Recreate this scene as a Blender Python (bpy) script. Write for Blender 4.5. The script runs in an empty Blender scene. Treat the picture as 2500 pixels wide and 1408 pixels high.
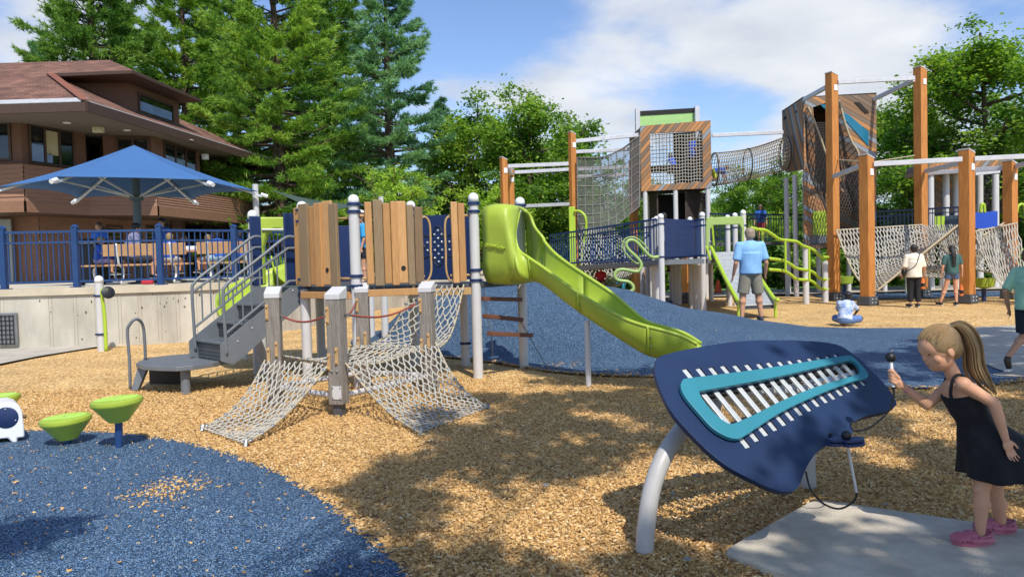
import bpy, bmesh, math, random
import numpy as np
from mathutils import Vector, Matrix, noise, geometry
R = math.radians
PI = math.pi
C = bpy.context.scene.collection
scene = bpy.context.scene

# ---------------------------------------------------------------- camera
F_PX, CAM_H, PITCH, ROLL = 1850.0, 1.45, R(2.0), R(1.5)
cp, sp, cr, sr = math.cos(PITCH), math.sin(PITCH), math.cos(ROLL), math.sin(ROLL)
FW = Vector((0, cp, -sp)); UP0 = Vector((0, sp, cp)); RT0 = Vector((1, 0, 0))
UPV = UP0 * cr + RT0 * sr
RTV = RT0 * cr - UP0 * sr
CAM = Vector((0, 0, CAM_H))
cam_d = bpy.data.cameras.new('camera')
cam = bpy.data.objects.new('camera', cam_d); C.objects.link(cam)
M = Matrix((( RTV.x, UPV.x, -FW.x, 0), (RTV.y, UPV.y, -FW.y, 0), (RTV.z, UPV.z, -FW.z, 0), (0, 0, 0, 1)))
cam.matrix_world = Matrix.Translation(CAM) @ M
cam_d.sensor_width = 36; cam_d.lens = 36 * F_PX / 2500
cam_d.clip_start = 0.05; cam_d.clip_end = 2000
scene.camera = cam

# ---------------------------------------------------------------- sun and sky
SUN_EL = R(53)
SH = Vector((-0.34, 1.0, 0)).normalized()            # direction shadows fall on the ground
SUN_DIR = Vector((SH.x * math.cos(SUN_EL), SH.y * math.cos(SUN_EL), -math.sin(SUN_EL)))   # light travel
sl = bpy.data.lights.new('sun', 'SUN'); sl.energy = 4.6; sl.angle = R(0.53); sl.color = (1.0, 0.955, 0.89)
so = bpy.data.objects.new('sun', sl); C.objects.link(so)
so.rotation_euler = SUN_DIR.to_track_quat('-Z', 'Y').to_euler(); so.location = (0, -20, 30)
w = bpy.data.worlds.new('World'); scene.world = w; w.use_nodes = True
nt = w.node_tree; nt.nodes.clear()
def N(nt, t, **k):
    n = nt.nodes.new(t)
    for a, b in k.items():
        if a.startswith('i_'):
            key = a[2:]
            n.inputs[int(key) if key.isdigit() else key.replace('_', ' ')].default_value = b
        else: setattr(n, a, b)
    return n
def build_sky():
    L = nt.links.new
    sky = N(nt, 'ShaderNodeTexSky'); sky.sky_type = 'NISHITA'; sky.sun_disc = False
    sky.sun_elevation = SUN_EL
    az = math.atan2(-SH.x, -SH.y)                     # azimuth of the sun from +Y, clockwise
    sky.sun_rotation = az
    sky.air_density = 1.0; sky.dust_density = 0.7; sky.ozone_density = 1.6; sky.altitude = 200
    tc = N(nt, 'ShaderNodeTexCoord')
    # clouds: noise over a flattened sky vault, gathered in banks by direction
    sep = N(nt, 'ShaderNodeSeparateXYZ'); L(tc.outputs['Generated'], sep.inputs[0])
    zz = N(nt, 'ShaderNodeMath', operation='ADD', i_1=0.22); L(sep.outputs[2], zz.inputs[0])
    dx = N(nt, 'ShaderNodeMath', operation='DIVIDE'); L(sep.outputs[0], dx.inputs[0]); L(zz.outputs[0], dx.inputs[1])
    dy = N(nt, 'ShaderNodeMath', operation='DIVIDE'); L(sep.outputs[1], dy.inputs[0]); L(zz.outputs[0], dy.inputs[1])
    cmb = N(nt, 'ShaderNodeCombineXYZ'); L(dx.outputs[0], cmb.inputs[0]); L(dy.outputs[0], cmb.inputs[1])
    n1 = N(nt, 'ShaderNodeTexNoise'); n1.inputs['Scale'].default_value = 1.7; n1.inputs['Detail'].default_value = 9
    n1.inputs['Roughness'].default_value = 0.55; n1.inputs['Distortion'].default_value = 0.15
    L(cmb.outputs[0], n1.inputs['Vector'])
    acc = n1.outputs['Fac']
    def blob(px, py, size, amt, acc):
        d = (FW + RTV * ((px - 1250) / F_PX) + UPV * ((704 - py) / F_PX)).normalized()
        vd = N(nt, 'ShaderNodeVectorMath', operation='SUBTRACT'); L(tc.outputs['Generated'], vd.inputs[0]); vd.inputs[1].default_value = d
        vs = N(nt, 'ShaderNodeVectorMath', operation='MULTIPLY'); L(vd.outputs[0], vs.inputs[0]); vs.inputs[1].default_value = (1, 1, 2.2)
        ln = N(nt, 'ShaderNodeVectorMath', operation='LENGTH'); L(vs.outputs[0], ln.inputs[0])
        mr = N(nt, 'ShaderNodeMapRange', interpolation_type='SMOOTHSTEP'); L(ln.outputs['Value'], mr.inputs[0])
        mr.inputs[1].default_value = size; mr.inputs[2].default_value = 0; mr.inputs[3].default_value = 0; mr.inputs[4].default_value = amt
        ad = N(nt, 'ShaderNodeMath', operation='ADD'); L(acc, ad.inputs[0]); L(mr.outputs[0], ad.inputs[1])
        return ad.outputs[0]
    for b in ((1780, 40, .34, .30), (1350, 230, .26, .20), (2150, 220, .30, .26), (2350, 380, .3, .16), (1450, 330, .2, .14),
              (60, 80, .25, .22), (1900, 480, .3, .12), (1180, 60, .20, -.22), (1800, 270, .13, -.20), (2250, 60, .16, -.12), (1560, 190, .10, -.06)):
        acc = blob(*b, acc)
    mr = N(nt, 'ShaderNodeMapRange', interpolation_type='SMOOTHSTEP'); L(acc, mr.inputs[0])
    mr.inputs[1].default_value = 0.53; mr.inputs[2].default_value = 0.78
    # inner shade of the clouds
    n2 = N(nt, 'ShaderNodeTexNoise'); n2.inputs['Scale'].default_value = 2.6; n2.inputs['Detail'].default_value = 5
    L(cmb.outputs[0], n2.inputs['Vector'])
    cr2 = N(nt, 'ShaderNodeValToRGB'); L(n2.outputs['Fac'], cr2.inputs[0])
    cr2.color_ramp.elements[0].position = .35; cr2.color_ramp.elements[0].color = (6.6, 7.1, 8.0, 1)
    cr2.color_ramp.elements[1].position = .7; cr2.color_ramp.elements[1].color = (9.2, 9.5, 10.0, 1)
    tint = N(nt, 'ShaderNodeMix', data_type='RGBA', blend_type='MULTIPLY'); tint.inputs[0].default_value = 1
    L(sky.outputs[0], tint.inputs[6]); tint.inputs[7].default_value = (1.5, 1.6, 1.85, 1)
    mx = N(nt, 'ShaderNodeMix', data_type='RGBA'); L(mr.outputs[0], mx.inputs[0]); L(tint.outputs[2], mx.inputs[6]); L(cr2.outputs[0], mx.inputs[7])
    bg = N(nt, 'ShaderNodeBackground'); bg.inputs[1].default_value = 0.10
    L(mx.outputs[2], bg.inputs[0])
    out = N(nt, 'ShaderNodeOutputWorld'); L(bg.outputs[0], out.inputs[0])
build_sky()
vs_ = scene.view_settings; vs_.view_transform = 'Standard'; vs_.look = 'None'; vs_.exposure = 0.0; vs_.gamma = 1; vs_.use_curve_mapping = False
scene.render.engine = 'CYCLES'

# ---------------------------------------------------------------- helpers: places
def ray(px, py): return FW + RTV * ((px - 1250) / F_PX) + UPV * ((704 - py) / F_PX)
def P(px, py, y):                                     # the point seen at a pixel, y metres ahead
    r = ray(px, py); return CAM + r * (y / r.y)
def G(px, py, z=0.0):                                 # the point seen at a pixel on height z
    r = ray(px, py); return CAM + r * ((z - CAM_H) / r.z)
def V(*a): return Vector(a)

# ---------------------------------------------------------------- helpers: tags
def tag(o, label=None, cat=None, group=None, kind=None):
    if label: o['label'] = label
    if cat: o['category'] = cat
    if group: o['group'] = group
    if kind: o['kind'] = kind
    return o
def thing(name, label, cat, loc=(0, 0, 0), rz=0, group=None):
    o = bpy.data.objects.new(name, None); C.objects.link(o); o.empty_display_size = .2
    o.location = loc; o.rotation_euler = (0, 0, rz)
    return tag(o, label, cat, group)
def copy_tree(o, parent=None):
    c = o.copy(); C.objects.link(c); c.parent = parent
    for ch in list(o.children): copy_tree(ch, c)
    return c

# ---------------------------------------------------------------- helpers: mesh building
class MB:
    def __init__(s): s.v = []; s.f = []; s.mi = []; s.m = 0
    def add(s, vs, fs):
        b = len(s.v); s.v.extend([tuple(v) for v in vs]); s.f.extend([tuple(i + b for i in f) for f in fs]); s.mi.extend([s.m] * len(fs)); return s
    def hexa(s, p):                                    # 8 corners: bottom 4 ccw, top 4 ccw
        return s.add(p, [(3, 2, 1, 0), (4, 5, 6, 7), (0, 1, 5, 4), (1, 2, 6, 5), (2, 3, 7, 6), (3, 0, 4, 7)])
    def box(s, c, size, rz=0, mat=None):
        hx, hy, hz = size[0] / 2, size[1] / 2, size[2] / 2
        m = mat if mat is not None else Matrix.Rotation(rz, 3, 'Z')
        c = Vector(c)
        return s.hexa([c + m @ Vector(q) for q in ((-hx, -hy, -hz), (hx, -hy, -hz), (hx, hy, -hz), (-hx, hy, -hz), (-hx, -hy, hz), (hx, -hy, hz), (hx, hy, hz), (-hx, hy, hz))])
    def beam(s, a, b, w, h, up=(0, 0, 1)):             # rectangular bar from a to b
        a, b = Vector(a), Vector(b); d = (b - a).normalized(); u = Vector(up)
        if abs(d.dot(u)) > .98: u = Vector((0, 1, 0))
        x = d.cross(u).normalized(); y = x.cross(d)
        q = [x * -w / 2 + y * -h / 2, x * w / 2 + y * -h / 2, x * w / 2 + y * h / 2, x * -w / 2 + y * h / 2]
        vs = [a + k for k in q] + [b + k for k in q]
        return s.add(vs, [(0, 1, 2, 3), (7, 6, 5, 4), (1, 0, 4, 5), (2, 1, 5, 6), (3, 2, 6, 7), (0, 3, 7, 4)])
    def tube(s, pts, r, n=8, closed=False, caps=True):
        pts = [Vector(p) for p in pts]; k = len(pts)
        rs = r if isinstance(r, (list, tuple)) else [r] * k
        vs = []; prev = None
        for i, p in enumerate(pts):
            if closed: d = pts[(i + 1) % k] - pts[i - 1]
            else: d = pts[min(i + 1, k - 1)] - pts[max(i - 1, 0)]
            if d.length < 1e-9: d = Vector((0, 0, 1))
            d.normalize()
            if prev is None:
                u = Vector((0, 0, 1)) if abs(d.z) < .9 else Vector((1, 0, 0))
                x = d.cross(u).normalized()
            else:
                x = prev - d * prev.dot(d)
                x = x.normalized() if x.length > 1e-6 else d.orthogonal().normalized()
            prev = x; y = d.cross(x)
            for j in range(n):
                a = 2 * PI * j / n
                vs.append(p + (x * math.cos(a) + y * math.sin(a)) * rs[i])
        fs = []
        for i in range(k if closed else k - 1):
            i2 = (i + 1) % k
            for j in range(n):
                fs.append((i * n + j, i * n + (j + 1) % n, i2 * n + (j + 1) % n, i2 * n + j))
        if caps and not closed:
            fs.append(tuple(range(n - 1, -1, -1))); fs.append(tuple((k - 1) * n + j for j in range(n)))
        return s.add(vs, fs)
    def cyl(s, a, b, r, r2=None, n=14, caps=True): return s.tube([a, b], [r, r if r2 is None else r2], n, caps=caps)
    def lathe(s, c, prof, n=20, axis=None, squash=(1, 1)):          # profile [(r, z)...]
        c = Vector(c); m = Matrix.Identity(3) if axis is None else Vector(axis).to_track_quat('Z', 'Y').to_matrix()
        vs = []; fs = []; k = len(prof)
        for (r, z) in prof:
            for j in range(n):
                a = 2 * PI * j / n; vs.append(c + m @ Vector((r * math.cos(a) * squash[0], r * math.sin(a) * squash[1], z)))
        for i in range(k - 1):
            for j in range(n): fs.append((i * n + j, i * n + (j + 1) % n, (i + 1) * n + (j + 1) % n, (i + 1) * n + j))
        if prof[0][0] > 1e-4: fs.append(tuple(range(n - 1, -1, -1)))
        if prof[-1][0] > 1e-4: fs.append(tuple((k - 1) * n + j for j in range(n)))
        return s.add(vs, fs)
    def sphere(s, c, r, n=12, m=8, sq=(1, 1, 1), rot=None):
        c = Vector(c); vs = []; fs = []
        for i in range(m + 1):
            t = PI * i / m
            for j in range(n):
                a = 2 * PI * j / n
                q = Vector((math.sin(t) * math.cos(a) * sq[0], math.sin(t) * math.sin(a) * sq[1], -math.cos(t) * sq[2])) * r
                if rot is not None: q = rot @ q
                vs.append(c + q)
        for i in range(m):
            for j in range(n): fs.append((i * n + j, i * n + (j + 1) % n, (i + 1) * n + (j + 1) % n, (i + 1) * n + j))
        return s.add(vs, fs)
    def prism(s, poly, ext):                           # planar polygon pushed along ext
        poly = [Vector(p) for p in poly]; e = Vector(ext); n = len(poly)
        vs = poly + [p + e for p in poly]
        fs = [tuple(range(n - 1, -1, -1)), tuple(range(n, 2 * n))] + [(i, (i + 1) % n, n + (i + 1) % n, n + i) for i in range(n)]
        return s.add(vs, fs)
    def grid(s, rows, closed=False, flip=False):       # rows: list of equal-length point rows
        n = len(rows[0]); vs = [p for r in rows for p in r]; fs = []
        for i in range(len(rows) - 1):
            for j in range(n if closed else n - 1):
                q = (i * n + j, i * n + (j + 1) % n, (i + 1) * n + (j + 1) % n, (i + 1) * n + j)
                fs.append(q[::-1] if flip else q)
        return s.add(vs, fs)
    def build(s, name, mat, parent=None, smooth=False, bevel=0, solid=0, subsurf=0, recalc=False, world=False, angle=40):
        me = bpy.data.meshes.new(name); me.from_pydata(s.v, [], s.f)
        mats = mat if isinstance(mat, (list, tuple)) else [mat]
        for m in mats: me.materials.append(m)
        if len(mats) > 1: me.polygons.foreach_set('material_index', s.mi)
        if recalc:
            bm = bmesh.new(); bm.from_mesh(me); bmesh.ops.remove_doubles(bm, verts=bm.verts, dist=1e-5); bmesh.ops.recalc_face_normals(bm, faces=bm.faces); bm.to_mesh(me); bm.free()
        me.update()
        o = bpy.data.objects.new(name, me); C.objects.link(o)
        if parent is not None:
            o.parent = parent
            if world: o.matrix_parent_inverse = full_matrix(parent).inverted()
        if solid: md = o.modifiers.new('s', 'SOLIDIFY'); md.thickness = solid; md.offset = 0
        if bevel: md = o.modifiers.new('b', 'BEVEL'); md.width = bevel; md.segments = 2; md.limit_method = 'ANGLE'; md.angle_limit = R(40)
        if subsurf: md = o.modifiers.new('u', 'SUBSURF'); md.levels = subsurf; md.render_levels = subsurf
        if smooth:
            me.polygons.foreach_set('use_smooth', [True] * len(me.polygons))
            if smooth != 2:
                try: me.set_sharp_from_angle(angle=R(angle))
                except Exception: pass
        return o
def full_matrix(o):
    m = Matrix.LocRotScale(o.location, o.rotation_euler, o.scale)
    return m if o.parent is None else full_matrix(o.parent) @ o.matrix_parent_inverse @ m
def np_mesh(name, verts, faces_flat, nper, mat, parent=None, smooth=False):
    me = bpy.data.meshes.new(name); nv = len(verts); nf = len(faces_flat) // nper
    me.vertices.add(nv); me.vertices.foreach_set('co', np.asarray(verts, dtype=np.float32).ravel())
    me.loops.add(nf * nper); me.loops.foreach_set('vertex_index', np.asarray(faces_flat, dtype=np.int32))
    me.polygons.add(nf); me.polygons.foreach_set('loop_start', np.arange(0, nf * nper, nper, dtype=np.int32))
    if smooth: me.polygons.foreach_set('use_smooth', np.ones(nf, dtype=bool))
    me.update(calc_edges=True); me.validate()
    for m in (mat if isinstance(mat, (list, tuple)) else [mat]): me.materials.append(m)
    o = bpy.data.objects.new(name, me); C.objects.link(o); o.parent = parent
    return o
def curve(pts, n=8, closed=False):                     # Catmull-Rom through the points
    pts = [Vector(p) for p in pts]; out = []; k = len(pts)
    for i in range(k if closed else k - 1):
        if closed: a, b, c, d = pts[i - 1], pts[i], pts[(i + 1) % k], pts[(i + 2) % k]
        else: a, b, c, d = pts[max(i - 1, 0)], pts[i], pts[i + 1], pts[min(i + 2, k - 1)]
        for j in range(n):
            t = j / n
            out.append(0.5 * ((2 * b) + (c - a) * t + (2 * a - 5 * b + 4 * c - d) * t * t + (3 * b - a - 3 * c + d) * t ** 3))
    if not closed: out.append(pts[-1])
    return out
def lerp(a, b, t): return a + (b - a) * t

# ---------------------------------------------------------------- helpers: materials
def lin(c):
    if isinstance(c, str): c = tuple(int(c[i:i + 2], 16) / 255 for i in (0, 2, 4))
    return tuple(((x / 12.92) if x <= .04045 else ((x + .055) / 1.055) ** 2.4) for x in c)
def mat(name, col, rough=.6, metal=0, var=.12, vs=6, bump=0, bs=60, col2=None, spec=.5, trans=0, alpha=1, coat=0, stretch=None, fine=0, sub=0):
    m = bpy.data.materials.new(name); m.use_nodes = True; t = m.node_tree; L = t.links.new
    b = t.nodes['Principled BSDF']; b.inputs['Roughness'].default_value = rough; b.inputs['Metallic'].default_value = metal
    b.inputs['Specular IOR Level'].default_value = spec
    if coat: b.inputs['Coat Weight'].default_value = coat; b.inputs['Coat Roughness'].default_value = .15
    if sub: b.inputs['Subsurface Weight'].default_value = sub; b.inputs['Subsurface Radius'].default_value = (.02, .008, .004)
    c = lin(col) if isinstance(col, str) else tuple(col)
    c2 = (lin(col2) if isinstance(col2, str) else tuple(col2)) if col2 is not None else tuple(x * (1 - var) for x in c)
    c1 = c if col2 is not None else tuple(min(1, x * (1 + var)) for x in c)
    tc = N(t, 'ShaderNodeTexCoord'); vec = tc.outputs['Object']
    if stretch:
        mp = N(t, 'ShaderNodeMapping'); mp.inputs['Scale'].default_value = stretch; L(vec, mp.inputs[0]); vec = mp.outputs[0]
    n = N(t, 'ShaderNodeTexNoise'); n.inputs['Scale'].default_value = vs; n.inputs['Detail'].default_value = 6; n.inputs['Roughness'].default_value = .6
    L(vec, n.inputs['Vector'])
    r = N(t, 'ShaderNodeValToRGB'); L(n.outputs['Fac'], r.inputs[0])
    r.color_ramp.elements[0].position = .35; r.color_ramp.elements[1].position = .65
    r.color_ramp.elements[0].color = (*c2, 1); r.color_ramp.elements[1].color = (*c1, 1)
    L(r.outputs[0], b.inputs['Base Color'])
    if bump:
        n2 = N(t, 'ShaderNodeTexNoise'); n2.inputs['Scale'].default_value = bs; n2.inputs['Detail'].default_value = 4; L(vec, n2.inputs['Vector'])
        bp = N(t, 'ShaderNodeBump'); bp.inputs['Strength'].default_value = bump; bp.inputs['Distance'].default_value = .02
        L(n2.outputs['Fac'], bp.inputs['Height']); L(bp.outputs[0], b.inputs['Normal'])
    if alpha < 1: b.inputs['Alpha'].default_value = alpha
    return m
def set_ramp(r, lst, const=False):
    cr_ = r.color_ramp; cr_.interpolation = 'CONSTANT' if const else 'LINEAR'
    while len(cr_.elements) > 1: cr_.elements.remove(cr_.elements[-1])
    e = cr_.elements[0]; e.position = lst[0][0]; e.color = (*(lin(lst[0][1]) if isinstance(lst[0][1], str) else lst[0][1]), 1)
    for p, c in lst[1:]:
        e = cr_.elements.new(p); e.color = (*(lin(c) if isinstance(c, str) else c), 1)
# ---------------------------------------------------------------- ground materials
def cells_mat(name, scale, cols, rough, bump, stretch=(1, 1, 1), big=None, spec=.3):
    m = bpy.data.materials.new(name); m.use_nodes = True; t = m.node_tree; L = t.links.new
    b = t.nodes['Principled BSDF']; b.inputs['Roughness'].default_value = rough; b.inputs['Specular IOR Level'].default_value = spec
    tc = N(t, 'ShaderNodeTexCoord')
    ns = N(t, 'ShaderNodeTexNoise'); ns.inputs['Scale'].default_value = scale * .35; L(tc.outputs['Object'], ns.inputs['Vector'])
    add = N(t, 'ShaderNodeVectorMath', operation='MULTIPLY_ADD'); L(ns.outputs['Color'], add.inputs[0]); add.inputs[1].default_value = (2.2 / scale,) * 3; L(tc.outputs['Object'], add.inputs[2])
    mp = N(t, 'ShaderNodeMapping'); mp.inputs['Scale'].default_value = stretch; L(add.outputs[0], mp.inputs[0])
    v = N(t, 'ShaderNodeTexVoronoi'); v.inputs['Scale'].default_value = scale; L(mp.outputs[0], v.inputs['Vector'])
    sp_ = N(t, 'ShaderNodeSeparateColor'); L(v.outputs['Color'], sp_.inputs[0])
    r = N(t, 'ShaderNodeValToRGB'); L(sp_.outputs[0], r.inputs[0]); set_ramp(r, [(i / len(cols), c) for i, c in enumerate(cols)], True)
    colo = r.outputs[0]
    if big:
        n = N(t, 'ShaderNodeTexNoise'); n.inputs['Scale'].default_value = big[0]; n.inputs['Detail'].default_value = 5; L(tc.outputs['Object'], n.inputs['Vector'])
        rr = N(t, 'ShaderNodeValToRGB'); L(n.outputs['Fac'], rr.inputs[0]); rr.color_ramp.elements[0].position = .3; rr.color_ramp.elements[1].position = .7
        rr.color_ramp.elements[0].color = (*big[1], 1); rr.color_ramp.elements[1].color = (*big[2], 1)
        mx = N(t, 'ShaderNodeMix', data_type='RGBA', blend_type='MULTIPLY'); mx.inputs[0].default_value = 1; L(colo, mx.inputs[6]); L(rr.outputs[0], mx.inputs[7]); colo = mx.outputs[2]
    L(colo, b.inputs['Base Color'])
    bp = N(t, 'ShaderNodeBump'); bp.inputs['Strength'].default_value = bump; bp.inputs['Distance'].default_value = .012
    L(sp_.outputs[1], bp.inputs['Height']); L(bp.outputs[0], b.inputs['Normal'])
    return m
M_MULCH = cells_mat('wood_mulch', 60, ['b58d55', 'd8ae6c', 'e9c282', 'c79e62', 'efd29a', '937046', 'dfb876'], .85, .9, (1, .5, 1), (1.1, (.80, .78, .76), (1.12, 1.10, 1.08)))
M_RUBBER = cells_mat('blue_rubber_granules', 205, ['10161e', '2d4d6e', '5f86aa', '172537', '41668a', 'a5bdd0', '22405c', '111a26'], .65, .8, (1, 1, 1), (.9, (.86, .88, .9), (1.08, 1.08, 1.08)))
M_CONC = mat('concrete_paving', 'b3aa9a', .85, var=.14, vs=3, bump=.35, bs=120)
M_GRASS = mat('grass', '56803a', .9, var=.35, vs=4, bump=.6, bs=60)
M_CHIP = bpy.data.materials.new('wood_chip'); M_CHIP.use_nodes = True
def _chip():
    t = M_CHIP.node_tree; L = t.links.new; b = t.nodes['Principled BSDF']; b.inputs['Roughness'].default_value = .8
    g = N(t, 'ShaderNodeNewGeometry'); r = N(t, 'ShaderNodeValToRGB'); L(g.outputs['Random Per Island'], r.inputs[0])
    set_ramp(r, [(0, '7c5c36'), (.22, 'b68c52'), (.6, 'd6aa69'), (.88, 'e4bd7f'), (1, 'f0d6a6')])
    L(r.outputs[0], b.inputs['Base Color'])
_chip()
def leaf_mat(name, dark, mid, light, scale=.5, transl=.35):
    m = bpy.data.materials.new(name); m.use_nodes = True; t = m.node_tree; L = t.links.new; t.nodes.clear()
    tc = N(t, 'ShaderNodeTexCoord'); n = N(t, 'ShaderNodeTexNoise'); n.inputs['Scale'].default_value = scale; n.inputs['Detail'].default_value = 4; L(tc.outputs['Object'], n.inputs['Vector'])
    g = N(t, 'ShaderNodeNewGeometry')
    a = N(t, 'ShaderNodeMath', operation='MULTIPLY_ADD'); L(g.outputs['Random Per Island'], a.inputs[0]); a.inputs[1].default_value = .35; L(n.outputs['Fac'], a.inputs[2])
    r = N(t, 'ShaderNodeValToRGB'); L(a.outputs[0], r.inputs[0])
    set_ramp(r, [(.42, dark), (.62, mid), (.82, light)])
    d = N(t, 'ShaderNodeBsdfPrincipled'); d.inputs['Roughness'].default_value = .55; d.inputs['Specular IOR Level'].default_value = .25; L(r.outputs[0], d.inputs['Base Color'])
    tr = N(t, 'ShaderNodeBsdfTranslucent'); 
    hs = N(t, 'ShaderNodeMix', data_type='RGBA', blend_type='MULTIPLY'); hs.inputs[0].default_value = 1; L(r.outputs[0], hs.inputs[6]); hs.inputs[7].default_value = (1.3, 1.35, .5, 1)
    L(hs.outputs[2], tr.inputs[0])
    mx = N(t, 'ShaderNodeMixShader'); mx.inputs[0].default_value = transl; L(d.outputs[0], mx.inputs[1]); L(tr.outputs[0], mx.inputs[2])
    o = N(t, 'ShaderNodeOutputMaterial'); L(mx.outputs[0], o.inputs[0]); return m
M_PINE = leaf_mat('pine_needles', '35602b', '6d9a3b', 'a8c256', .5, .35)
M_PINE3 = leaf_mat('deep_green_needles', '305728', '5c8a38', '8fae50', .5, .3)
M_PINE2 = leaf_mat('blue_green_needles', '386244', '64956a', '96bb84', .5, .3)
M_LEAF = leaf_mat('green_leaves', '3a6329', '668f38', '9ab54e', .6, .42)
M_LEAFY = leaf_mat('yellow_green_leaves', '5f8a34', '93b944', 'bdd35c', .8, .42)
M_LEAFD = leaf_mat('dark_leaves', '2f5226', '4d7431', '6f9040', .6, .35)
M_BARK = mat('bark', '5b4a3c', .9, var=.3, vs=8, bump=.8, bs=30)
M_LEG = mat('grey_leg_coat', 'b3afa9', .4, var=.06, vs=6, bump=.04, bs=300)
M_WHITE = mat('white_grey_powder_coat', 'c9c7c4', .38, var=.03, vs=3)
M_CAP = mat('white_plastic', 'e6e6e4', .35, var=.02)
M_NAVY = mat('navy_plastic', '1d2f58', .38, var=.06, vs=4)
M_NAVYM = mat('navy_metal', '1f4070', .35, var=.08, vs=4)
M_GREY = mat('grey_steel_coat', '6c7175', .42, var=.08, vs=5)
M_DGREY = mat('dark_grey_steel', '4a4d50', .5, var=.12, vs=5)
M_LIME = mat('lime_green_plastic', 'a4b83e', .42, var=.12, vs=1.4, bump=.05, bs=25)
M_LIMEM = mat('lime_green_metal', 'a6c234', .38, var=.05, vs=2)
M_OLIVE = mat('soft_green_metal', '98b063', .4, var=.05)
M_BLACK = mat('black_rubber', '17181a', .5, var=.1)
M_TAN = mat('tan_composite_plank', 'b98a55', .65, var=.12, vs=5, bump=.12, bs=40, stretch=(12, 12, 1))
M_BRN = mat('brown_composite_plank', '7d6549', .65, var=.12, vs=5, bump=.12, bs=40, stretch=(12, 12, 1))
M_TAN2 = mat('tan_composite_plank_pale', 'c59762', .65, var=.12, vs=5, bump=.12, bs=40, stretch=(12, 12, 1))
M_TAN3 = mat('tan_composite_plank_dull', 'b0824f', .65, var=.12, vs=6, bump=.12, bs=40, stretch=(12, 12, 1))
M_BRN2 = mat('brown_composite_plank_dull', '8a7456', .65, var=.12, vs=5, bump=.12, bs=40, stretch=(12, 12, 1))
M_TANM = mat('tan_metal', 'b99563', .45, var=.08)
M_WOODG = mat('weathered_grey_timber', 'a59c90', .85, var=.22, vs=5, bump=.7, bs=14, stretch=(22, 22, 1), col2='7b736a')
M_GLU = mat('orange_glulam', 'cf8c45', .6, var=.12, vs=3, bump=.2, bs=10, stretch=(14, 14, .7), col2='ac6b2e')
M_GALV = mat('galvanised_beam', 'c4c5c8', .45, var=.08, vs=4)
M_ROPE = mat('off_white_rope', 'bbb6a8', .85, var=.12, vs=40, bump=.5, bs=150)
M_ROPEB = mat('beige_cable', 'b3a587', .75, var=.12, vs=30)
M_ROPED = mat('dark_rope', '4a4540', .85, var=.2, vs=30)
M_ROPER = mat('red_brown_rope', '96473a', .7, var=.12, vs=40)
M_ALU = mat('silver_aluminium', 'd2d4d2', .4, metal=.35, var=.08)
M_STEEL = mat('dull_steel', '8b8d8e', .4, metal=.6, var=.1)
M_TEAL = mat('teal_panel', '32808f', .45, var=.06, vs=3)
M_XNAVY = mat('dark_blue_panel', '1f3152', .40, var=.12, vs=1.5)
M_CWALL = mat('cast_concrete', 'bab4a4', .9, var=.22, vs=1.6, bump=.2, bs=50, stretch=(1, 1, .35))
M_CCAP = mat('concrete_coping', 'c0b59d', .9, var=.12, vs=2, bump=.2, bs=60)

M_SIDING = mat('brown_lap_siding', '946d55', .75, var=.10, vs=4, bump=.15, bs=40, stretch=(1, 1, 6))
M_STUCCO = mat('brown_wall_panel', '6f5040', .85, var=.08, vs=30, bump=.3, bs=120)
M_TRIM = mat('dark_brown_trim', '4b362b', .6, var=.1)
M_SOFFIT = mat('taupe_soffit', '6a6058', .8, var=.05)
M_GUTTER = mat('grey_drip_flashing', 'b5b4b2', .55, var=.12, vs=8)
M_UMB = mat('blue_shade_fabric', '3b6596', .85, var=.04, vs=3)
M_SAIL = mat('dark_green_sail', '3e4f42', .8, var=.08)
M_POLE = mat('blue_grey_pole', '51626b', .45, var=.08)
M_PAPER = mat('pale_paper', 'c3cede', .8, var=.06)
M_GLASS = mat('dark_window_glass', '10161a', .06, var=.3, vs=1.5, spec=.8)
M_SHEEN = mat('painted_sky_sheen', '7f95b8', .15, var=.15, vs=2)  # sky reflection painted as flat pale blue patches over the panes
M_BLIND = mat('beige_blind', 'b5ab88', .8, var=.05)
M_DOOR = mat('grey_door', '8d9391', .6, var=.05)
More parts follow.
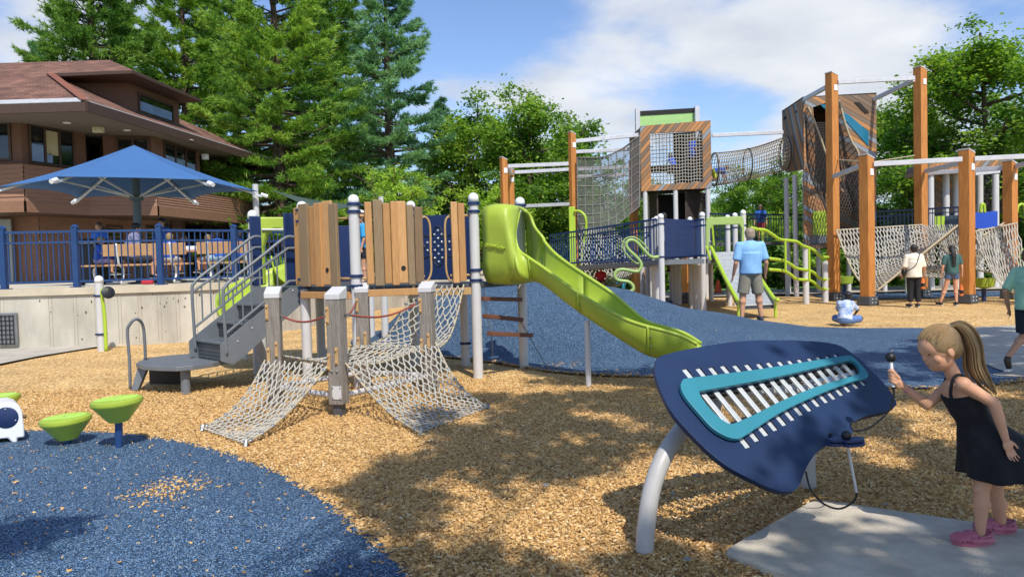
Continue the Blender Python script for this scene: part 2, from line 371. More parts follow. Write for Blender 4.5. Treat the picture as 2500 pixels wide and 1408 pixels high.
def shingle_mat():
    m = bpy.data.materials.new('brown_shingles'); m.use_nodes = True; t = m.node_tree; L = t.links.new; b = t.nodes['Principled BSDF']; b.inputs['Roughness'].default_value = .9
    tc = N(t, 'ShaderNodeTexCoord'); mp = N(t, 'ShaderNodeMapping'); L(tc.outputs['Object'], mp.inputs[0]); mp.inputs['Scale'].default_value = (1, 1.1, 1)
    sx = N(t, 'ShaderNodeSeparateXYZ'); L(tc.outputs['Object'], sx.inputs[0]); ad = N(t, 'ShaderNodeMath', operation='ADD'); L(sx.outputs[0], ad.inputs[0]); L(sx.outputs[1], ad.inputs[1])
    zz = N(t, 'ShaderNodeMath', operation='MULTIPLY', i_1=2.2); L(sx.outputs[2], zz.inputs[0]); c = N(t, 'ShaderNodeCombineXYZ'); L(ad.outputs[0], c.inputs[0]); L(zz.outputs[0], c.inputs[1])
    br = N(t, 'ShaderNodeTexBrick'); br.inputs['Scale'].default_value = 1; br.inputs['Brick Width'].default_value = .33; br.inputs['Row Height'].default_value = .15; br.inputs['Mortar Size'].default_value = .008
    br.inputs['Color1'].default_value = (*lin('8a6553'), 1); br.inputs['Color2'].default_value = (*lin('6f4f41'), 1); br.inputs['Mortar'].default_value = (*lin('3c2b24'), 1); L(c.outputs[0], br.inputs['Vector'])
    n = N(t, 'ShaderNodeTexNoise'); n.inputs['Scale'].default_value = 1.5; n.inputs['Detail'].default_value = 8; L(tc.outputs['Object'], n.inputs['Vector'])
    r = N(t, 'ShaderNodeValToRGB'); L(n.outputs['Fac'], r.inputs[0]); r.color_ramp.elements[0].color = (.6, .58, .56, 1); r.color_ramp.elements[0].position = .3; r.color_ramp.elements[1].color = (1.25, 1.2, 1.18, 1); r.color_ramp.elements[1].position = .7
    mx = N(t, 'ShaderNodeMix', data_type='RGBA', blend_type='MULTIPLY'); mx.inputs[0].default_value = 1; L(br.outputs[0], mx.inputs[6]); L(r.outputs[0], mx.inputs[7]); L(mx.outputs[2], b.inputs['Base Color'])
    bp = N(t, 'ShaderNodeBump'); bp.inputs['Strength'].default_value = .5; bp.inputs['Distance'].default_value = .02; L(br.outputs['Fac'], bp.inputs['Height']); bp.invert = True; L(bp.outputs[0], b.inputs['Normal'])
    return m
M_SHINGLE = shingle_mat()
# ================================================================ SETTING
random.seed(3)
def sheet(name, poly, z, m, kind='structure'):
    b = MB(); b.add([(p[0], p[1], z) for p in poly], [tuple(range(len(poly)))])
    return tag(b.build(name, m), kind=kind)
def g2(px, py): q = G(px, py); return (q.x, q.y)
sheet('ground', [(-400, -60), (400, -60), (400, 900), (-400, 900)], -0.10, M_GRASS)
mulch_poly = [(-16, -6), (30, -6), (30, 27), (12, 27.5), (4, 27.2), (-2.5, 27), (-7.5, 25), (-16, 25)]
def mulch_z(x, y): return -.022 + .015 * noise.noise(Vector((x * .75, y * .75, 5.0))) + .007 * noise.noise(Vector((x * 2.6, y * 2.6, 9.0)))
def make_mulch():
    xs = np.concatenate([np.arange(-16, -8, .5), np.arange(-8, 9, .16), np.arange(9, 30.6, .6)]); ys = np.concatenate([np.arange(-6, 1.5, .5), np.arange(1.5, 13, .16), np.arange(13, 27.5, .5)])
    v = [(x, y, mulch_z(x, y)) for y in ys for x in xs]; nx = len(xs); f = [(j * nx + i, j * nx + i + 1, (j + 1) * nx + i + 1, (j + 1) * nx + i) for j in range(len(ys) - 1) for i in range(nx - 1)]
    tag(np_mesh('mulch_bed', v, np.array(f).ravel(), 4, M_MULCH, smooth=True), kind='structure')
make_mulch()
# blue rubber in the foreground
edge = [g2(*p) for p in ((0, 1051), (170, 1050), (330, 1060), (480, 1083), (610, 1122), (720, 1170), (810, 1222), (880, 1278), (950, 1335), (1010, 1385), (1045, 1420))]
RUB1 = [tuple(p) for p in [(-7, 6.6), (-6, 6.75)] + [(v.x, v.y) for v in curve([V(*e, 0) for e in edge], 5)] + [(-.25, 3.0), (-.4, 1.5), (-1.5, -1.5), (-7, -2)]]
sheet('blue_rubber_pad', RUB1, .008, M_RUBBER)
# mound of blue rubber
RUB2 = [V(*p, 0) for p in ((-3.2, 15.2), (-2.9, 13.8), (-2.0, 12.6), (-1.2, 11.9), (-.3, 11.0), (.45, 9.95), (1.35, 9.35), (2.2, 9.1), (3.1, 8.6), (4.2, 8.0), (5.2, 8.1),
    (6.1, 8.7), (7.0, 9.6), (8.6, 11.0), (8.6, 13.6), (7.6, 14.3), (6.6, 14.6), (5.6, 15.4), (4.9, 16.2), (3.8, 18.0), (2.0, 19.5), (0, 19.6), (-2, 18.2), (-3, 16.8))]
RUB2 = curve(RUB2, 4, closed=True)
def inside(x, y, poly):
    c = False; n = len(poly); j = n - 1
    for i in range(n):
        xi, yi = poly[i][0], poly[i][1]; xj, yj = poly[j][0], poly[j][1]
        if (yi > y) != (yj > y) and x < (xj - xi) * (y - yi) / (yj - yi) + xi: c = not c
        j = i
    return c
def interp(x, xs, ys): return float(np.interp(x, xs, ys))
def sst(t): t = max(0, min(1, t)); return t * t * (3 - 2 * t)
def mound_h(x, y):
    h = interp(x, [-3.3, -2.8, -2.0, -1, .2, 1.3, 2.2, 3.35, 4.6, 5.4], [0, .2, .66, .95, 1.08, 1.02, .86, .46, .10, 0])
    f = interp(x, [-3, -1.2, .4, 1.4, 4, 6], [13, 11.6, 9.9, 9.4, 9.4, 9.4])
    g = sst((y - f) / (13.6 - f + .6)) * sst((19.4 - y) / 4.5)
    ap = .12 * sst((x - 3.2) / 1.2) * sst((6.6 - x) / 1.5) * sst((y - 10.5) / 3.5) * sst((17.0 - y) / 2.5)
    return h * g + ap
_RP = np.array([(p.x, p.y) for p in RUB2]); _RQ = np.roll(_RP, -1, 0)
def edge_dist(x, y):
    p = np.array([x, y]); d = _RQ - _RP; t = np.clip(((p - _RP) * d).sum(1) / (d * d).sum(1), 0, 1)
    return float(np.sqrt((((_RP + d * t[:, None]) - p) ** 2).sum(1)).min())
def ground_z(x, y):
    if x > -3.3 and x < 8.7 and y > 7.9 and inside(x, y, RUB2): return mound_h(x, y) * sst(edge_dist(x, y) / 1.1) + .006
    return 0.0
def make_mound():
    pts = [Vector((p.x, p.y)) for p in RUB2]; n0 = len(pts)
    step = .22; xs = np.arange(-3.4, 8.8, step)
    for i, yy in enumerate(np.arange(7.8, 19.9, step)):
        for xx in xs + (step / 2 if i % 2 else 0):
            if inside(xx, yy, RUB2): pts.append(Vector((xx, yy)))
    r = geometry.delaunay_2d_cdt(pts, [(i, (i + 1) % n0) for i in range(n0)], [], 1, 1e-4)
    b = MB(); vs = [(q.x, q.y, ground_z(q.x, q.y) if i >= n0 else .006) for i, q in enumerate(r[0])]
    b.add(vs, [tuple(f) for f in r[2]])
    return tag(b.build('blue_rubber_mound', M_RUBBER, smooth=2, recalc=True), kind='structure')
make_mound()
# paved strips
pl = [g2(-40, 893), g2(0, 889), g2(90, 871), g2(170, 858), g2(245, 846), g2(245, 838)]
sheet('concrete_path', [(-13, pl[0][1] - .3)] + pl + [(-13, pl[-1][1] + .6)], .012, M_CONC)
pr = curve([V(8.9, 14.1, 0)] + [V(*g2(*p), 0) for p in ((2385, 800), (2362, 812), (2356, 832), (2374, 862), (2402, 888), (2450, 908), (2510, 922))] + [V(9.5, 7.6, 0)], 5)
sheet('curved_path', [(p.x, p.y) for p in pr] + [(15, 6), (15, 15), (12, 14.6)], .016, M_CONC)
# far walk and blue rubber strip beyond the big structure
sheet('far_walk', [(-1.5, 27.2), (4, 27.4), (12, 27.7), (30, 27.2), (30, 31), (12, 31.5), (4, 31.2), (-1.5, 31)], .012, M_CONC)
sheet('blue_rubber_strip', [(1.5, 24.3), (6, 24.5), (5.8, 26.9), (1.5, 26.8)], .006, M_RUBBER)
sheet('blue_rubber_strip', [(10.2, 23.6), (19, 23.2), (20, 26.2), (10.5, 26.7)], .006, M_RUBBER)
# concrete pad under the chimes
pad = [g2(1772, 1358), g2(1788, 1345), g2(1975, 1238), g2(2000, 1233), g2(2060, 1240), (3.05, 3.46), (3.25, 3.3), (3.2, 3.0), (2.2, 2.3), (1.9, 2.3), g2(1790, 1368)]
def make_pad():
    b = MB(); b.prism([(p[0], p[1], -.02) for p in pad], (0, 0, .055)); return tag(b.build('concrete_pad', mat('rough_concrete', 'c3b7a3', .9, var=.18, vs=5, bump=.5, bs=90), bevel=.012, recalc=True), kind='structure')
make_pad()
# loose wood chips
def chips(n, region, name, size=(.012, .035), seed=1, skip=()):
    rg = np.random.default_rng(seed); vs = []; k = 0
    P_ = []
    for (x, y) in region(rg, n):
        if any(inside(x, y, s) for s in skip): continue
        P_.append((x, y))
    P_ = np.array(P_); n = len(P_)
    ln = rg.uniform(size[0], size[1], n) ; wd = ln * rg.uniform(.22, .42, n); a = rg.uniform(0, PI * 2, n)
    a = np.where(rg.random(n) < .5, rg.normal(0, .6, n), a)
    tl = rg.normal(0, .35, n); tr = rg.normal(0, .4, n); z0 = rg.uniform(.003, .016, n) + (np.array([ground_z(p[0], p[1]) for p in P_]) if n < 5000 else np.array([mulch_z(p[0], p[1]) for p in P_]))
    u = np.stack([np.cos(a) * np.cos(tl), np.sin(a) * np.cos(tl), np.sin(tl)], 1)
    v = np.stack([-np.sin(a) * np.cos(tr), np.cos(a) * np.cos(tr), np.sin(tr)], 1)
    c = np.stack([P_[:, 0], P_[:, 1], z0 + .006], 1); th = np.array([0, 0, .006])
    q = []
    for (s, t) in ((-1, -.6), (.8, -1), (1, .7), (-.7, 1)): q.append(c + u * (s * ln / 2)[:, None] + v * (t * wd / 2)[:, None])
    lo = [x - th for x in q]
    vs = np.stack(q + lo, 1).reshape(-1, 3)
    base = (np.arange(n) * 8)[:, None]
    f = np.array([0, 1, 2, 3, 4, 5, 1, 0, 5, 6, 2, 1, 6, 7, 3, 2, 7, 4, 0, 3])
    return np_mesh(name, vs, (base + f).ravel(), 4, M_CHIP)
def reg_near(rg, n):
    d = 2.4 + (9.5 - 2.4) * rg.random(n) ** 1.3; x = (rg.random(n) * 2 - 1) * (d * .70 + .3); return np.stack([x, d], 1)
tag(chips(150000, reg_near, 'loose_wood_chips', seed=2, size=(.009, .029), skip=(RUB1, pad, [(p.x, p.y) for p in RUB2], [(p.x, p.y) for p in pr] + [(15, 6), (15, 15)])), kind='stuff')
def reg_stray(rg, n):
    out = []
    for _ in range(n):
        t = rg.random()
        if t < .55: out.append((rg.uniform(-4.4, -.2), rg.uniform(2.6, 6.6)))
        elif t < .8: out.append((rg.normal(-2.32, .12), rg.normal(4.95, .16)))
        elif t < .87: out.append((rg.uniform(1.9, 3.2), rg.uniform(2.5, 4.2)))
        elif t < .93: out.append((rg.normal(.55, .25), rg.normal(10.3, .15)))
        elif t < .96: out.append((rg.normal(1.3, .25), rg.normal(9.6, .12)))
        else: out.append((rg.uniform(3, 7), rg.uniform(8.2, 12)))
    return out
def reg_edge(rg, n):
    out = []; e = [Vector(p) for p in RUB1[2:-5]] ; m = [Vector((p.x, p.y)) for p in RUB2 if p.y < 13]
    for _ in range(n):
        l = e if rg.random() < .6 else m; i = rg.integers(0, len(l) - 1)
        if (l[i] - l[i + 1]).length > 1.5: continue
        q = l[i].lerp(l[i + 1], rg.random()); out.append((q.x + rg.normal(0, .035), q.y + rg.normal(0, .035)))
    return out
tag(chips(4200, reg_edge, 'edge_wood_chips', seed=9, size=(.011, .034)), kind='stuff')
tag(chips(1150, reg_stray, 'stray_wood_chips', seed=5, size=(.009, .028)), kind='stuff')
# ================================================================ TREES
def tri_tufts(rg, pos, dirs, nn, ln, wd, spread):
    """needle tufts: nn thin triangles at every position, fanning about dirs"""
    n = len(pos); pos = np.repeat(pos, nn, 0); d = np.repeat(dirs, nn, 0) + rg.normal(0, spread, (n * nn, 3))
    d /= np.linalg.norm(d, axis=1, keepdims=True) + 1e-9
    s = np.cross(d, rg.normal(0, 1, (n * nn, 3))); s /= np.linalg.norm(s, axis=1, keepdims=True) + 1e-9
    L_ = rg.uniform(ln * .6, ln * 1.25, n * nn)[:, None]; W = rg.uniform(wd * .7, wd * 1.3, n * nn)[:, None]
    p0 = pos + rg.normal(0, .02, (n * nn, 3))
    return np.stack([p0 - s * W / 2, p0 + s * W / 2, p0 + d * L_], 1).reshape(-1, 3)
def leaf_quads(rg, pos, size, flat=.5):
    n = len(pos); a = rg.normal(0, 1, (n, 3)); a[:, 2] *= .6; a /= np.linalg.norm(a, axis=1, keepdims=True)
    up = np.stack([rg.normal(0, flat, n), rg.normal(0, flat, n), np.ones(n)], 1); b = np.cross(a, up); b /= np.linalg.norm(b, axis=1, keepdims=True) + 1e-9
    L_ = rg.uniform(size * .65, size * 1.3, n)[:, None]
    return np.stack([pos - a * L_ * .5, pos + b * L_ * .33, pos + a * L_ * .5, pos - b * L_ * .33], 1).reshape(-1, 3)
def pine(name, H, Rm, seed, m, z0=1.2, lay=.46, nbr=7, dens=1.0, gap=.22, label='', cat='tree', group=None, needle=(.24, .042), lean=0.0):
    rg = np.random.default_rng(seed); t = thing(name, label, cat, group=group)
    tb = MB(); tb.tube([(0, 0, -.1), (lean * .3, .05, H * .35), (lean * .7, 0, H * .7), (lean, 0, H)], [H * .022, H * .016, H * .009, .015], 8)
    P_, D_ = [], []
    z = z0
    while z < H - .15:
        f = (z - z0) / (H - z0); r = Rm * (min(1, f * 5 + .75)) * (1 - f) ** .72 + .12
        k = max(4, int(nbr * (1 - .3 * f))); a0 = rg.uniform(0, 6.28)
        for j in range(k):
            if rg.random() < gap * .5: continue
            a = a0 + 6.283 * j / k + rg.normal(0, .22); L_ = r * rg.uniform(.62, 1.15)
            up = lerp(.05, .75, f ** 1.5) + rg.normal(0, .08); bend = .22
            cx = lean * f
            def pt(s): return np.array([cx + math.cos(a) * L_ * s, math.sin(a) * L_ * s, z + rg_dz + L_ * (up * s - .32 * s + bend * s * s)])
            rg_dz = rg.normal(0, .1)
            tb.tube([pt(0), pt(.5), pt(.95)], [.012 + .018 * L_, .008 + .01 * L_, .006], 4, caps=False)
            nc_ = max(3, int(3.2 * L_ + 2)); per_ = int(13 * dens); sc_ = rg.uniform(.25, 1, nc_) ** .7
            lc_ = rg.normal(0, 1, nc_) * (.05 + .30 * L_ * (1.08 - sc_) * np.minimum(1, sc_ * 2.2)); n = nc_ * per_
            s = np.clip(np.repeat(sc_, per_) + rg.normal(0, .17, n) / max(L_, .8), .05, 1.08); lat = np.repeat(lc_, per_) + rg.normal(0, .15, n)
            base = np.stack([cx + math.cos(a) * L_ * s - math.sin(a) * lat, math.sin(a) * L_ * s + math.cos(a) * lat, z + rg_dz + L_ * (up * s - .32 * s + bend * s * s) + rg.normal(0, .05, n) + .05 - .12 * np.abs(lat)], 1)
            dd = np.stack([math.cos(a) * np.ones(n) - math.sin(a) * lat * 1.5, math.sin(a) + math.cos(a) * lat * 1.5, np.full(n, .55)], 1)
            P_.append(base); D_.append(dd / np.linalg.norm(dd, axis=1, keepdims=True))
        z += lay * rg.uniform(.7, 1.3) * (1 - .35 * f)
    v = tri_tufts(rg, np.concatenate(P_), np.concatenate(D_), 8, needle[0], needle[1], .55)
    np_mesh('crown', v, np.arange(len(v)), 3, m, t)
    tb.build('trunk', M_BARK, t)
    return t
def broadleaf(name, H, Rm, seed, m, label='', cat='tree', group=None, z0=None, leaf=.15, ncl=260, per=110, cl=.55, trunk_r=None, top=1.0, open_=.0):
    rg = np.random.default_rng(seed); t = thing(name, label, cat, group=group); tb = MB(); tips = []
    z0 = H * .22 if z0 is None else z0; tr = trunk_r or H * .018
    mid = Vector((rg.normal(0, .2), rg.normal(0, .2), H * .45)); tip = Vector((rg.normal(0, .4), rg.normal(0, .4), H * .93))
    tb.tube(curve([(0, 0, -.1), (0, 0, z0), mid, tip], 4), [tr * (1.15 - i / 12.5) for i in range(13)], 8)
    nl = 17
    for i in range(nl):
        f = (i + .5) / nl; z = z0 + (H * .8 - z0) * f; a = i * 2.4 + rg.normal(0, .3)
        prof = math.sin(PI * min(1, (.22 + .7 * f))) ** .7; L_ = Rm * prof * rg.uniform(.75, 1.1)
        b0 = Vector((mid.x * min(1, z / mid.z), mid.y * min(1, z / mid.z), z)); e = b0 + Vector((math.cos(a) * L_, math.sin(a) * L_, L_ * rg.uniform(.3, .75)))
        m1 = b0.lerp(e, .5) + Vector((0, 0, -.08 * L_)); tb.tube(curve([b0, m1, e], 3), [tr * .42, tr * .36, tr * .3, tr * .25, tr * .2, tr * .15, tr * .08], 5, caps=False)
        tips += [b0.lerp(e, s) for s in (.45, .65, .85, 1.0)]
        for k in range(5):
            s = rg.uniform(.35, .95); q = b0.lerp(e, s); e2 = q + Vector((rg.normal(0, 1), rg.normal(0, 1), rg.uniform(-.1, 1.0))).normalized() * L_ * rg.uniform(.25, .5)
            tb.tube([q, q.lerp(e2, .5) + Vector((0, 0, .04)), e2], [tr * .16, tr * .11, tr * .04], 4, caps=False); tips += [q.lerp(e2, .6), e2]
    tips += [tip, tip + Vector((0, 0, .3)), mid.lerp(tip, .7)]
    tp = np.array([tuple(q) for q in tips]); idx = rg.integers(0, len(tp), ncl)
    cc = tp[idx] + rg.normal(0, cl * .55, (ncl, 3)); rr = rg.uniform(.55, 1.2, ncl) * cl
    pp = np.repeat(cc, per, 0) + rg.normal(0, 1, (ncl * per, 3)) * np.repeat(rr, per)[:, None] * np.array([.52, .52, .34])
    v = leaf_quads(rg, pp, leaf)
    np_mesh('crown', v, np.arange(len(v)), 4, m, t); tb.build('trunk', M_BARK, t)
    return t
def put(t, px, y, sc=1.0, rz=0, z=0.0, base=None, label=None, group=None):
    p = P(px, 640, y); t.location = (p.x, p.y, z); t.scale = (sc,) * 3 if not isinstance(sc, tuple) else sc; t.rotation_euler = (0, 0, rz)
    if label: t['label'] = label
    if group: t['group'] = group
    return t
PG = 'tall pines behind the building'
t1 = pine('pine_tree', 19, 5.2, 11, M_PINE3, label='huge dark green pine rising behind the brown roof, leftmost tall pine', cat='pine tree', group=PG, z0=1.5)
put(t1, 250, 36)
t2 = pine('pine_tree', 16.5, 4.9, 12, M_PINE, label='broad bright green pine with layered boughs reaching over the roof end', cat='pine tree', group=PG, z0=1.0, dens=1.15)
put(t2, 690, 33, 1.0)
t3 = pine('pine_tree', 15.5, 3.9, 13, M_PINE2, label='blue green conical pine with long upswept boughs, rightmost tall pine', cat='pine tree', group=PG, z0=.8, lay=.5, nbr=6)
put(t3, 960, 35, 1.0)
for (px, y, sc, rz, src, lb) in ((470, 41, 1.12, 1.0, t2, 'tall pine standing between the roof dormer and the broad bright pine, set back'),
                                 (120, 46, .98, 2.1, t3, 'pine behind the roof ridge at the left edge of the pine group'),
                                 (820, 43, 1.05, 3.3, t1, 'dark pine filling the gap behind the two right hand pines'),
                                 (590, 47, 1.05, 4.4, t1, 'farthest pine, its top cut off by the upper edge of the photo'),
                                 (1085, 41, .66, 5.0, t3, 'lower dark pine right of the blue green pine'),
                                 (330, 50, 1.1, 2.7, t2, 'hidden pine deep behind the roof ridge')):
    put(copy_tree(src), px, y, sc, rz, label=lb)
BG = 'leafy trees around the playground'
b1 = broadleaf('leafy_tree', 9.4, 2.9, 21, M_LEAF, label='leafy tree with sparse sunlit top between the pines and the mesh net', cat='tree', group=BG, ncl=300, per=95, cl=.6, leaf=.17, z0=1.4)
put(b1, 1300, 33.5, 1.0)
b2 = broadleaf('leafy_tree', 11.8, 4.3, 22, M_LEAF, label='big leafy tree filling the right edge of the photo', cat='tree', group=BG, ncl=470, per=90, cl=.62, leaf=.17, z0=1.6)
put(b2, 2420, 34, (1.22, 1.22, 1.0))
b3 = broadleaf('leafy_tree', 6.2, 2.5, 23, M_LEAFY, label='small yellow green tree in front of the dark pines', cat='tree', group=BG, ncl=130, per=80, cl=.42, leaf=.13, z0=.8)
put(b3, 975, 26.5, .62, z=1.3)
for (px, y, sc, rz, src, lb) in ((1400, 38, .93, 1.2, b1, 'rounded tree standing behind the tall post left of the mesh net'),
                                 (1185, 37, 1.02, 2.2, b1, 'dark leafy tree in the gap beside the lowest pine'),
                                 (1210, 31, .8, .4, b3, 'bright yellow green young tree behind the left posts'),
                                 (2190, 40, .86, 2.2, b2, 'lower leafy tree left of the big right tree, seen between the tall posts'),
                                 (2290, 37, .62, 4.0, b2, 'low tree behind the lime and blue panels'),
                                 (2560, 41, 1.0, 3.0, b2, 'tree at the far right edge behind the big leafy tree'),
                                 (1830, 62, .95, 0.5, b1, 'distant tree left of the far wooden tower'),
                                 (1925, 52, .86, 1.5, b1, 'distant tree seen just left of the far wooden tower legs'),
                                 (1755, 85, .88, 2.5, b1, 'smallest distant tree right of the netted tower'),
                                 (1890, 41, .66, 1.0, b3, 'yellow green young tree behind the boy on the ramp'),
                                 (1700, 75, .85, 3.5, b1, 'distant tree hidden behind the netted tower legs'),
                                 (2030, 45, .7, 4.5, b1, 'tree hidden behind the far wooden tower'),
                                 (1560, 60, .9, 5.5, b1, 'distant tree behind the mesh net'),
                                 (30, 44, 1.15, .9, b1, 'thin grey green tree above the roof at the left edge')):
    put(copy_tree(src), px, y, sc, rz, label=lb)
# dark undergrowth that closes the wood and the hedge strip behind the right structure
def hedge(name, pts, hgt, dep, n, leaf, m, seed, label=None, kind='stuff'):
    rg = np.random.default_rng(seed); pts = np.array(pts, float); seg = np.linalg.norm(np.diff(pts, axis=0), axis=1); cum = np.concatenate([[0], np.cumsum(seg)])
    s = rg.random(n) * cum[-1]; x = np.interp(s, cum, pts[:, 0]); y = np.interp(s, cum, pts[:, 1])
    top = hgt * (.68 + .22 * np.sin(s * .9 + seed) + .16 * np.sin(s * 2.3) + .06 * np.sin(s * 6.1))
    z = top * rg.random(n) ** .6; y = y + rg.normal(0, dep, n); pos = np.stack([x, y, z], 1)
    v = leaf_quads(rg, pos, leaf, .8); return tag(np_mesh(name, v, np.arange(len(v)), 4, m), kind=kind)
hedge('undergrowth', [(-24, 46), (-14, 45), (-2, 43), (9, 44)], 5.5, 1.2, 42000, .5, M_LEAFD, 1)
hedge('undergrowth', [(-12, 37.5), (-2, 37), (3, 36.5)], 3.2, .6, 26000, .3, M_LEAFD, 7)
hedge('undergrowth', [(12, 38), (20, 37), (34, 36)], 3.4, .8, 26000, .3, M_LEAFD, 3)
hedge('shrub_strip', [(2.5, 33.5), (9, 33.3), (16, 33), (26, 32)], 1.5, .5, 34000, .2, M_LEAF, 4)
hedge('far_wood', [(-60, 125), (0, 118), (60, 112), (120, 110)], 9, 5, 46000, 1.3, M_LEAFD, 5)
# trees behind the photographer: they only throw the dappled shade
def shade_tree(name, spots, h, seed, label, per=260, cl=.5, leaf=.15, trunk=(0, 0)):
    rg = np.random.default_rng(seed); t = thing(name, label, 'tree', (trunk[0], trunk[1], 0)); pos = []
    tb = MB(); tb.tube([(0, 0, -.1), (.1, .1, h * .5), (0, .2, h)], [.24, .18, .1], 10)
    for (x, y, r, q) in spots:
        hh = h + rg.uniform(-1, 1.2); k = hh / math.tan(SUN_EL)
        c = np.array([x - SH.x * k - trunk[0], y - SH.y * k - trunk[1], hh])
        n = int(per * q * (r / .5) ** 2)
        pos.append(c + rg.normal(0, 1, (n, 3)) * np.array([r * .5, r * .5, .35]))
        tb.tube([(0, .1, h * .6), tuple(c * np.array([.5, .5, .9])), tuple(c)], [.07, .04, .015], 5, caps=False)
    v = leaf_quads(rg, np.concatenate(pos), leaf); np_mesh('crown', v, np.arange(len(v)), 4, M_LEAF, t); tb.build('trunk', M_BARK, t); return t

shade_poly = [g2(*p) for p in ((1150, 955), (1350, 962), (1620, 945), (2150, 860), (2300, 815), (2450, 790), (2750, 800))] + [(7, 2), (5, .5), (-.6, .5), (-.9, 2.4)] + [g2(*p) for p in ((830, 1330), (800, 1240), (880, 1215), (860, 1160), (960, 1120), (1040, 1080), (1040, 1000))]
lit = [(g2(*p), r) for p, r in (((1130, 1290), .22), ((1170, 1230), .2), ((1660, 1270), .33), ((1746, 1199), .36), ((1840, 1180), .33), ((2180, 1120), .28), ((1330, 1190), .16), ((1490, 1290), .12), ((1250, 1330), .15), ((2150, 1075), .22), ((1420, 1060), .2), ((2260, 1010), .3), ((1950, 900), .7), ((2200, 900), .35), ((1640, 1150), .14), ((1000, 1190), .16), ((1960, 1280), .12), ((2200, 1290), .16), ((2080, 1350), .1), ((1010, 1330), .12), ((1560, 1130), .18), ((2330, 1350), .08))]
def shade_crowns():
    rg = random.Random(12); clumps = [[], []]
    n = 0
    while n < 3600:
        x, y = rg.uniform(-1.6, 9), rg.uniform(.6, 14.5); n += 1
        if not inside(x, y, shade_poly): continue
        v = noise.noise(Vector((x * 1.15, y * .8, 3.1))) + .45 * noise.noise(Vector((x * 3.1, y * 2.3, 1.7)))
        if v < -.24: continue
        if any((x - c[0]) ** 2 + ((y - c[1]) * .62) ** 2 < r * r for c, r in lit): continue
        clumps[0 if x < 2.6 else 1].append((x, y))
    for x, y in [g2(*p) for p in ((5, 1300), (30, 1304), (70, 1306), (105, 1308), (40, 1316), (10, 1316))]: clumps[0].append((x, y))  # extra clumps added out of view to cast the blotch at the rubber's left edge
    for x, y in [g2(px + rg.uniform(-30, 30), 918 + rg.uniform(-12, 14)) for px in range(1310, 1620, 14)]: clumps[0].append((x, y))
    for k, (tx_, ty_) in enumerate(((-1.5, -7.5), (5.5, -6.0))):
        pos = []; tb = MB(); tb.tube([(0, 0, -.1), (.1, .1, 3.5), (0, .4, 7.5)], [.26, .2, .12], 10); g = np.random.default_rng(k)
        for i, (x, y) in enumerate(clumps[k]):
            h = 7.6 + rg.uniform(-.7, .9); kk = h / math.tan(SUN_EL); c = np.array([x - SH.x * kk - tx_, y - SH.y * kk - ty_, h]); pos.append(c + g.normal(0, 1, (46, 3)) * np.array([.11, .12, .10]))
            if i % 70 == 0: tb.tube([(0, .3, 5 + rg.random() * 2), (c[0] * .5, c[1] * .5, h * .92), tuple(c)], [.05, .025, .008], 4, caps=False)
        t = thing('shade_tree', ('broad leafy tree standing behind the photographer on the left', 'broad leafy tree standing behind the photographer on the right')[k], 'tree', (tx_, ty_, 0))
        v = leaf_quads(g, np.concatenate(pos), .13); np_mesh('crown', v, np.arange(len(v)), 4, M_LEAF, t); tb.build('trunk', M_BARK, t)
shade_crowns()
# ================================================================ BUILDING, TERRACE, FENCE, UMBRELLA
TZ = 1.17
def xy(px, y): q = P(px, 640, y); return V(q.x, q.y, 0)
bld = thing('building', 'large brown two storey building with wide shingled hip roof and lap siding', 'building', (-14, 24, TZ))
def bb(b, name, m, parent=bld, **k): return b.build(name, m, parent, world=True, **k)
def pad_z(p, z): return V(p.x, p.y, z)
# ---- lap siding band
band = [V(-26, 22.4, 0), xy(68, 22.5), xy(225, 24.5), xy(287, 24.8), xy(390, 25.3), xy(600, 31.1), xy(688, 39)]
tops = [4.72, 4.72, 4.72, 4.72, 4.3, 4.25]
def laps(b, p, q, z0, z1, n, out=.035):
    d = (q - p).normalized(); nrm = V(d.y, -d.x, 0); h = (z1 - z0) / n
    for i in range(n):
        a = z0 + i * h; lo = nrm * out
        b.add([pad_z(p, a) + lo, pad_z(q, a) + lo, pad_z(q, a + h) + nrm * .004, pad_z(p, a + h) + nrm * .004, pad_z(p, a) + nrm * .004, pad_z(q, a) + nrm * .004], [(0, 1, 2, 3), (4, 5, 1, 0)])
b = MB()
for i in range(len(band) - 1): laps(b, band[i], band[i + 1], 3.62, tops[i], 8)
bb(b, 'lap_siding', M_SIDING)
b = MB()
for i in range(len(band) - 1):
    p, q = band[i], band[i + 1]; d = (q - p).normalized(); nn = V(d.y, -d.x, 0)
    b.add([pad_z(p, 3.3) + nn * .06, pad_z(q, 3.3) + nn * .06, pad_z(q, 3.62) + nn * .06, pad_z(p, 3.62) + nn * .06], [(0, 1, 2, 3)])
    b.add([pad_z(p, tops[i]) + nn * .05, pad_z(q, tops[i]) + nn * .05, pad_z(q, tops[i]) - nn * .4, pad_z(p, tops[i]) - nn * .4], [(0, 1, 2, 3)])
bb(b, 'band_board', mat('brown_fascia_board', '846048', .7, var=.06))
b = MB(); b.add([pad_z(p, 3.31) for p in band] + [V(-10, 42, 3.31), V(-26, 42, 3.31)], [tuple(range(len(band) + 2))]); bb(b, 'lower_soffit', M_TRIM)
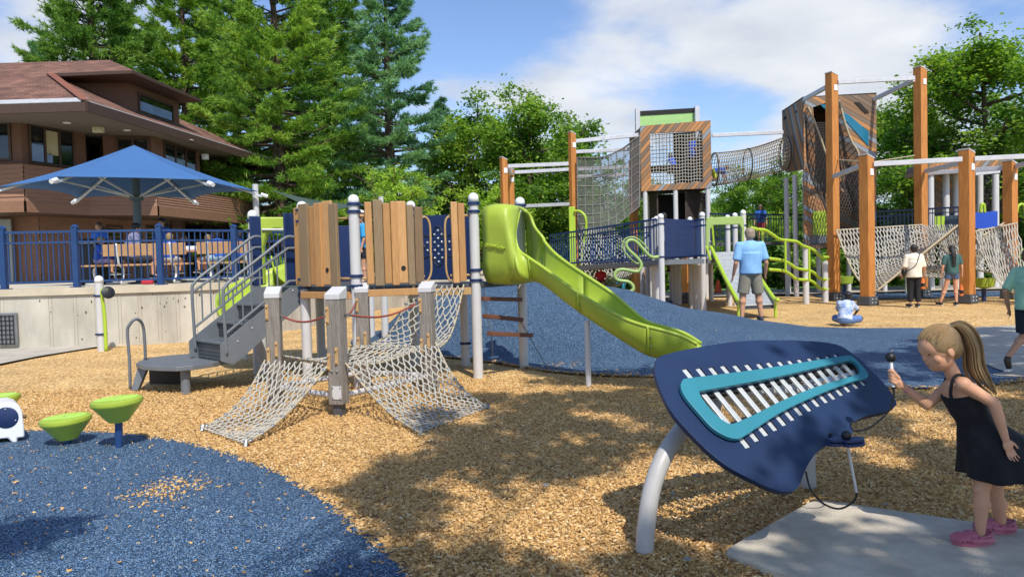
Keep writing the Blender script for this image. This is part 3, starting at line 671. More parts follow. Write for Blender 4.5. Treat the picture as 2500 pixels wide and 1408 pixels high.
# ---- upper walls
up = [V(-26, 22.65, 0), xy(66, 22.7), xy(222, 24.7), xy(224, 26.1), xy(262, 26.2), xy(264, 25.1), xy(292, 25.2), xy(385, 25.5), xy(497, 29), V(-16, 30, 0)]
b = MB()
for i in range(len(up) - 1):
    p, q = up[i], up[i + 1]; b.add([pad_z(p, 3.4), pad_z(q, 3.4), pad_z(q, 6.1), pad_z(p, 6.1)], [(0, 1, 2, 3)])
bb(b, 'wall', M_STUCCO)
def window(p, q, z0, z1, panes, t0=.0, t1=1.0, proud=.02, fills=()):
    """a framed window on the wall line p-q between t0 and t1"""
    a = p.lerp(q, t0); c = p.lerp(q, t1); d = (c - a); L_ = d.length; d.normalize(); nn = V(d.y, -d.x, 0)
    f = MB(); w_ = .07; o = nn * .05
    def bar(s0, s1, za, zb): f.hexa([pad_z(a + d * s0, za) , pad_z(a + d * s1, za), pad_z(a + d * s1, za) - nn * -.0 + nn * -.03, pad_z(a + d * s0, za) + nn * -.03] and [pad_z(a + d * s0, za) + o, pad_z(a + d * s1, za) + o, pad_z(a + d * s1, za) - nn * .03, pad_z(a + d * s0, za) - nn * .03, pad_z(a + d * s0, zb) + o, pad_z(a + d * s1, zb) + o, pad_z(a + d * s1, zb) - nn * .03, pad_z(a + d * s0, zb) - nn * .03])
    bar(0, L_, z0, z0 + w_); bar(0, L_, z1 - w_, z1)
    for i in range(panes + 1):
        s = i * (L_ - w_) / panes; bar(s, s + w_, z0 + w_, z1 - w_)
    fr = bb(f, 'window', M_TRIM)
    for i in range(panes):
        s0 = w_ + i * (L_ - w_) / panes; s1 = (i + 1) * (L_ - w_) / panes; g = MB()
        g.add([pad_z(a + d * s0, z0 + w_) + nn * proud, pad_z(a + d * s1, z0 + w_) + nn * proud, pad_z(a + d * s1, z1 - w_) + nn * proud, pad_z(a + d * s0, z1 - w_) + nn * proud], [(0, 1, 2, 3)])
        g.build('pane', M_GLASS, fr, world=True)
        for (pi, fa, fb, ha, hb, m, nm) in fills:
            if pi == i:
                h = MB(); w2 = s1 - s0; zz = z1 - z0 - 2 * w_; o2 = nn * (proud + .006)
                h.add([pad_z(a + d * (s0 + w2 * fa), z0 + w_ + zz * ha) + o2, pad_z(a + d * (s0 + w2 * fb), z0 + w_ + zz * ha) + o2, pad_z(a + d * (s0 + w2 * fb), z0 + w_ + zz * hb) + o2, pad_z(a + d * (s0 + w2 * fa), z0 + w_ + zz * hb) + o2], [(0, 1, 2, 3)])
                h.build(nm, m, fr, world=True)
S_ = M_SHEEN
window(up[0], up[1], 4.85, 6.0, 5, .3, .975, fills=((4, 0, .7, .3, .42, S_, 'painted_reflection'),))
window(up[1], up[2], 4.78, 5.98, 3, .1, .8, fills=((0, 0.04, .96, .02, .5, S_, 'painted_sheen'), (1, .02, .98, .25, .95, M_BLIND, 'blind'), (1, 0, .5, .02, .3, S_, 'painted_sheen')))
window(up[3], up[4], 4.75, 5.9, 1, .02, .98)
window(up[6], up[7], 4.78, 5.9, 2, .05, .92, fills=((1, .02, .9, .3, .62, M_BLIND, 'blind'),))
window(up[7], up[8], 4.85, 5.95, 3, .2, .9, fills=((0, .04, .96, .02, .55, S_, 'painted_sheen'), (1, .04, .96, .02, .55, S_, 'painted_sheen'), (2, .04, .96, .02, .5, S_, 'painted_sheen')))
# ---- ground floor walls under the band
gf = [V(-26, 24.2, 0), xy(100, 24.4), xy(255, 26.2), xy(310, 27.2), xy(350, 27.4), xy(445, 29.0)]
b = MB()
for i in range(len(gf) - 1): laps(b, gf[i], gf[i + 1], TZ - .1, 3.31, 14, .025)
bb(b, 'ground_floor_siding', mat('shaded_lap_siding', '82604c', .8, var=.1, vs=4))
b = MB(); b.prism([pad_z(xy(-6, 24.15), TZ), pad_z(xy(33, 24.18), TZ), pad_z(xy(33, 24.18), 3.22), pad_z(xy(-6, 24.15), 3.22)], (0, -.06, 0)); bb(b, 'door', M_DOOR)
window(gf[2], gf[3], TZ, 3.1, 1, .12, .85)
window(gf[4], gf[5], TZ + .5, 3.15, 2, .08, .72)
b = MB()
for px, y in ((440, 28.6), (512, 32), (548, 32.5)):
    b = MB()
    c = xy(px, y); b.box((c.x, c.y, (TZ + 3.3) / 2), (.35, .35, 3.3 - TZ + .02)); bb(b, 'pillar', M_TRIM)
b = MB(); b.prism([pad_z(xy(452, 36), TZ), pad_z(xy(640, 36), TZ), pad_z(xy(640, 36), 3.1), pad_z(xy(452, 36), 3.1)], (0, .3, 0)); bb(b, 'courtyard_wall', M_CWALL)
# ---- roof
EZ = 6.12
e0, e1, e2 = V(-30, 21.35, EZ), V(P(210, 258, 21.0).x, 21.0, EZ), V(P(675, 400, 33.7).x, 33.7, EZ)
h1 = V(-14.35, 24.1, 7.68); r1 = V(-13.45, 26, 8.63); r0 = V(-30, 26, 8.63)
b = MB()
b.add([e0, e1, h1, V(-14.3, 26, 8.62), r0], [(0, 1, 2, 3, 4)])                       # front slope
b.add([e1, e2, V(-15.6, 30.8, 8.4), V(-14.9, 26.0, 8.35), h1], [(0, 1, 2, 3, 4)])    # long slope to the right
b.add([e2, V(-15.6, 30.8, 8.4), V(-30, 30.8, 8.4), V(-30, 33.7, EZ)], [(0, 3, 2, 1)])
roof = bb(b, 'roof', M_SHINGLE, solid=.05)
b = MB(); hp = [e1 + V(.02, -.02, .06), h1 + V(.02, -.02, .06)]
for i in range(22):
    q = hp[0].lerp(hp[1], (i + .2) / 22); q2 = hp[0].lerp(hp[1], (i + 1.25) / 22); b.beam(q + V(0, 0, .02), q2, .24, .025)
b.build('hip_ridge_cap', mat('red_brown_ridge_cap', '9a6654', .85), roof, world=True)
b = MB(); b.beam(e0 + V(0, .16, .125), e1 + V(-.12, .16, .125), .42, .02, up=(0, -.5, 1)); b.beam(e1 + V(-.1, .05, .10), e2 + V(-.1, 0, .10), .22, .02, up=(.4, 0, 1)); b.build('drip_flashing', M_GUTTER, roof, world=True)
b = MB(); b.beam(e0 + V(0, 0, -.11), e1 + V(.01, 0, -.11), .08, .24); b.beam(e1 + V(0, 0, -.11), e2 + V(0, 0, -.11), .08, .24); b.beam(e2 + V(0, 0, -.11), V(-30, 33.7, EZ - .11), .08, .24); b.build('fascia', M_TRIM, roof, world=True)
b = MB(); b.prism([e0 + V(0, .03, -.16), e1 + V(-.03, .03, -.16), e2 + V(-.03, -.03, -.16), V(-30, 33.6, EZ - .16)], (0, 0, .02)); b.build('soffit', M_SOFFIT, roof, world=True)
b = MB()
for px, py in ((163, 300), (310, 318), (464, 342), (210, 545), (235, 530)):
    if py > 400: continue
    q = G(px, py, EZ - .16); b = MB(); b.lathe((q.x, q.y, EZ - .175), [(0.0, 0), (.11, 0), (.12, .02)], 12); b.build('recessed_light', M_CAP, roof, world=True)
b = MB(); q = P(240, 317, 23.6); b.box(q, (.32, .12, .17)); b.box(q + V(-.08, -.07, -.01), (.07, .03, .07)); b.box(q + V(.08, -.07, -.01), (.07, .03, .07)); bb(b, 'emergency_light', mat('ivory_fixture', 'cfc6a6', .5), bevel=.01)
b = MB(); q = P(501, 383, 28.6); b.box(q, (.2, .2, .2)); b.cyl(q + V(0, -.12, -.03), q + V(0, -.06, -.03), .07); bb(b, 'wall_light', M_CAP, bevel=.01)
# dormer
d_f, d_c, d_r = V(-14.5, 24.9, 0), V(P(315, 256, 25.1).x, 25.1, 0), V(P(438, 300, 28.2).x, 28.2, 0)
b = MB(); b.add([pad_z(d_f, 6.9), pad_z(d_c, 6.6), pad_z(d_c, 7.72), pad_z(d_f, 7.72), pad_z(d_r, 6.3), pad_z(d_r, 7.72), V(-16, 28.4, 6.5), V(-16, 28.4, 7.72)], [(0, 1, 2, 3), (1, 4, 5, 2), (4, 6, 7, 5)])
dorm = bb(b, 'dormer', M_STUCCO)
window(d_c, d_r, 6.78, 7.45, 1, .16, .86, fills=((0, .02, .98, .05, .62, S_, 'painted_sheen'),))
DE = 7.74; q0, q1, q2 = V(-14.5, 24.15, DE), V(P(323, 181, 24.0).x, 24.0, DE), V(P(490, 250, 28.3).x, 28.3, DE)
b = MB(); b.add([q0, q1, r1, V(-14.5, 26, 8.63), q2, V(-15, 28.3, 8.2), V(-15, 26, 8.63)], [(0, 1, 2, 3), (1, 4, 2), (2, 4, 5, 6)]); b.build('dormer_roof', M_SHINGLE, dorm, world=True, solid=.04)
b = MB(); b.prism([q0 + V(0, .02, -.09), q1 + V(-.02, .02, -.09), q2 + V(-.02, -.02, -.09), V(-15.2, 28.3, DE - .09)], (0, 0, .03)); b.beam(q0 + V(0, 0, -.03), q1 + V(0, 0, -.03), .05, .1); b.beam(q1 + V(0, 0, -.03), q2 + V(0, 0, -.03), .05, .1); b.build('dormer_eave', M_TRIM, dorm, world=True)

# ---- terrace wall
wl = curve([V(-16, 14.85, 0), xy(0, 14.9), xy(230, 15.15), xy(384, 15.4), xy(520, 16.0), xy(690, 17.6), xy(800, 20.0), xy(912, 24.6), xy(966, 26.0), V(-3.2, 27.2, 0), V(-1, 28.5, 0), V(1.5, 30, 0)], 6)
wall = thing('concrete_wall', 'low cast concrete retaining wall curving along the terrace under the blue fence', 'wall', (-9, 15.2, 0))
def strip(b, pts, z0, z1, off, th):
    L_, R_ = [], []
    for i, p in enumerate(pts):
        d = (pts[min(i + 1, len(pts) - 1)] - pts[max(i - 1, 0)]).normalized(); n = V(d.y, -d.x, 0)
        L_.append(p + n * off); R_.append(p + n * (off - th))
    b.grid([[pad_z(p, z0) for p in L_], [pad_z(p, z1) for p in L_], [pad_z(p, z1) for p in R_], [pad_z(p, z0) for p in R_]], flip=True)
    return L_, R_
b = MB(); strip(b, wl, -.1, 1.03, 0, .25); bb(b, 'wall_face', M_CWALL, wall, smooth=True)
b = MB(); strip(b, wl, 1.03, 1.17, .05, .4); bb(b, 'coping', M_CCAP, wall, smooth=True, angle=30)
b = MB(); rnd = random.Random(4)
cum = 0
for i in range(3, len(wl) - 16):
    if i % 2: continue
    p = wl[i]; d = (wl[i + 1] - wl[i - 1]).normalized(); n = V(d.y, -d.x, 0)
    for o in (-.03, .03): b.beam(p + d * o + n * .003 + V(0, 0, .02), p + d * o + n * .003 + V(0, 0, 1.0), .006, .008)
bb(b, 'form_joint', mat('wall_joint', 'a89f8b', .95), wall)
b = MB()
for k in range(70):
    i = rnd.randrange(2, len(wl) - 22); p = wl[i].lerp(wl[i + 1], rnd.random()); d = (wl[i + 1] - wl[i]).normalized(); n = V(d.y, -d.x, 0)
    c = p + n * .004 + V(0, 0, rnd.choice((rnd.uniform(.1, .95), rnd.uniform(.7, 1.0)))); s = rnd.uniform(.006, .022)
    pts = [c + d * s * math.cos(a) * rnd.uniform(.4, 1.2) + V(0, 0, s * math.sin(a) * rnd.uniform(.5, 2.2)) for a in [j * PI / 3 for j in range(6)]]
    b.add(pts, [tuple(range(6))])
bb(b, 'bug_hole', mat('void_dark', '4e473c', .95), wall)
bbx = MB(); q = P(12, 805, 14.86); bbx.box(q + V(0, 0, .02), (.5, .06, .62)); vt = bbx.build('wall_vent', M_STEEL, wall, world=True, bevel=.01)
b = MB()
for i in range(7):
    b.beam(q + V(-.2, -.04, -.27 + i * .09), q + V(.2, -.04, -.27 + i * .09), .012, .015)
for i in range(6): b.beam(q + V(-.2 + i * .08, -.045, -.29), q + V(-.2 + i * .08, -.045, .29), .012, .012)
b.build('grille', M_BLACK, vt, world=True)
b = MB(); poly = [pad_z(p, 1.155) for p in wl] + [V(6, 48, 1.155), V(-40, 48, 1.155), V(-40, 15, 1.155)]; b.add(poly, [tuple(range(len(poly)))]); tag(b.build('terrace', mat('terrace_concrete', 'c9c0ab', .85, var=.08, vs=1.5, bump=.2, bs=80)), kind='structure')
# ---- blue fence
fl = []
for i, p in enumerate(wl):
    d = (wl[min(i + 1, len(wl) - 1)] - wl[max(i - 1, 0)]).normalized(); fl.append(p - V(d.y, -d.x, 0) * .16)
fence = thing('metal_fence', 'blue metal picket fence on the concrete terrace wall, left side', 'fence', (-9, 15.4, 1.17))
cl_ = [0]
for i in range(1, len(fl)): cl_.append(cl_[-1] + (fl[i] - fl[i - 1]).length)
def along(s):
    i = int(np.searchsorted(cl_, s)); i = max(1, min(i, len(cl_) - 1)); t = (s - cl_[i - 1]) / (cl_[i] - cl_[i - 1]); return fl[i - 1].lerp(fl[i], t)
def s_of_px(px):
    best = min(range(400), key=lambda k: abs((lambda q: 1250 + F_PX * (q - CAM).dot(RTV) / (q - CAM).dot(FW))(along(cl_[-1] * k / 400) + V(0, 0, 1.2)) - px)); return cl_[-1] * best / 400
ps = [s_of_px(8), s_of_px(190), s_of_px(395), s_of_px(573)]
ps = [ps[0] - 1.7] + ps + [ps[-1] + 1.8 * k for k in range(1, 6)]
for s in ps:
    p = along(s); b = MB(); b.box((p.x, p.y, 1.17 + .6), (.11, .11, 1.2)); b.lathe((p.x, p.y, 2.37), [(.085, 0), (.085, .025), (.02, .06), (0.001, .065)], 4); b.box((p.x, p.y, 1.18), (.2, .2, .015)); bb(b, 'fence_post', M_NAVYM, fence, bevel=.004)
b = MB()
for z, h in ((2.29, .045), (2.08, .035), (1.29, .04)):
    for i in range(len(ps) - 1): b.beam(pad_z(along(ps[i]), z), pad_z(along(ps[i + 1]), z), .04, h)
bb(b, 'rail', M_NAVYM, fence)
k = 0
for i in range(len(ps) - 1):
    a, c = along(ps[i]), along(ps[i + 1]); n = 13; b = MB()
    for j in range(1, n):
        q = a.lerp(c, j / n); b.box((q.x, q.y, 1.79), (.02, .02, 1.0))
    bb(b, 'pickets', M_NAVYM, fence)
# ---- umbrella
uc = xy(340, 19.0); um = thing('patio_umbrella', 'large hexagonal blue patio umbrella with steel ribs over the terrace', 'umbrella', (uc.x, uc.y, TZ), rz=R(26))
RU, zr, za = 2.92, 3.5 - TZ, 4.6 - TZ
cor = [V(math.cos(R(60 * i)) * RU, math.sin(R(60 * i)) * RU, zr) for i in range(6)]
b = MB()
for i in range(6):
    a, c = cor[i], cor[(i + 1) % 6]; rows = []
    for u in range(9):
        t = u / 8; row = []
        for v in range(13):
            s = v / 12; e = a.lerp(c, s); mid = (1 - (2 * s - 1) ** 2); e = e * (1 - .13 * mid) ; e.z = zr + .05 * mid
            q = V(0, 0, za).lerp(e, t); q.z -= .12 * math.sin(PI * t) * .6; row.append(q)
        rows.append(row)
    b.grid(rows)
b.build('canopy', M_UMB, um, smooth=True, recalc=True, solid=.006, angle=12)
for i in range(6):
    c = cor[i]; b = MB(); b.beam(V(0, 0, za - .16), c * 1.03 + V(0, 0, -.13 - .03 * c.z), .05, .05); rb = b.build('rib', M_ALU, um)
    b = MB(); e = c * 1.04; e.z = c.z - .09; d = V(c.x, c.y, -.33 * RU).normalized(); b.cyl(e - d * .06, e + d * .12, .05, .05); b.build('rib_end_cap', M_CAP, rb, smooth=True)
    b = MB(); mdp = V(0, 0, za).lerp(c, .66) + V(0, 0, -.12); b.beam(V(0, 0, zr - .22), mdp, .035, .035); b.build('strut', M_ALU, um)
b = MB(); b.cyl((0, 0, 0), (0, 0, za - .03), .10, .09, 18); b.lathe((0, 0, zr - .3), [(.1, 0), (.16, .03), (.16, .12), (.1, .15)], 16); b.lathe((0, 0, 0), [(.22, 0), (.22, .03), (.1, .04)], 16); b.build('pole', M_POLE, um, smooth=True)
# ---- sail and its posts
for px, y, top, lb in ((623, 20.5, 450, 'white shade sail post rising behind the stairs beside the umbrella tip'), (930, 25, 480, 'short white post top holding the sail behind the tan planks')):
    q = P(px, top, y); b = MB(); b.cyl((q.x, q.y, 1.1), q, .085, .08, 16); tag(b.build('sail_post', M_WHITE, smooth=True), lb, 'post')
sail = thing('shade_sail', 'dark green fabric shade sail stretched behind the tan plank wall', 'shade sail', (P(800, 490, 22).x, 22, 0))
c0, c1, c2, c3 = P(662, 464, 20.4), P(985, 487, 25), P(905, 500, 23), P(760, 520, 18.8)
b = MB(); rows = []
for i in range(11):
    u = i / 10; rows.append([(c0.lerp(c1, u)).lerp(c0.lerp(c2, u).lerp(c3, .45 * math.sin(PI * u)), v / 6) + V(0, 0, -.25 * math.sin(PI * u) * (1 - .3 * v / 6)) for v in range(7)])
b.grid(rows); bb(b, 'sail_cloth', M_SAIL, sail, smooth=2, solid=.006)
# ================================================================ NEAR PLAY STRUCTURE
def on_line(px, py, a, c):                             # point seen at a pixel on the upright plane through a and c
    a = V(a[0], a[1], 0); c = V(c[0], c[1], 0); d = (c - a).normalized(); n = V(d.y, -d.x, 0); r = ray(px, py); return CAM + r * ((a - CAM).dot(n) / r.dot(n))
def node_at(q, y): p = P(q, 640, y); return (p.x, p.y)
def wb(b, name, m, parent, **k): return b.build(name, m, parent, world=True, **k)
def cap_post(parent, x, y, top, clamps=(), r=.064, m=None, cap=True, name='post', z0=-.05):
    b = MB(); t = top - r; b.cyl((x, y, z0), (x, y, t - (.06 if cap else 0)), r, n=18)
    o = wb(b, name, m or M_WHITE, parent, smooth=True)
    if cap:
        b = MB(); b.lathe((x, y, t - .06), [(r + .003, 0), (r + .003, .055)] + [((r + .003) * math.cos(a), .055 + (r + .003) * math.sin(a)) for a in [k * PI / 12 for k in range(1, 7)]], 18); wb(b, 'post_cap', M_CAP, o, smooth=2)
    for z in clamps:
        b = MB(); b.lathe((x, y, z - .018), [(r + .001, 0), (r + .013, 0), (r + .013, .036), (r + .001, .036)], 18)
        for a in (-2.2, -.6, .9): b.box((x + math.cos(a) * (r + .02), y + math.sin(a) * (r + .02), z), (.03, .03, .03), a)
        wb(b, 'clamp', M_NAVY, o, smooth=True)
    return o
ply = thing('play_structure', 'small play structure with tan and brown plank walls, grey stairs and lime green slide', 'play structure', (-1.6, 10.4, 0))
pS, pC, pB, pA, pE, pF, pG = (-3.6, 10.62), node_at(742, 9.75), node_at(868, 9.12), node_at(1160, 9.63), node_at(1273, 10.45), node_at(1007, 11.1), node_at(885, 12.3)
cap_post(ply, *pS, 2.27, (2.12, 1.98)); cap_post(ply, *pC, 2.30, (2.18, 2.04, 1.30, 1.19, 1.12)); cap_post(ply, *pB, 2.31, (2.19, 2.10, 1.33, 1.21))
cap_post(ply, *pA, 2.34, (2.20, 2.10, 1.36, 1.23)); cap_post(ply, *pE, 2.34, (2.22,)); cap_post(ply, *pF, 2.38, (2.27,)); cap_post(ply, *pG, 2.36, (2.2, 1.7))
for px, d in ((777, 11.5), (1130, 10.9), (632, 10.72), (935, 13.6), (902, 14.5)): q = node_at(px, d); cap_post(ply, *q, 1.16, (.3,) if px == 1130 else (), cap=False, name='support_post')
deck = [pS, pC, pB, pA, pE, pF, pG, (-3.5, 11.9)]
b = MB(); b.prism([(p[0], p[1], 1.13) for p in deck], (0, 0, .06)); wb(b, 'deck', M_DGREY, ply, bevel=.01)
def trim(a, c, z, h=.10, off=.07, m=M_TAN, s0=.03, s1=.97):
    a, c = V(*a, 0), V(*c, 0); d = (c - a).normalized(); n = V(d.y, -d.x, 0) * off; b = MB(); b.beam(pad_z(a.lerp(c, s0) + n, z), pad_z(a.lerp(c, s1) + n, z), .05, h); return wb(b, 'edge_board', m, ply, bevel=.006)
trim(pC, pB, 1.10, .085); trim(pB, pA, 1.12, .085, s1=.62)
a, c = V(*pB, 0), V(*pA, 0); d = (c - a).normalized(); n = V(d.y, -d.x, 0); b = MB(); b.beam(pad_z(a.lerp(c, .62), 1.10) + n * .05, pad_z(c, 1.10) + n * .05 - d * .08, .02, .09); wb(b, 'net_mounting_plate', M_TANM, ply, bevel=.004)
def planks(a, c, lst, ybot):
    d = (V(*c, 0) - V(*a, 0)).normalized(); n = V(d.y, -d.x, 0)
    for i, (x0, x1, yt, kind) in enumerate(lst):
        p0, p1 = on_line(x0, 600, a, c), on_line(x1 + .5, 600, a, c); zt = on_line(x0, yt, a, c).z; zb = 1.205 + (.0 if i % 2 else .022)
        lean = d * random.uniform(-.006, .012); o = n * (.078 + .022 * (i % 2) + random.uniform(-.004, .004)); b = MB(); th = n * -.045
        q = [pad_z(p0, zb) + o, pad_z(p1, zb) + o, pad_z(p1, zb) + o + th, pad_z(p0, zb) + o + th]
        b.hexa(q + [k + V(0, 0, zt - zb) - lean for k in q]); pl_ = wb(b, 'plank', (M_BRN, M_BRN2)[i % 2] if kind == 'B' else (M_TAN, M_TAN2, M_TAN3)[i % 3], ply, bevel=.009)
        if x0 in (799, 969):
            cc = p0.lerp(p1, .5) + o; b = MB(); b.lathe((cc.x, cc.y, 1.41) , [(0, 0), (.028, 0), (.030, .004)], 16, axis=n, squash=(1, 1)); h = wb(b, 'knot_hole', M_BLACK, pl_); h.location = n * .003
planks(pC, pB, [(731, 746, 508, 'T'), (746, 767, 499, 'B'), (768, 783, 504, 'T'), (783, 799, 497, 'T'), (799, 820, 492, 'T'), (821, 838, 498, 'B')], 689)
planks(pB, pA, [(892, 909, 494, 'T'), (911, 933, 489, 'B'), (935, 952, 497, 'T'), (953, 969, 493, 'T'), (969, 991, 492, 'T'), (992, 1008, 501, 'B'), (1010, 1030, 506, 'B'), (1100, 1115, 494, 'T'), (1117, 1133, 497, 'T')], 685)
for a, c, z, s0, s1 in ((pC, pB, 2.03, .05, .97), (pC, pB, 1.3, .05, .97), (pB, pA, 2.05, .03, .56), (pB, pA, 1.3, .03, .56), (pB, pA, 2.05, .78, .97), (pB, pA, 1.3, .78, .97)):
    b = MB(); a3, c3 = V(*a, z), V(*c, z); b.cyl(a3.lerp(c3, s0), a3.lerp(c3, s1), .017, n=10); wb(b, 'wall_bar', M_TANM, ply, smooth=True)
for xs in ((1030, 1051), (1103, 1088)):
    b = MB(); w0, w1 = [on_line(x, 600, pB, pA) for x in xs]; n2 = n * .02
    b.tube(curve([pad_z(w0, 2.02), pad_z(w0.lerp(w1, .55), 2.03), pad_z(w1, 1.93), pad_z(w1, 1.6), pad_z(w1, 1.36), pad_z(w0.lerp(w1, .5), 1.24), pad_z(w0, 1.25)], 5), .014, 8); wb(b, 'loop_handle', M_TANM, ply, smooth=2)
# bubble panel and play panel on the far side
def panel(a, c, z0, z1, m, name, th=.02): 
    b = MB(); a, c = V(*a, 0), V(*c, 0); d = (c - a).normalized(); nn = V(d.y, -d.x, 0) * th
    b.hexa([pad_z(a, z0) + nn, pad_z(c, z0) + nn, pad_z(c, z0), pad_z(a, z0), pad_z(a, z1) + nn, pad_z(c, z1) + nn, pad_z(c, z1), pad_z(a, z1)]); return wb(b, name, m, ply, bevel=.008)
bp_ = panel(on_line(1016, 600, pF, pE).xy, on_line(1152, 600, pF, pE).xy, 1.22, 2.15, M_NAVY, 'bubble_panel')
cen = on_line(1072, 601, pF, pE); dd = (V(*pE, 0) - V(*pF, 0)).normalized(); nn = V(dd.y, -dd.x, 0)
b = MB(); st = [cen + dd * ((.25 + .06 * math.cos(6 * t)) * math.sin(t)) * 1.12 + V(0, 0, (.22 + .07 * math.cos(6 * t)) * math.cos(t)) + nn * .026 for t in [k * PI / 24 for k in range(48)]]
b.tube(st, .006, 5, closed=True); wb(b, 'star_groove', M_BLACK, bp_)
b = MB()
for r_ in range(-4, 5):
    k = 5 - abs(r_) // 1 if abs(r_) > 2 else 4 - (r_ % 2)
    k = {4: 1, 3: 2, 2: 3, 1: 4, 0: 3}[abs(r_)]
    for j in range(k): q = cen + dd * ((j - (k - 1) / 2) * .118) + V(0, 0, r_ * .056) + nn * .022; b.sphere(q, .019, 8, 6)
wb(b, 'clear_bubbles', mat('clear_bubble', 'c9cdc8', .1, metal=.5, var=.05), bp_, smooth=2)
g1, g0 = node_at(864, 12.25), node_at(786, 12.0)
gp = panel(g0, g1, 1.2, 2.1, M_NAVY, 'play_panel'); b = MB(); c1 = V(*g1, 0)
for z in (1.85, 1.38): b.lathe((g1[0] - .13, g1[1] - .035, z), [(0, 0), (.06, 0), (.065, .006)], 16, axis=(0, -1, 0))
wb(b, 'sound_holes', M_BLACK, gp); b = MB()
for i in range(3):
    for j in range(4): b.sphere((g1[0] - .18 + i * .045, g1[1] - .04, 1.55 + j * .04), .015, 8, 6)
wb(b, 'white_beads', M_CAP, gp, smooth=2)
# ---- stairs
L0, R0 = V(-4.07, 9.72, 0), V(-3.43, 9.08, 0); u_ = V(.70, .714, 0).normalized(); v_ = (R0 - L0).normalized()
stairs = bpy.data.objects.new('stairs', None); C.objects.link(stairs); stairs.parent = ply; stairs.matrix_parent_inverse = full_matrix(ply).inverted(); stairs.location = L0
W_ = (R0 - L0).length
def SP(s, t, z): return L0 + u_ * s + v_ * t + V(0, 0, z)
for i in range(3):
    z = .57 + i * .215; s = -.02 + i * .28; b = MB()
    b.hexa([SP(s, .02, z - .03), SP(s, W_ - .02, z - .03), SP(s + .31, W_ - .02, z - .03), SP(s + .31, .02, z - .03), SP(s, .02, z), SP(s, W_ - .02, z), SP(s + .31, W_ - .02, z), SP(s + .31, .02, z)])
    t_ = wb(b, 'tread', M_GREY, stairs, bevel=.004)
    b = MB(); zb = z - .23; b.hexa([SP(s + .02, .03, zb), SP(s + .02, W_ - .03, zb), SP(s + .03, W_ - .03, zb), SP(s + .03, .03, zb), SP(s + .02, .03, z - .031), SP(s + .02, W_ - .03, z - .031), SP(s + .03, W_ - .03, z - .031), SP(s + .03, .03, z - .031)])
    wb(b, 'riser', M_DGREY, stairs)
    b = MB()
    for r_ in range(4):
        for k in range(18): q = SP(s + .018, .06 + k * (W_ - .12) / 17, zb + .045 + r_ * .045); b.add([q + v_ * -.012, q + V(0, 0, -.012), q + v_ * .012, q + V(0, 0, .012)], [(0, 1, 2, 3)])
    for r_ in range(6):
        for k in range(18): q = SP(s + .035 + r_ * .045, .06 + k * (W_ - .12) / 17, z + .002); b.add([q + v_ * -.009, q + u_ * -.013, q + v_ * .009, q + u_ * .013], [(0, 1, 2, 3)])
    wb(b, 'perforations', M_BLACK, stairs)
for t in (0, W_):
    b = MB(); o = v_ * (.03 if t else -.03); lo = [(-.10, .36), (.05, .30), (.16, .36), (1.0, .98), (1.0, 1.2), (.84, 1.2), (-.04, .60), (-.10, .55)]
    b.prism([SP(s, t, z) for s, z in lo], o * .35); sg = wb(b, 'stringer', M_GREY, stairs, recalc=True, bevel=.003)
    b = MB()
    for k in range(5): b.sphere(SP(.12 + k * .19, t, .58 + k * .145) + o * .4, .011, 6, 4)
    wb(b, 'bolts', M_ALU, stairs)
for t, zt in ((0, 1.30), (W_, 1.26)):
    b = MB(); z1 = zt + .60; o = t
    b.tube(curve([SP(-.02, o, .42), SP(-.03, o, .8), SP(-.035, o, zt - .10), SP(.0, o, zt - .01), SP(.1, o, zt + .08), SP(.5, o, zt + .36), SP(.80, o, z1 - .03), SP(.93, o, z1 - .02)], 5), .020, 10)
    hr = wb(b, 'handrail', M_GREY, stairs, smooth=2)
    b = MB(); b.tube([SP(-.035, o, zt - .13), SP(.84, o, z1 - .16), SP(.93, o, z1 - .16)], .017, 8); b.tube([SP(-.02, o, zt - .58), SP(.84, o, zt + .02), SP(.93, o, zt + .02)], .017, 8); wb(b, 'mid_rail', M_GREY, stairs, smooth=True)
    b = MB()
    for k in range(1, 8): s = -.03 + k * .118; b.cyl(SP(s, o, zt - .58 + .60 * s / .84), SP(s, o, zt - .11 + .60 * s / .84), .010, n=6)
    wb(b, 'balusters', M_GREY, stairs, smooth=True)
for px, d, y0 in ((622, 10.45, 528), (705, 9.83, 521)):
    q = P(px, y0, d); b = MB(); b.box((q.x, q.y, (q.z + 1.22) / 2), (.03, .17, q.z - 1.22), -R(40)); wb(b, 'entry_panel', M_NAVY, ply, bevel=.012)
# landing at the foot of the stairs
land = [G(px, py, .325) for px, py in ((332, 886), (352, 874), (420, 866), (474, 862), (556, 866), (560, 876), (520, 885), (470, 892), (430, 895), (385, 894), (350, 892))]
b = MB(); b.prism([p + V(0, 0, -.055) for p in land], (0, 0, .055)); ld = wb(b, 'landing', M_GREY, ply, recalc=True, bevel=.006)
b = MB(); q = G(454, 956); b.cyl((q.x, q.y, -.05), (q.x, q.y, .27), .055, n=14); wb(b, 'landing_leg', M_GREY, ld, smooth=True)
b = MB(); q0_ = G(326, 952); b.hexa([q0_ + V(-.03, 0, 0), q0_ + V(.05, 0, 0), q0_ + V(.06, .05, 0), q0_ + V(-.02, .05, 0), q0_ + V(.04, .05, .28), q0_ + V(.16, .05, .28), q0_ + V(.17, .1, .28), q0_ + V(.05, .1, .28)]); wb(b, 'landing_bracket', M_GREY, ld)
b = MB()
for r_ in range(6):
    for k in range(22): q = G(352 + k * 4.4, 890, .22).lerp(G(450, 905, .2), 0) + V(0, .12, -.035 * r_ - .0); b.add([q + V(-.006, 0, -.006), q + V(.006, 0, -.006), q + V(.006, 0, .006), q + V(-.006, 0, .006)], [(0, 1, 2, 3)])
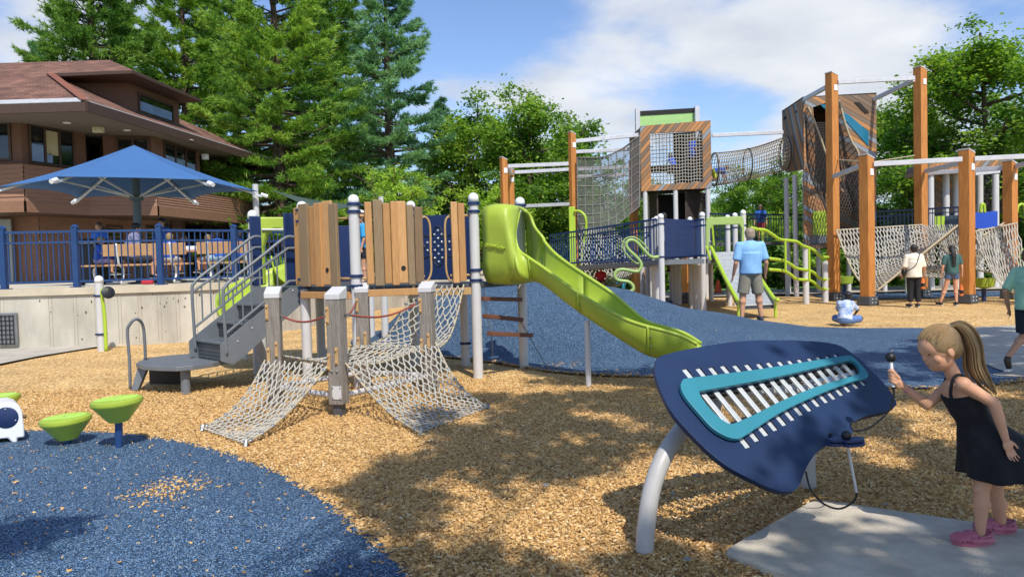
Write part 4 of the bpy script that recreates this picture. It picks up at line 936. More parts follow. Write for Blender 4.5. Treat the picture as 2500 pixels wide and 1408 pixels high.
b2 = MB(); a_, c_ = G(350, 890, .27), G(452, 890, .27); b2.hexa([V(a_.x, a_.y + .14, .0), V(c_.x, c_.y + .14, .0), V(c_.x, c_.y + .15, .0), V(a_.x, a_.y + .15, .0), V(a_.x, a_.y + .14, .26), V(c_.x, c_.y + .14, .26), V(c_.x, c_.y + .15, .26), V(a_.x, a_.y + .15, .26)]); wb(b2, 'step_skirt', M_BLACK, ld)
b = MB(); f0 = G(318, 948); dd_ = f0.y
b.tube(curve([f0 + V(0, 0, 0), P(316, 880, dd_), P(311, 812, dd_), P(316, 793, dd_), P(330, 779, dd_ + .03), P(344, 785, dd_ + .12), P(351, 805, dd_ + .18), P(354, 850, dd_ + .2), P(355, 876, dd_ + .22)], 5), .019, 10); wb(b, 'loop_handrail', M_GREY, stairs, smooth=2)
# ---- spiral slide behind the stairs
sl2 = bpy.data.objects.new('curved_slide', None); C.objects.link(sl2); sl2.parent = ply; sl2.matrix_parent_inverse = full_matrix(ply).inverted(); sl2.location = (-3.9, 11.5, 0)
ha, hb = V(*node_at(632, 11.35), 0), V(*node_at(724, 11.6), 0); hd = (hb - ha); b = MB(); arch = []
outer = [(0, 1.2), (0, 2.17), (.04, 2.22), (.96, 2.22), (1, 2.17), (1, 1.2)]; inner = [(.9, 1.2), (.9, 1.75), (.8, 1.95), (.6, 2.05), (.4, 2.05), (.2, 1.95), (.1, 1.75), (.1, 1.2)]
b.prism([pad_z(ha + hd * s, z) for s, z in outer + inner], V(.02, .09, 0)); wb(b, 'slide_hood', M_LIME, sl2, recalc=True, bevel=.02)
b = MB(); b.cyl(pad_z(ha + hd * .12, 2.03) + V(0, -.02, 0), pad_z(ha + hd * .88, 2.03) + V(0, -.02, 0), .018); wb(b, 'sit_down_bar', M_WHITE, sl2, smooth=True)
path = curve([V(-3.4, 11.75, 1.20), V(-3.5, 12.05, 1.16), V(-3.75, 12.15, 1.0), V(-4.02, 11.98, .84), V(-4.16, 11.6, .68), V(-4.08, 11.25, .52), V(-3.9, 11.05, .40), V(-3.75, 11.1, .33)], 5)
rows = []
for i, p in enumerate(path):
    d = (path[min(i + 1, len(path) - 1)] - path[max(i - 1, 0)]).normalized(); s = V(-d.y, d.x, 0).normalized(); t = i / (len(path) - 1); row = []
    hi = lerp(.45, .14, min(1, t * 1.15)); ho = lerp(.55, .38, t) if t < .8 else .25
    for k in range(15):
        a = -PI / 2 + PI * k / 14; x = math.sin(a) * .3; z = (1 - math.cos(a)) * 1.0; z = z * (hi if a > 0 else ho); row.append(p + s * x + V(0, 0, z))
    rows.append(row)
b = MB(); b.grid(rows); wb(b, 'slide_chute', M_LIME, sl2, smooth=2, solid=.025, recalc=True)
q = G(600, 873); b = MB(); b.cyl((q.x, q.y, -.05), (q.x, q.y, .5), .035); wb(b, 'slide_leg', M_WHITE, sl2, smooth=True)
# ---- big lime slide
slide = bpy.data.objects.new('slide', None); C.objects.link(slide); slide.parent = ply; slide.matrix_parent_inverse = full_matrix(ply).inverted(); slide.location = (.9, 8.9, 0)
us = V(.75, -.66, 0)
def s0_(k, top=2.19, bot=1.17, push=0.0, wide=0.0):
    o = us * k; fk = (.75, 1, 1, 1, 1, .7, .3, .25, .25, .4, .7); ns = V(-.66, -.75, 0)
    pts = [V(-.08, 10.05, top), V(-.22, 9.88, top - .005), V(-.345, 9.73, top - .045), V(-.35, 9.72, 1.7), V(-.345, 9.73, bot + .06), V(-.08, 10.05, bot), V(.2, 10.42, bot + .06), V(.22, 10.44, 1.7), V(.2, 10.42, top - .07), V(.06, 10.22, top - .005), V(-.07, 10.06, top)]
    return [p + o * fk[i] + (ns * wide if i in (2, 3, 4) else V(0, 0, 0)) for i, p in enumerate(pts)]
def sec(NL, NT, NB, Bt, FB, FT, FL):
    return curve([P(*NL), P(*NT), P(*NB), P(*Bt), P(*FB), P(*FT), P(*FL)], 4)
hood = [curve(s0_(0), 3), curve(s0_(.12), 3), curve(s0_(.26, 2.18), 3), curve(s0_(.36, 2.15), 3)]
def resample(row, n=27):
    L_ = [0]
    for i in range(1, len(row)): L_.append(L_[-1] + (row[i] - row[i - 1]).length)
    out = []
    for k in range(n):
        s = L_[-1] * k / (n - 1); i = int(np.searchsorted(L_, s)); i = max(1, min(i, len(L_) - 1)); t = (s - L_[i - 1]) / max(1e-6, L_[i] - L_[i - 1]); out.append(row[i - 1].lerp(row[i], t))
    return out
H_ = [resample(h) for h in hood]
H_.append(resample(sec((1264, 534, 9.72), (1246, 566, 9.44), (1246, 660, 9.42), (1266, 690, 9.75), (1304, 668, 10.1), (1304, 570, 10.12), (1292, 524, 10.0))))
H_.append(resample(sec((1257, 572, 9.62), (1256, 606, 9.40), (1260, 668, 9.37), (1280, 689, 9.62), (1314, 664, 9.95), (1318, 605, 10.0), (1306, 556, 9.95))))
H_.append(resample(sec((1266, 610, 9.5), (1262, 630, 9.36), (1272, 672, 9.32), (1294, 688, 9.58), (1326, 662, 9.85), (1331, 610, 9.95), (1325, 580, 9.92))))
NLp = [(1292, 630, 9.38), (1330, 656, 9.17), (1370, 686, 8.95), (1425, 724, 8.68), (1475, 753, 8.5), (1525, 778, 8.38), (1570, 794, 8.28), (1617, 806, 8.2), (1665, 821, 8.15), (1702, 840, 8.12)]
FLp = [(1331, 592, 9.84), (1352, 616, 9.66), (1382, 640, 9.5), (1440, 679, 9.26), (1495, 716, 9.08), (1540, 755, 8.92), (1576, 783, 8.8), (1618, 797, 8.72), (1668, 812, 8.68), (1712, 838, 8.66)]
BTp = [(1308, 686, 9.5), (1340, 705, 9.3), (1376, 733, 9.15), (1432, 774, 8.88), (1482, 808, 8.72), (1532, 838, 8.6), (1580, 862, 8.5), (1622, 876, 8.42), (1668, 882, 8.38), (1705, 876, 8.36)]
for N_, B_, F_ in zip(NLp, BTp, FLp):
    a, b0, c = P(*N_), P(*B_), P(*F_); m1 = a.lerp(c, .5); row = []
    for k in range(27):
        t = -1 + 2 * k / 26; g = abs(t) ** 2.6; side = a if t < 0 else c
        x = m1.lerp(side, abs(math.sin(t * PI / 2)) ** .75); z = lerp(b0.z, side.z, 1 - math.cos(t * PI / 2) ** .9 if abs(t) < 1 else 1); row.append(V(x.x, x.y, z))
    H_.append(resample(row))
rows = []
for i in range(len(H_) - 1):
    n_ = 1 if i < 3 else 4
    for k in range(n_):
        row = []
        for j in range(27):
            a, b1, c, d = H_[max(i - 1, 0)][j], H_[i][j], H_[i + 1][j], H_[min(i + 2, len(H_) - 1)][j]; t = k / n_
            row.append(0.5 * ((2 * b1) + (c - a) * t + (2 * a - 5 * b1 + 4 * c - d) * t * t + (3 * b1 - a - 3 * c + d) * t ** 3))
        rows.append(row)
rows.append(H_[-1]); hs = 3 + 4 * 4
b = MB(); b.grid(rows[:hs + 1]); wb(b, 'slide_hood', M_LIME, slide, smooth=2, solid=.022, recalc=True)
cut = [hs, hs + 11, hs + 25, len(rows) - 1]
for i in range(3):
    b = MB(); b.grid(rows[cut[i]:cut[i + 1] + 1]); sg = wb(b, 'slide_section', M_LIME, slide, smooth=2, solid=.022, recalc=True)
    b = MB(); row = rows[cut[i]]; ctr = sum((q for q in row), V(0, 0, 0)) / 27; b.tube([ctr.lerp(q, 1.035) for q in row], .016, 6); wb(b, 'section_flange', M_LIME, slide, smooth=2); b = MB()
    for j in (3, 6, 9, 17, 20, 23): b.sphere(ctr.lerp(row[j], 1.05) + us * .03, .010, 8, 5)
    wb(b, 'flange_bolts', M_STEEL, slide, smooth=2)
b = MB(); b.tube([r_[0] for r_ in rows[5:]], .022, 8); b.tube([r_[-1] for r_ in rows[5:]], .022, 8); wb(b, 'rolled_lip', M_LIME, slide, smooth=2)
q = G(1437, 938); b = MB(); b.cyl((q.x, q.y, -.05), (q.x + .0, q.y + .02, .74), .032); wb(b, 'slide_leg', M_WHITE, slide, smooth=True)
# raised ribs and lettering on the hood side
def text_obj(txt, name, size, mtx, m, parent, ext=.004):
    cu = bpy.data.curves.new(name, 'FONT'); cu.body = txt; cu.size = size; cu.extrude = ext; cu.resolution_u = 2
    o = bpy.data.objects.new('tmp', cu); C.objects.link(o); dg = bpy.context.evaluated_depsgraph_get(); me = bpy.data.meshes.new_from_object(o.evaluated_get(dg)); bpy.data.objects.remove(o)
    me.name = name; me.materials.clear(); me.materials.append(m); r_ = bpy.data.objects.new(name, me); C.objects.link(r_)
    if parent: r_.parent = parent; r_.matrix_parent_inverse = full_matrix(parent).inverted()
    r_.matrix_world = mtx; loc, rot, sc = mtx.decompose(); r_.rotation_mode = 'QUATERNION'; r_.location, r_.rotation_quaternion, r_.scale = loc, rot, sc; return r_
tx = V(.72, -.66, -.17).normalized(); tn = V(-.66, -.75, 0).normalized(); ty = tn.cross(tx).normalized(); tx = ty.cross(tn)
o_ = V(-.345, 9.73, 1.655) + us * .05 + V(-.66, -.75, 0) * .04
text_obj('SlideWinder', 'raised_lettering', .070, Matrix(((tx.x, ty.x, tn.x, o_.x), (tx.y, ty.y, tn.y, o_.y), (tx.z, ty.z, tn.z, o_.z), (0, 0, 0, 1))), M_LIME, slide, .012)
# ladder of brown boards on chains below the hood
lad = bpy.data.objects.new('board_ladder', None); C.objects.link(lad); lad.parent = ply; lad.matrix_parent_inverse = full_matrix(ply).inverted(); lad.location = (.1, 10, 0)
bds = [((1176, 729, 9.75), (1270, 731, 10.3)), ((1184, 771, 9.7), (1272, 780, 10.25)), ((1194, 814, 9.6), (1296, 818, 10.1))]
for p0, p1 in bds: b = MB(); b.beam(P(*p0), P(*p1), .09, .055); wb(b, 'rung', mat('brown_rung', '6e4530', .7), lad, bevel=.006)
for s in (.06, .95):
    pts = [P(*p0).lerp(P(*p1), s) for p0, p1 in bds]; pts = [pts[0] + V(0, 0, .25)] + pts + [pts[-1] + V(.25 * s, -.1, -.45)]; pts[-1].z = .02; b = MB()
    for i in range(len(pts) - 1):
        k = int((pts[i + 1] - pts[i]).length / .035)
        for j in range(k):
            q = pts[i].lerp(pts[i + 1], j / k); d = (pts[i + 1] - pts[i]).normalized(); e = (V(1, 0, 0) if j % 2 else V(0, 1, 0)) * .010
            b.tube([q + e, q + d * .035 + e, q + d * .035 - e, q - e], .004, 4, closed=True)
    wb(b, 'chain', M_DGREY, lad)
# ================================================================ ROPE NETS
def net_mesh(S, nu, nv, r=.0075, knots=0, jit=.0, sides=4, sq=False, seed=1):
    """rope net over the surface S(u, v); honeycomb by default, square when sq"""
    b = MB(); rg = random.Random(seed); e = []
    if sq:
        for i in range(nu + 1): e.append([S(i / nu, j / nv) for j in range(nv + 1)])
        for j in range(nv + 1): e.append([S(i / nu, j / nv) for i in range(nu + 1)])
        for l in e: b.tube(l, r, sides, caps=False)
    else:
        J = {}
        def pt(i, j, k):
            key = (round(i, 2), j, k)
            if key not in J:
                u = min(1, max(0, i / nu)); v = (j + (.34 if k else 0)) / nv
                J[key] = S(min(1, max(0, u + rg.uniform(-jit, jit) / nu)), min(1, max(0, v + rg.uniform(-jit, jit) / nv)))
            return J[key]
        for j in range(nv):
            o = .5 * (j % 2)
            for i in range(nu + 1):
                x = i + o
                if x > nu + .01: continue
                a, c = pt(x, j, 0), pt(x, j, 1); b.tube([a, c], r * 1.35, sides, caps=False)
                for dx in (-.5, .5):
                    x2 = x + dx
                    if x2 < -.01 or x2 > nu + .01 or j + 1 > nv: continue
                    d = pt(x2, j + 1, 0) if j + 1 < nv else S(min(1, max(0, x2 / nu)), 1); m_ = c.lerp(d, .5) + V(0, 0, -.006)
                    b.tube([c, m_, d], r, sides, caps=False)
    return b
def quad_s(c00, c10, c11, c01, sag=0.0, side_sag=(0, 0), pull=0.0):
    """bilinear patch: u along c00-c10, v along c00-c01, belly and drooping side edges"""
    def S(u, v):
        p = c00.lerp(c10, u).lerp(c01.lerp(c11, u), v)
        p = p + V(0, 0, -sag * math.sin(PI * v) * (.55 + .45 * math.sin(PI * u)) - side_sag[0] * math.sin(PI * v) * (1 - u) - side_sag[1] * math.sin(PI * v) * u)
        if pull: m_ = c00.lerp(c10, .5).lerp(c01.lerp(c11, .5), v); p = p.lerp(V(m_.x, m_.y, p.z), pull * math.sin(PI * v) * abs(2 * u - 1))
        return p
    return S
def edge_cable(S, fixed, axis, n=26, r=.012, knots=9, kr=.026, m=None, parent=None):
    b = MB(); pts = [S(fixed, k / n) if axis == 'v' else S(k / n, fixed) for k in range(n + 1)]; b.tube(pts, r, 6)
    b.m = 1
    for k in range(knots):
        t = (k + .5) / knots; p = S(fixed, t) if axis == 'v' else S(t, fixed); b.sphere(p, kr, 8, 6, (1, 1, .75))
    return wb(b, 'edge_cable', [m or M_ROPEB, M_STEEL], parent, smooth=2)
nc = thing('net_climber', 'weathered grey timber posts carrying off-white rope climbing nets in front of the plank walls', 'rope climber', (-1.75, 8.3, 0))
wp = {}
for k, px, d in (('a', 669, 8.15), ('b', 822, 7.43), ('c', 887, 9.1), ('d', 1044, 8.7)):
    q = P(px, 800, d); wp[k] = V(q.x, q.y, 0)
for k, rot in (('a', .12), ('b', -.28), ('c', .05), ('d', -.2)):
    p = wp[k]; b = MB(); w_ = .15; z0 = .10 if k == 'b' else -.05; b.box((p.x, p.y, (1.17 + z0) / 2), (w_, w_, 1.17 - z0), rot); o = wb(b, 'timber_post', M_WOODG, nc, bevel=.01)
    mtx = Matrix.Rotation(rot, 3, 'Z'); b = MB(); h = w_ / 2 + .006
    cs = [mtx @ V(x, y, 0) for x, y in ((-h, -h), (h, -h), (h, h), (-h, h))]; b.hexa([p + c + V(0, 0, 1.13) for c in cs] + [p + c + V(0, 0, 1.185 if i < 2 else 1.255) for i, c in enumerate(cs)]); wb(b, 'post_cap', M_WHITE, o, bevel=.006)
    for zz, fx in ((.98, -1), (.52, -1), (.58, 1)):
        b = MB(); c = p + mtx @ V(fx * .055 if fx < 0 else .03, -w_ / 2 - .004, zz); b.box(c, (.035, .012, .17), rot)
        for s in (-.06, .06): b.sphere(c + V(0, 0, s) + mtx @ V(0, -.012, 0), .013, 8, 5)
        wb(b, 'rope_bracket', M_TANM, o, bevel=.004)
    if k == 'b':
        b = MB(); b.box(p + mtx @ V(.02, -w_ / 2 - .004, .22), (.10, .008, .13), rot); wb(b, 'foot_plate', M_WHITE, o, bevel=.004)
        b = MB()
        for sx in (-.02, .06):
            for sz in (.17, .27): b.sphere(p + mtx @ V(sx, -w_ / 2 - .010, sz), .008, 6, 4)
        for sx in (-.025, .03): b.sphere(p + mtx @ V(sx, -w_ / 2 - .002, .43), .014, 8, 5)
        wb(b, 'bolts', M_STEEL, o, smooth=2)
        b = MB(); b.box((p.x, p.y, .05), (.09, .09, .14), rot); wb(b, 'steel_shoe', M_DGREY, o)
for a, c in (('a', 'b'), ('b', 'd'), ('a', 'c'), ('c', 'd')):
    b = MB(); b.cyl(wp[a] + V(0, 0, .17), wp[c] + V(0, 0, .17), .03); wb(b, 'ground_tube', M_WHITE, nc, smooth=True)
def rope(a, c, sag, r=.011, z=.98):
    pts = [a.lerp(c, t / 14) + V(0, 0, z - sag * math.sin(PI * t / 14)) for t in range(15)]; b = MB(); b.tube(pts, r, 8); o = wb(b, 'hand_rope', M_ROPER, nc, smooth=2)
    b = MB(); b.tube(pts[:2], r * 1.15, 8); b.tube(pts[-2:], r * 1.15, 8); wb(b, 'rope_end_fitting', M_STEEL, o, smooth=True)
rope(wp['a'] + V(.08, -.02, -.04), wp['b'] + V(-.08, 0, 0), .07); rope(wp['b'] + V(.08, 0, 0), wp['c'] + V(-.07, -.05, .04), .05); rope(wp['b'] + V(.08, 0, 0), wp['d'] + V(-.08, 0, .04), .09)
def add_net(S, nu, nv, edges=(('v', 0), ('v', 1)), r=.0085, knots=8, name='rope_net', seed=1):
    o = wb(net_mesh(S, nu, nv, r, jit=.2, seed=seed), name, M_ROPE, nc, smooth=2)
    for ax, f in edges: edge_cable(S, f, ax, parent=o, knots=knots, kr=.024, r=.011)
    return o
zt = .50
A_, B_, C_, D_ = [wp[k] + V(0, 0, zt) for k in 'abcd']
add_net(quad_s(A_ + V(.08, .02, 0), B_ + V(-.07, .02, 0), D_ + V(-.08, 0, 0), C_ + V(-.06, -.08, 0), sag=.16), 11, 12, edges=(('v', 0), ('v', 1), ('u', 0), ('u', 1)), seed=2)
gl = [G(492, 1047), G(598, 1086)]
S1 = quad_s(A_ + V(-.09, -.06, -.03), B_ + V(-.08, -.02, 0), gl[1] + V(0, 0, .01), gl[0] + V(0, 0, .01), sag=.17, side_sag=(.02, .02), pull=.10); add_net(S1, 12, 16, knots=8, seed=3)
gr = [G(1026, 1058), G(1192, 996)]
S2 = quad_s(B_ + V(.08, -.02, 0), D_ + V(.08, .05, .05), gr[1] + V(0, 0, .01), gr[0] + V(0, 0, .01), sag=.17, side_sag=(.02, .02), pull=.06); add_net(S2, 15, 17, knots=8, seed=4)
tl, tr_ = on_line(1013, 693, pB, pA) + V(0, -.06, 0), on_line(1133, 694, pB, pA) + V(0, -.06, 0)
S3 = quad_s(tl, tr_, D_ + V(.12, .12, -.02), C_ + V(.05, .05, 0), sag=.26, side_sag=(.04, .04)); add_net(S3, 9, 15, knots=8, seed=5)
b = MB()
for q in gl + gr: b.cyl(q + V(0, 0, -.02), q + V(0, .03, .03), .02, n=8)
wb(b, 'ground_anchors', M_STEEL, nc, smooth=True)
# ================================================================ SMALL THINGS NEAR THE CAMERA
M_TOP = mat('ridged_lime_top', 'a9cc5a', .4, var=.06, vs=3)
def pod(px, base, h, label, r=.195, tilt=(0, 0)):
    q = G(px, base); t = thing('stepping_pod', label, 'stepping pod', (q.x, q.y, 0), group='lime green stepping pods on the blue rubber')
    m3 = Matrix.Rotation(tilt[0], 3, 'Y') @ Matrix.Rotation(tilt[1], 3, 'X'); ax = m3 @ V(0, 0, 1)
    b = MB(); b.lathe((0, 0, h), [(.055, -.195), (.075, -.19), (r - .012, -.056), (r, -.045), (r + .004, -.03), (r, -.006), (r - .012, 0), (r - .03, .001), (0.0, .003)], 40, axis=ax); b.build('pod_body', M_LIME, t, smooth=True, angle=35)
    b = MB()
    for k in range(-7, 8):
        y0 = k * .024; 
        if abs(y0) > r - .04: continue
        hw = math.sqrt((r - .03) ** 2 - y0 * y0); n = 22; pts = [V(-hw + 2 * hw * i / n, y0 + (.007 if i % 2 else -.007), .0035) for i in range(n + 1)]; b.tube([V(0, 0, h) + m3 @ p for p in pts], .003, 4)
    b.build('grip_ridges', M_TOP, t)
    b = MB(); b.lathe((0, 0, h), [(.02, .002), (.018, .006), (0, .007)], 12, axis=ax); b.build('centre_bolt', M_OLIVE, t)
    b = MB(); b.cyl((0, 0, -.05), V(0, 0, h) + ax * -.18, .030, n=16); b.build('pod_post', M_NAVYM, t, smooth=True)
    return t
pod(163, 1084, .235, 'low lime green stepping pod, the nearer of the two whole ones', tilt=(-.05, .02)); pod(290, 1093, .41, 'lime green stepping pod on a taller blue post', tilt=(-.05, .01))
pod(-4, 1030, .26, 'lime green stepping pod cut by the left edge behind the white speaker box', tilt=(-.04, .03))
# white speaker box
q = G(30, 1081); sb = thing('speaker_box', 'white rounded outdoor speaker box with round black grille at the left edge', 'speaker', (q.x, q.y, 0))
fx = V(math.cos(R(22)), math.sin(R(22)), 0); fy = V(-fx.y, fx.x, 0)
prof = [(-.17, 0), (-.17, .30)] + [(-.17 + .05 * (1 - math.cos(a)), .30 + .05 * math.sin(a)) for a in (.5, 1.0, 1.57)] + [(0, .355), (.06, .33), (.085, .27), (.095, .1), (.095, .04), (.04, .04), (.04, .0), (.0, .0), (-.03, .045), (-.1, .045), (-.12, 0)]
b = MB(); b.prism([fx * x + V(0, 0, z) for x, z in prof], fy * .34 + fx * -.10); b.build('cabinet', M_CAP, sb, recalc=True, bevel=.012, smooth=True)
b = MB(); c = fx * -.035 + V(0, 0, .225) - fy * .004; b.lathe(c, [(0, .004), (.085, .004), (.092, 0)], 32, axis=-fy); o = b.build('speaker_grille', M_NAVY, sb, smooth=True)
b = MB()
for a in (1.6, 3.75, 5.9): b.sphere(c - fy * .006 + fx * math.cos(a) * .075 + V(0, 0, math.sin(a) * .075), .006, 8, 5)
b.build('screws', M_ALU, o, smooth=2)
b = MB()
for k in range(30): rr = .004 * math.sqrt(k) ; a = k * 2.4; b.sphere(c - fy * .0055 + fx * math.cos(a) * rr + V(0, 0, math.sin(a) * rr), .0011, 4, 3)
b.build('sound_holes', M_GREY, o)
# white post with lime tube and black disc by the wall
q = G(273, 849); tp = thing('talk_tube', 'white capped post with a lime tube and round black disc against the concrete wall', 'talk tube', (q.x, q.y - .35, 0))
p0 = V(q.x, q.y - .35, 0); cap_post(tp, p0.x, p0.y, 1.40, (1.02, .30), r=.075)
b = MB(); o = V(.11, -.06, 0); b.tube(curve([p0 + o + V(0, 0, -.02), p0 + o + V(0, 0, .6), p0 + o + V(-.03, 0, 1.05), p0 + o + V(0, 0, 1.14), p0 + o + V(.09, -.02, 1.12)], 6), .032, 10); wb(b, 'lime_tube', M_LIMEM, tp, smooth=2)
b = MB(); b.lathe(p0 + o + V(.10, -.03, 1.08), [(0, .018), (.10, .014), (.118, .004), (.118, -.004), (.03, -.04)], 24, axis=(.62, -.72, .25)); wb(b, 'black_disc', M_BLACK, tp, smooth=True)

# ---- chimes (tilted metallophone panel)
T_, AD = R(42), R(27)
xa = V(math.cos(AD), math.sin(AD), 0); xb = V(math.sin(AD) * math.cos(T_), -math.cos(AD) * math.cos(T_), -math.sin(T_)); xn = xa.cross(xb) * -1
if xn.z < 0: xn = -xn
XC = P(1850, 1000, 3.9)
def XP(px, py, off=0.0):
    r = ray(px, py); s = ((XC + xn * off) - CAM).dot(xn) / r.dot(xn); q = CAM + r * s; return q
def x2(p): return Vector(((p - XC).dot(xa), (p - XC).dot(xb)))
def x3(v, off=0.0): return XC + xa * v[0] + xb * v[1] + xn * off
def z5(x, y): return (x / 2.4273 + 1540, y / 2.4273 + 800)
chm = thing('outdoor_chimes', 'tilted dark blue outdoor chime panel with teal frame and silver bars on curved grey legs', 'musical instrument', (XC.x, XC.y, 0))
OUT = [(1616, 868), (1600, 885), (1603, 925), (1637, 1000), (1700, 1072), (1765, 1130), (1840, 1172), (1890, 1194), (1928, 1199), (1950, 1186), (1970, 1138), (1998, 1100), (2040, 1074), (2080, 1060), (2078, 1042), (2086, 1028), (2120, 1013), (2165, 1003), (2184, 993), (2187, 978), (2162, 940), (2105, 882), (2068, 853), (2040, 840), (1990, 833), (1900, 830), (1800, 833), (1690, 850)]
def smooth2(pts, n=5): return [Vector((p.x, p.y)) for p in curve([V(p[0], p[1], 0) for p in pts], n, closed=True)]
out2 = smooth2([x2(XP(*p)) for p in OUT], 5)
OPEN = [z5(*p) for p in ((404, 384), (430, 376), (600, 346), (900, 288), (1250, 206), (1310, 203), (1340, 225), (1352, 262), (1325, 284), (1100, 352), (900, 432), (740, 512), (620, 566), (580, 572), (545, 555), (480, 500), (420, 425))]
RING = [z5(*p) for p in ((296, 350), (306, 312), (350, 296), (700, 253), (1000, 208), (1270, 165), (1320, 176), (1360, 215), (1402, 265), (1396, 298), (1300, 322), (1100, 400), (900, 495), (750, 590), (665, 645), (620, 657), (560, 640), (480, 590), (380, 480), (320, 405))]
open2 = smooth2([x2(XP(*p, .02)) for p in OPEN], 4); ring2 = smooth2([x2(XP(*p, .028)) for p in RING], 4)
UL = [(300, 248), (380, 243), (455, 238), (525, 228), (598, 225), (668, 220), (738, 215), (797, 208), (862, 202), (922, 197), (980, 190), (1040, 182), (1092, 175), (1145, 169), (1195, 160)]
LR = [(688, 706), (742, 668), (797, 635), (852, 605), (905, 575), (955, 545), (1005, 515), (1056, 490), (1106, 462), (1155, 440), (1200, 420), (1245, 398), (1290, 376), (1338, 356), (1380, 338)]
holes = []; bars = []
for i, (u0, l0) in enumerate(zip(UL, LR)):
    sc = lerp(1, .72, i / 14); a = x2(XP(*z5(u0[0] + 4, u0[1]))); c = x2(XP(*z5(l0[0] + 14 * sc, l0[1]))); d = (c - a).normalized(); s = Vector((-d.y, d.x)); s = s if s.x > 0 else -s
    w_ = .021 * lerp(1, .92, i / 14)
    a2 = a + s * w_ * .9; c2 = c - s * w_ * .2; cu = a + s * w_; cl2 = c
    d = (c2 - a2).normalized(); s = Vector((-d.y, d.x)); s = s if s.x > 0 else -s
    ln = (c2 - a2).length; f1 = .17; 
    holes.append([a2 - s * w_, a2 + s * w_, a2 + s * w_ + d * ln * f1, a2 - s * w_ + d * ln * f1]); holes.append([c2 - s * w_ - d * ln * f1, c2 + s * w_ - d * ln * f1, c2 + s * w_, c2 - s * w_])
    bars.append((a2 - d * .01, c2 + d * .012, w_ * .74))
def plate(name, outer, hls, off, th, m, parent, bev=.004):
    pts = []; ed = []
    for loop in [outer] + hls:
        k = len(pts); pts += [Vector(p) for p in loop]; ed += [(k + i, k + (i + 1) % len(loop)) for i in range(len(loop))]
    r = geometry.delaunay_2d_cdt(pts, ed, [], 1, 1e-5); b = MB(); fs = []
    for f in r[2]:
        cx = sum(r[0][i].x for i in f) / len(f); cy = sum(r[0][i].y for i in f) / len(f)
        if not inside(cx, cy, outer) or any(inside(cx, cy, h) for h in hls): continue
        fs.append(tuple(f))
    b.add([x3(v, off) for v in r[0]], fs)
    me = bpy.data.meshes.new(name); me.from_pydata(b.v, [], b.f); bm = bmesh.new(); bm.from_mesh(me)
    bmesh.ops.delete(bm, geom=[v for v in bm.verts if not v.link_faces], context='VERTS')
    for f in bm.faces:
        f.normal_update()
        if f.normal.dot(xn) < 0: f.normal_flip()
    bmesh.ops.dissolve_limit(bm, angle_limit=.01, verts=bm.verts, edges=bm.edges)
    bm.to_mesh(me); bm.free(); me.materials.append(m)
    o = bpy.data.objects.new(name, me); C.objects.link(o); o.parent = parent; o.matrix_parent_inverse = full_matrix(parent).inverted()
    md = o.modifiers.new('s', 'SOLIDIFY'); md.thickness = th; md.offset = -1
    if bev: md = o.modifiers.new('b', 'BEVEL'); md.width = bev; md.segments = 2; md.limit_method = 'ANGLE'; md.angle_limit = R(50)
    return o
big_open = [ (p - sum(open2, Vector((0, 0))) / len(open2)) * 1.04 + sum(open2, Vector((0, 0))) / len(open2) for p in open2]
pn = plate('chime_panel', out2, holes + [big_open], 0, .022, M_XNAVY, chm, .005)
plate('panel_backing', [ (p - sum(out2, Vector((0, 0))) / len(out2)) * .985 + sum(out2, Vector((0, 0))) / len(out2) for p in out2], holes + [big_open], -.024, .012, M_BLACK, chm, 0)
plate('teal_frame', ring2, [open2], .030, .022, M_TEAL, chm, .005)
for a2, c2, w_ in bars: b = MB(); b.beam(x3(a2, -.012), x3(c2, -.012), w_ * 2.1, .012, up=xn); wb(b, 'chime_bar', M_ALU, chm, bevel=.002)
b = MB()
for i in (0, -1):
    pass
r0_, r1_ = x3(x2(XP(*z5(420, 395))), -.03), x3(x2(XP(*z5(1320, 225))), -.03); b.beam(r0_, r1_, .02, .03, up=xn); r0_, r1_ = x3(x2(XP(*z5(600, 560))), -.03), x3(x2(XP(*z5(1330, 275))), -.03); b.beam(r0_, r1_, .02, .03, up=xn)
wb(b, 'bar_rails', M_BLACK, chm)
lp = [(1574, 1352, 3.72), (1577, 1290, 3.73), (1590, 1200, 3.76), (1618, 1120, 3.82), (1660, 1055, 3.92), (1700, 1010, 4.02), (1745, 985, 4.12)]
b = MB(); b.tube(curve([P(*p) for p in lp], 6), .046, 16); wb(b, 'curved_leg', M_LEG, chm, smooth=2)
b = MB(); pp = curve([P(*p) for p in lp], 6); b.tube([pp[25], pp[26]], .049, 16); wb(b, 'leg_collar', M_LEG, chm, smooth=True)
lp2 = [P(1975, 1187, 4.70), P(1972, 1140, 4.70), P(1975, 1060, 4.72), P(1990, 990, 4.75), P(2010, 945, 4.78)]
b = MB(); b.tube(curve(lp2, 6), .046, 16); wb(b, 'curved_leg', M_LEG, chm, smooth=2)
b = MB(); b.tube([x3(x2(XP(1672, 960)), -.06), x3(x2(XP(1830, 1140)), -.06)], .03, 12); b.tube([x3(x2(XP(1700, 930)), -.07), x3(x2(XP(2110, 930)), -.07)], .03, 12); wb(b, 'support_frame', M_WHITE, chm, smooth=True)
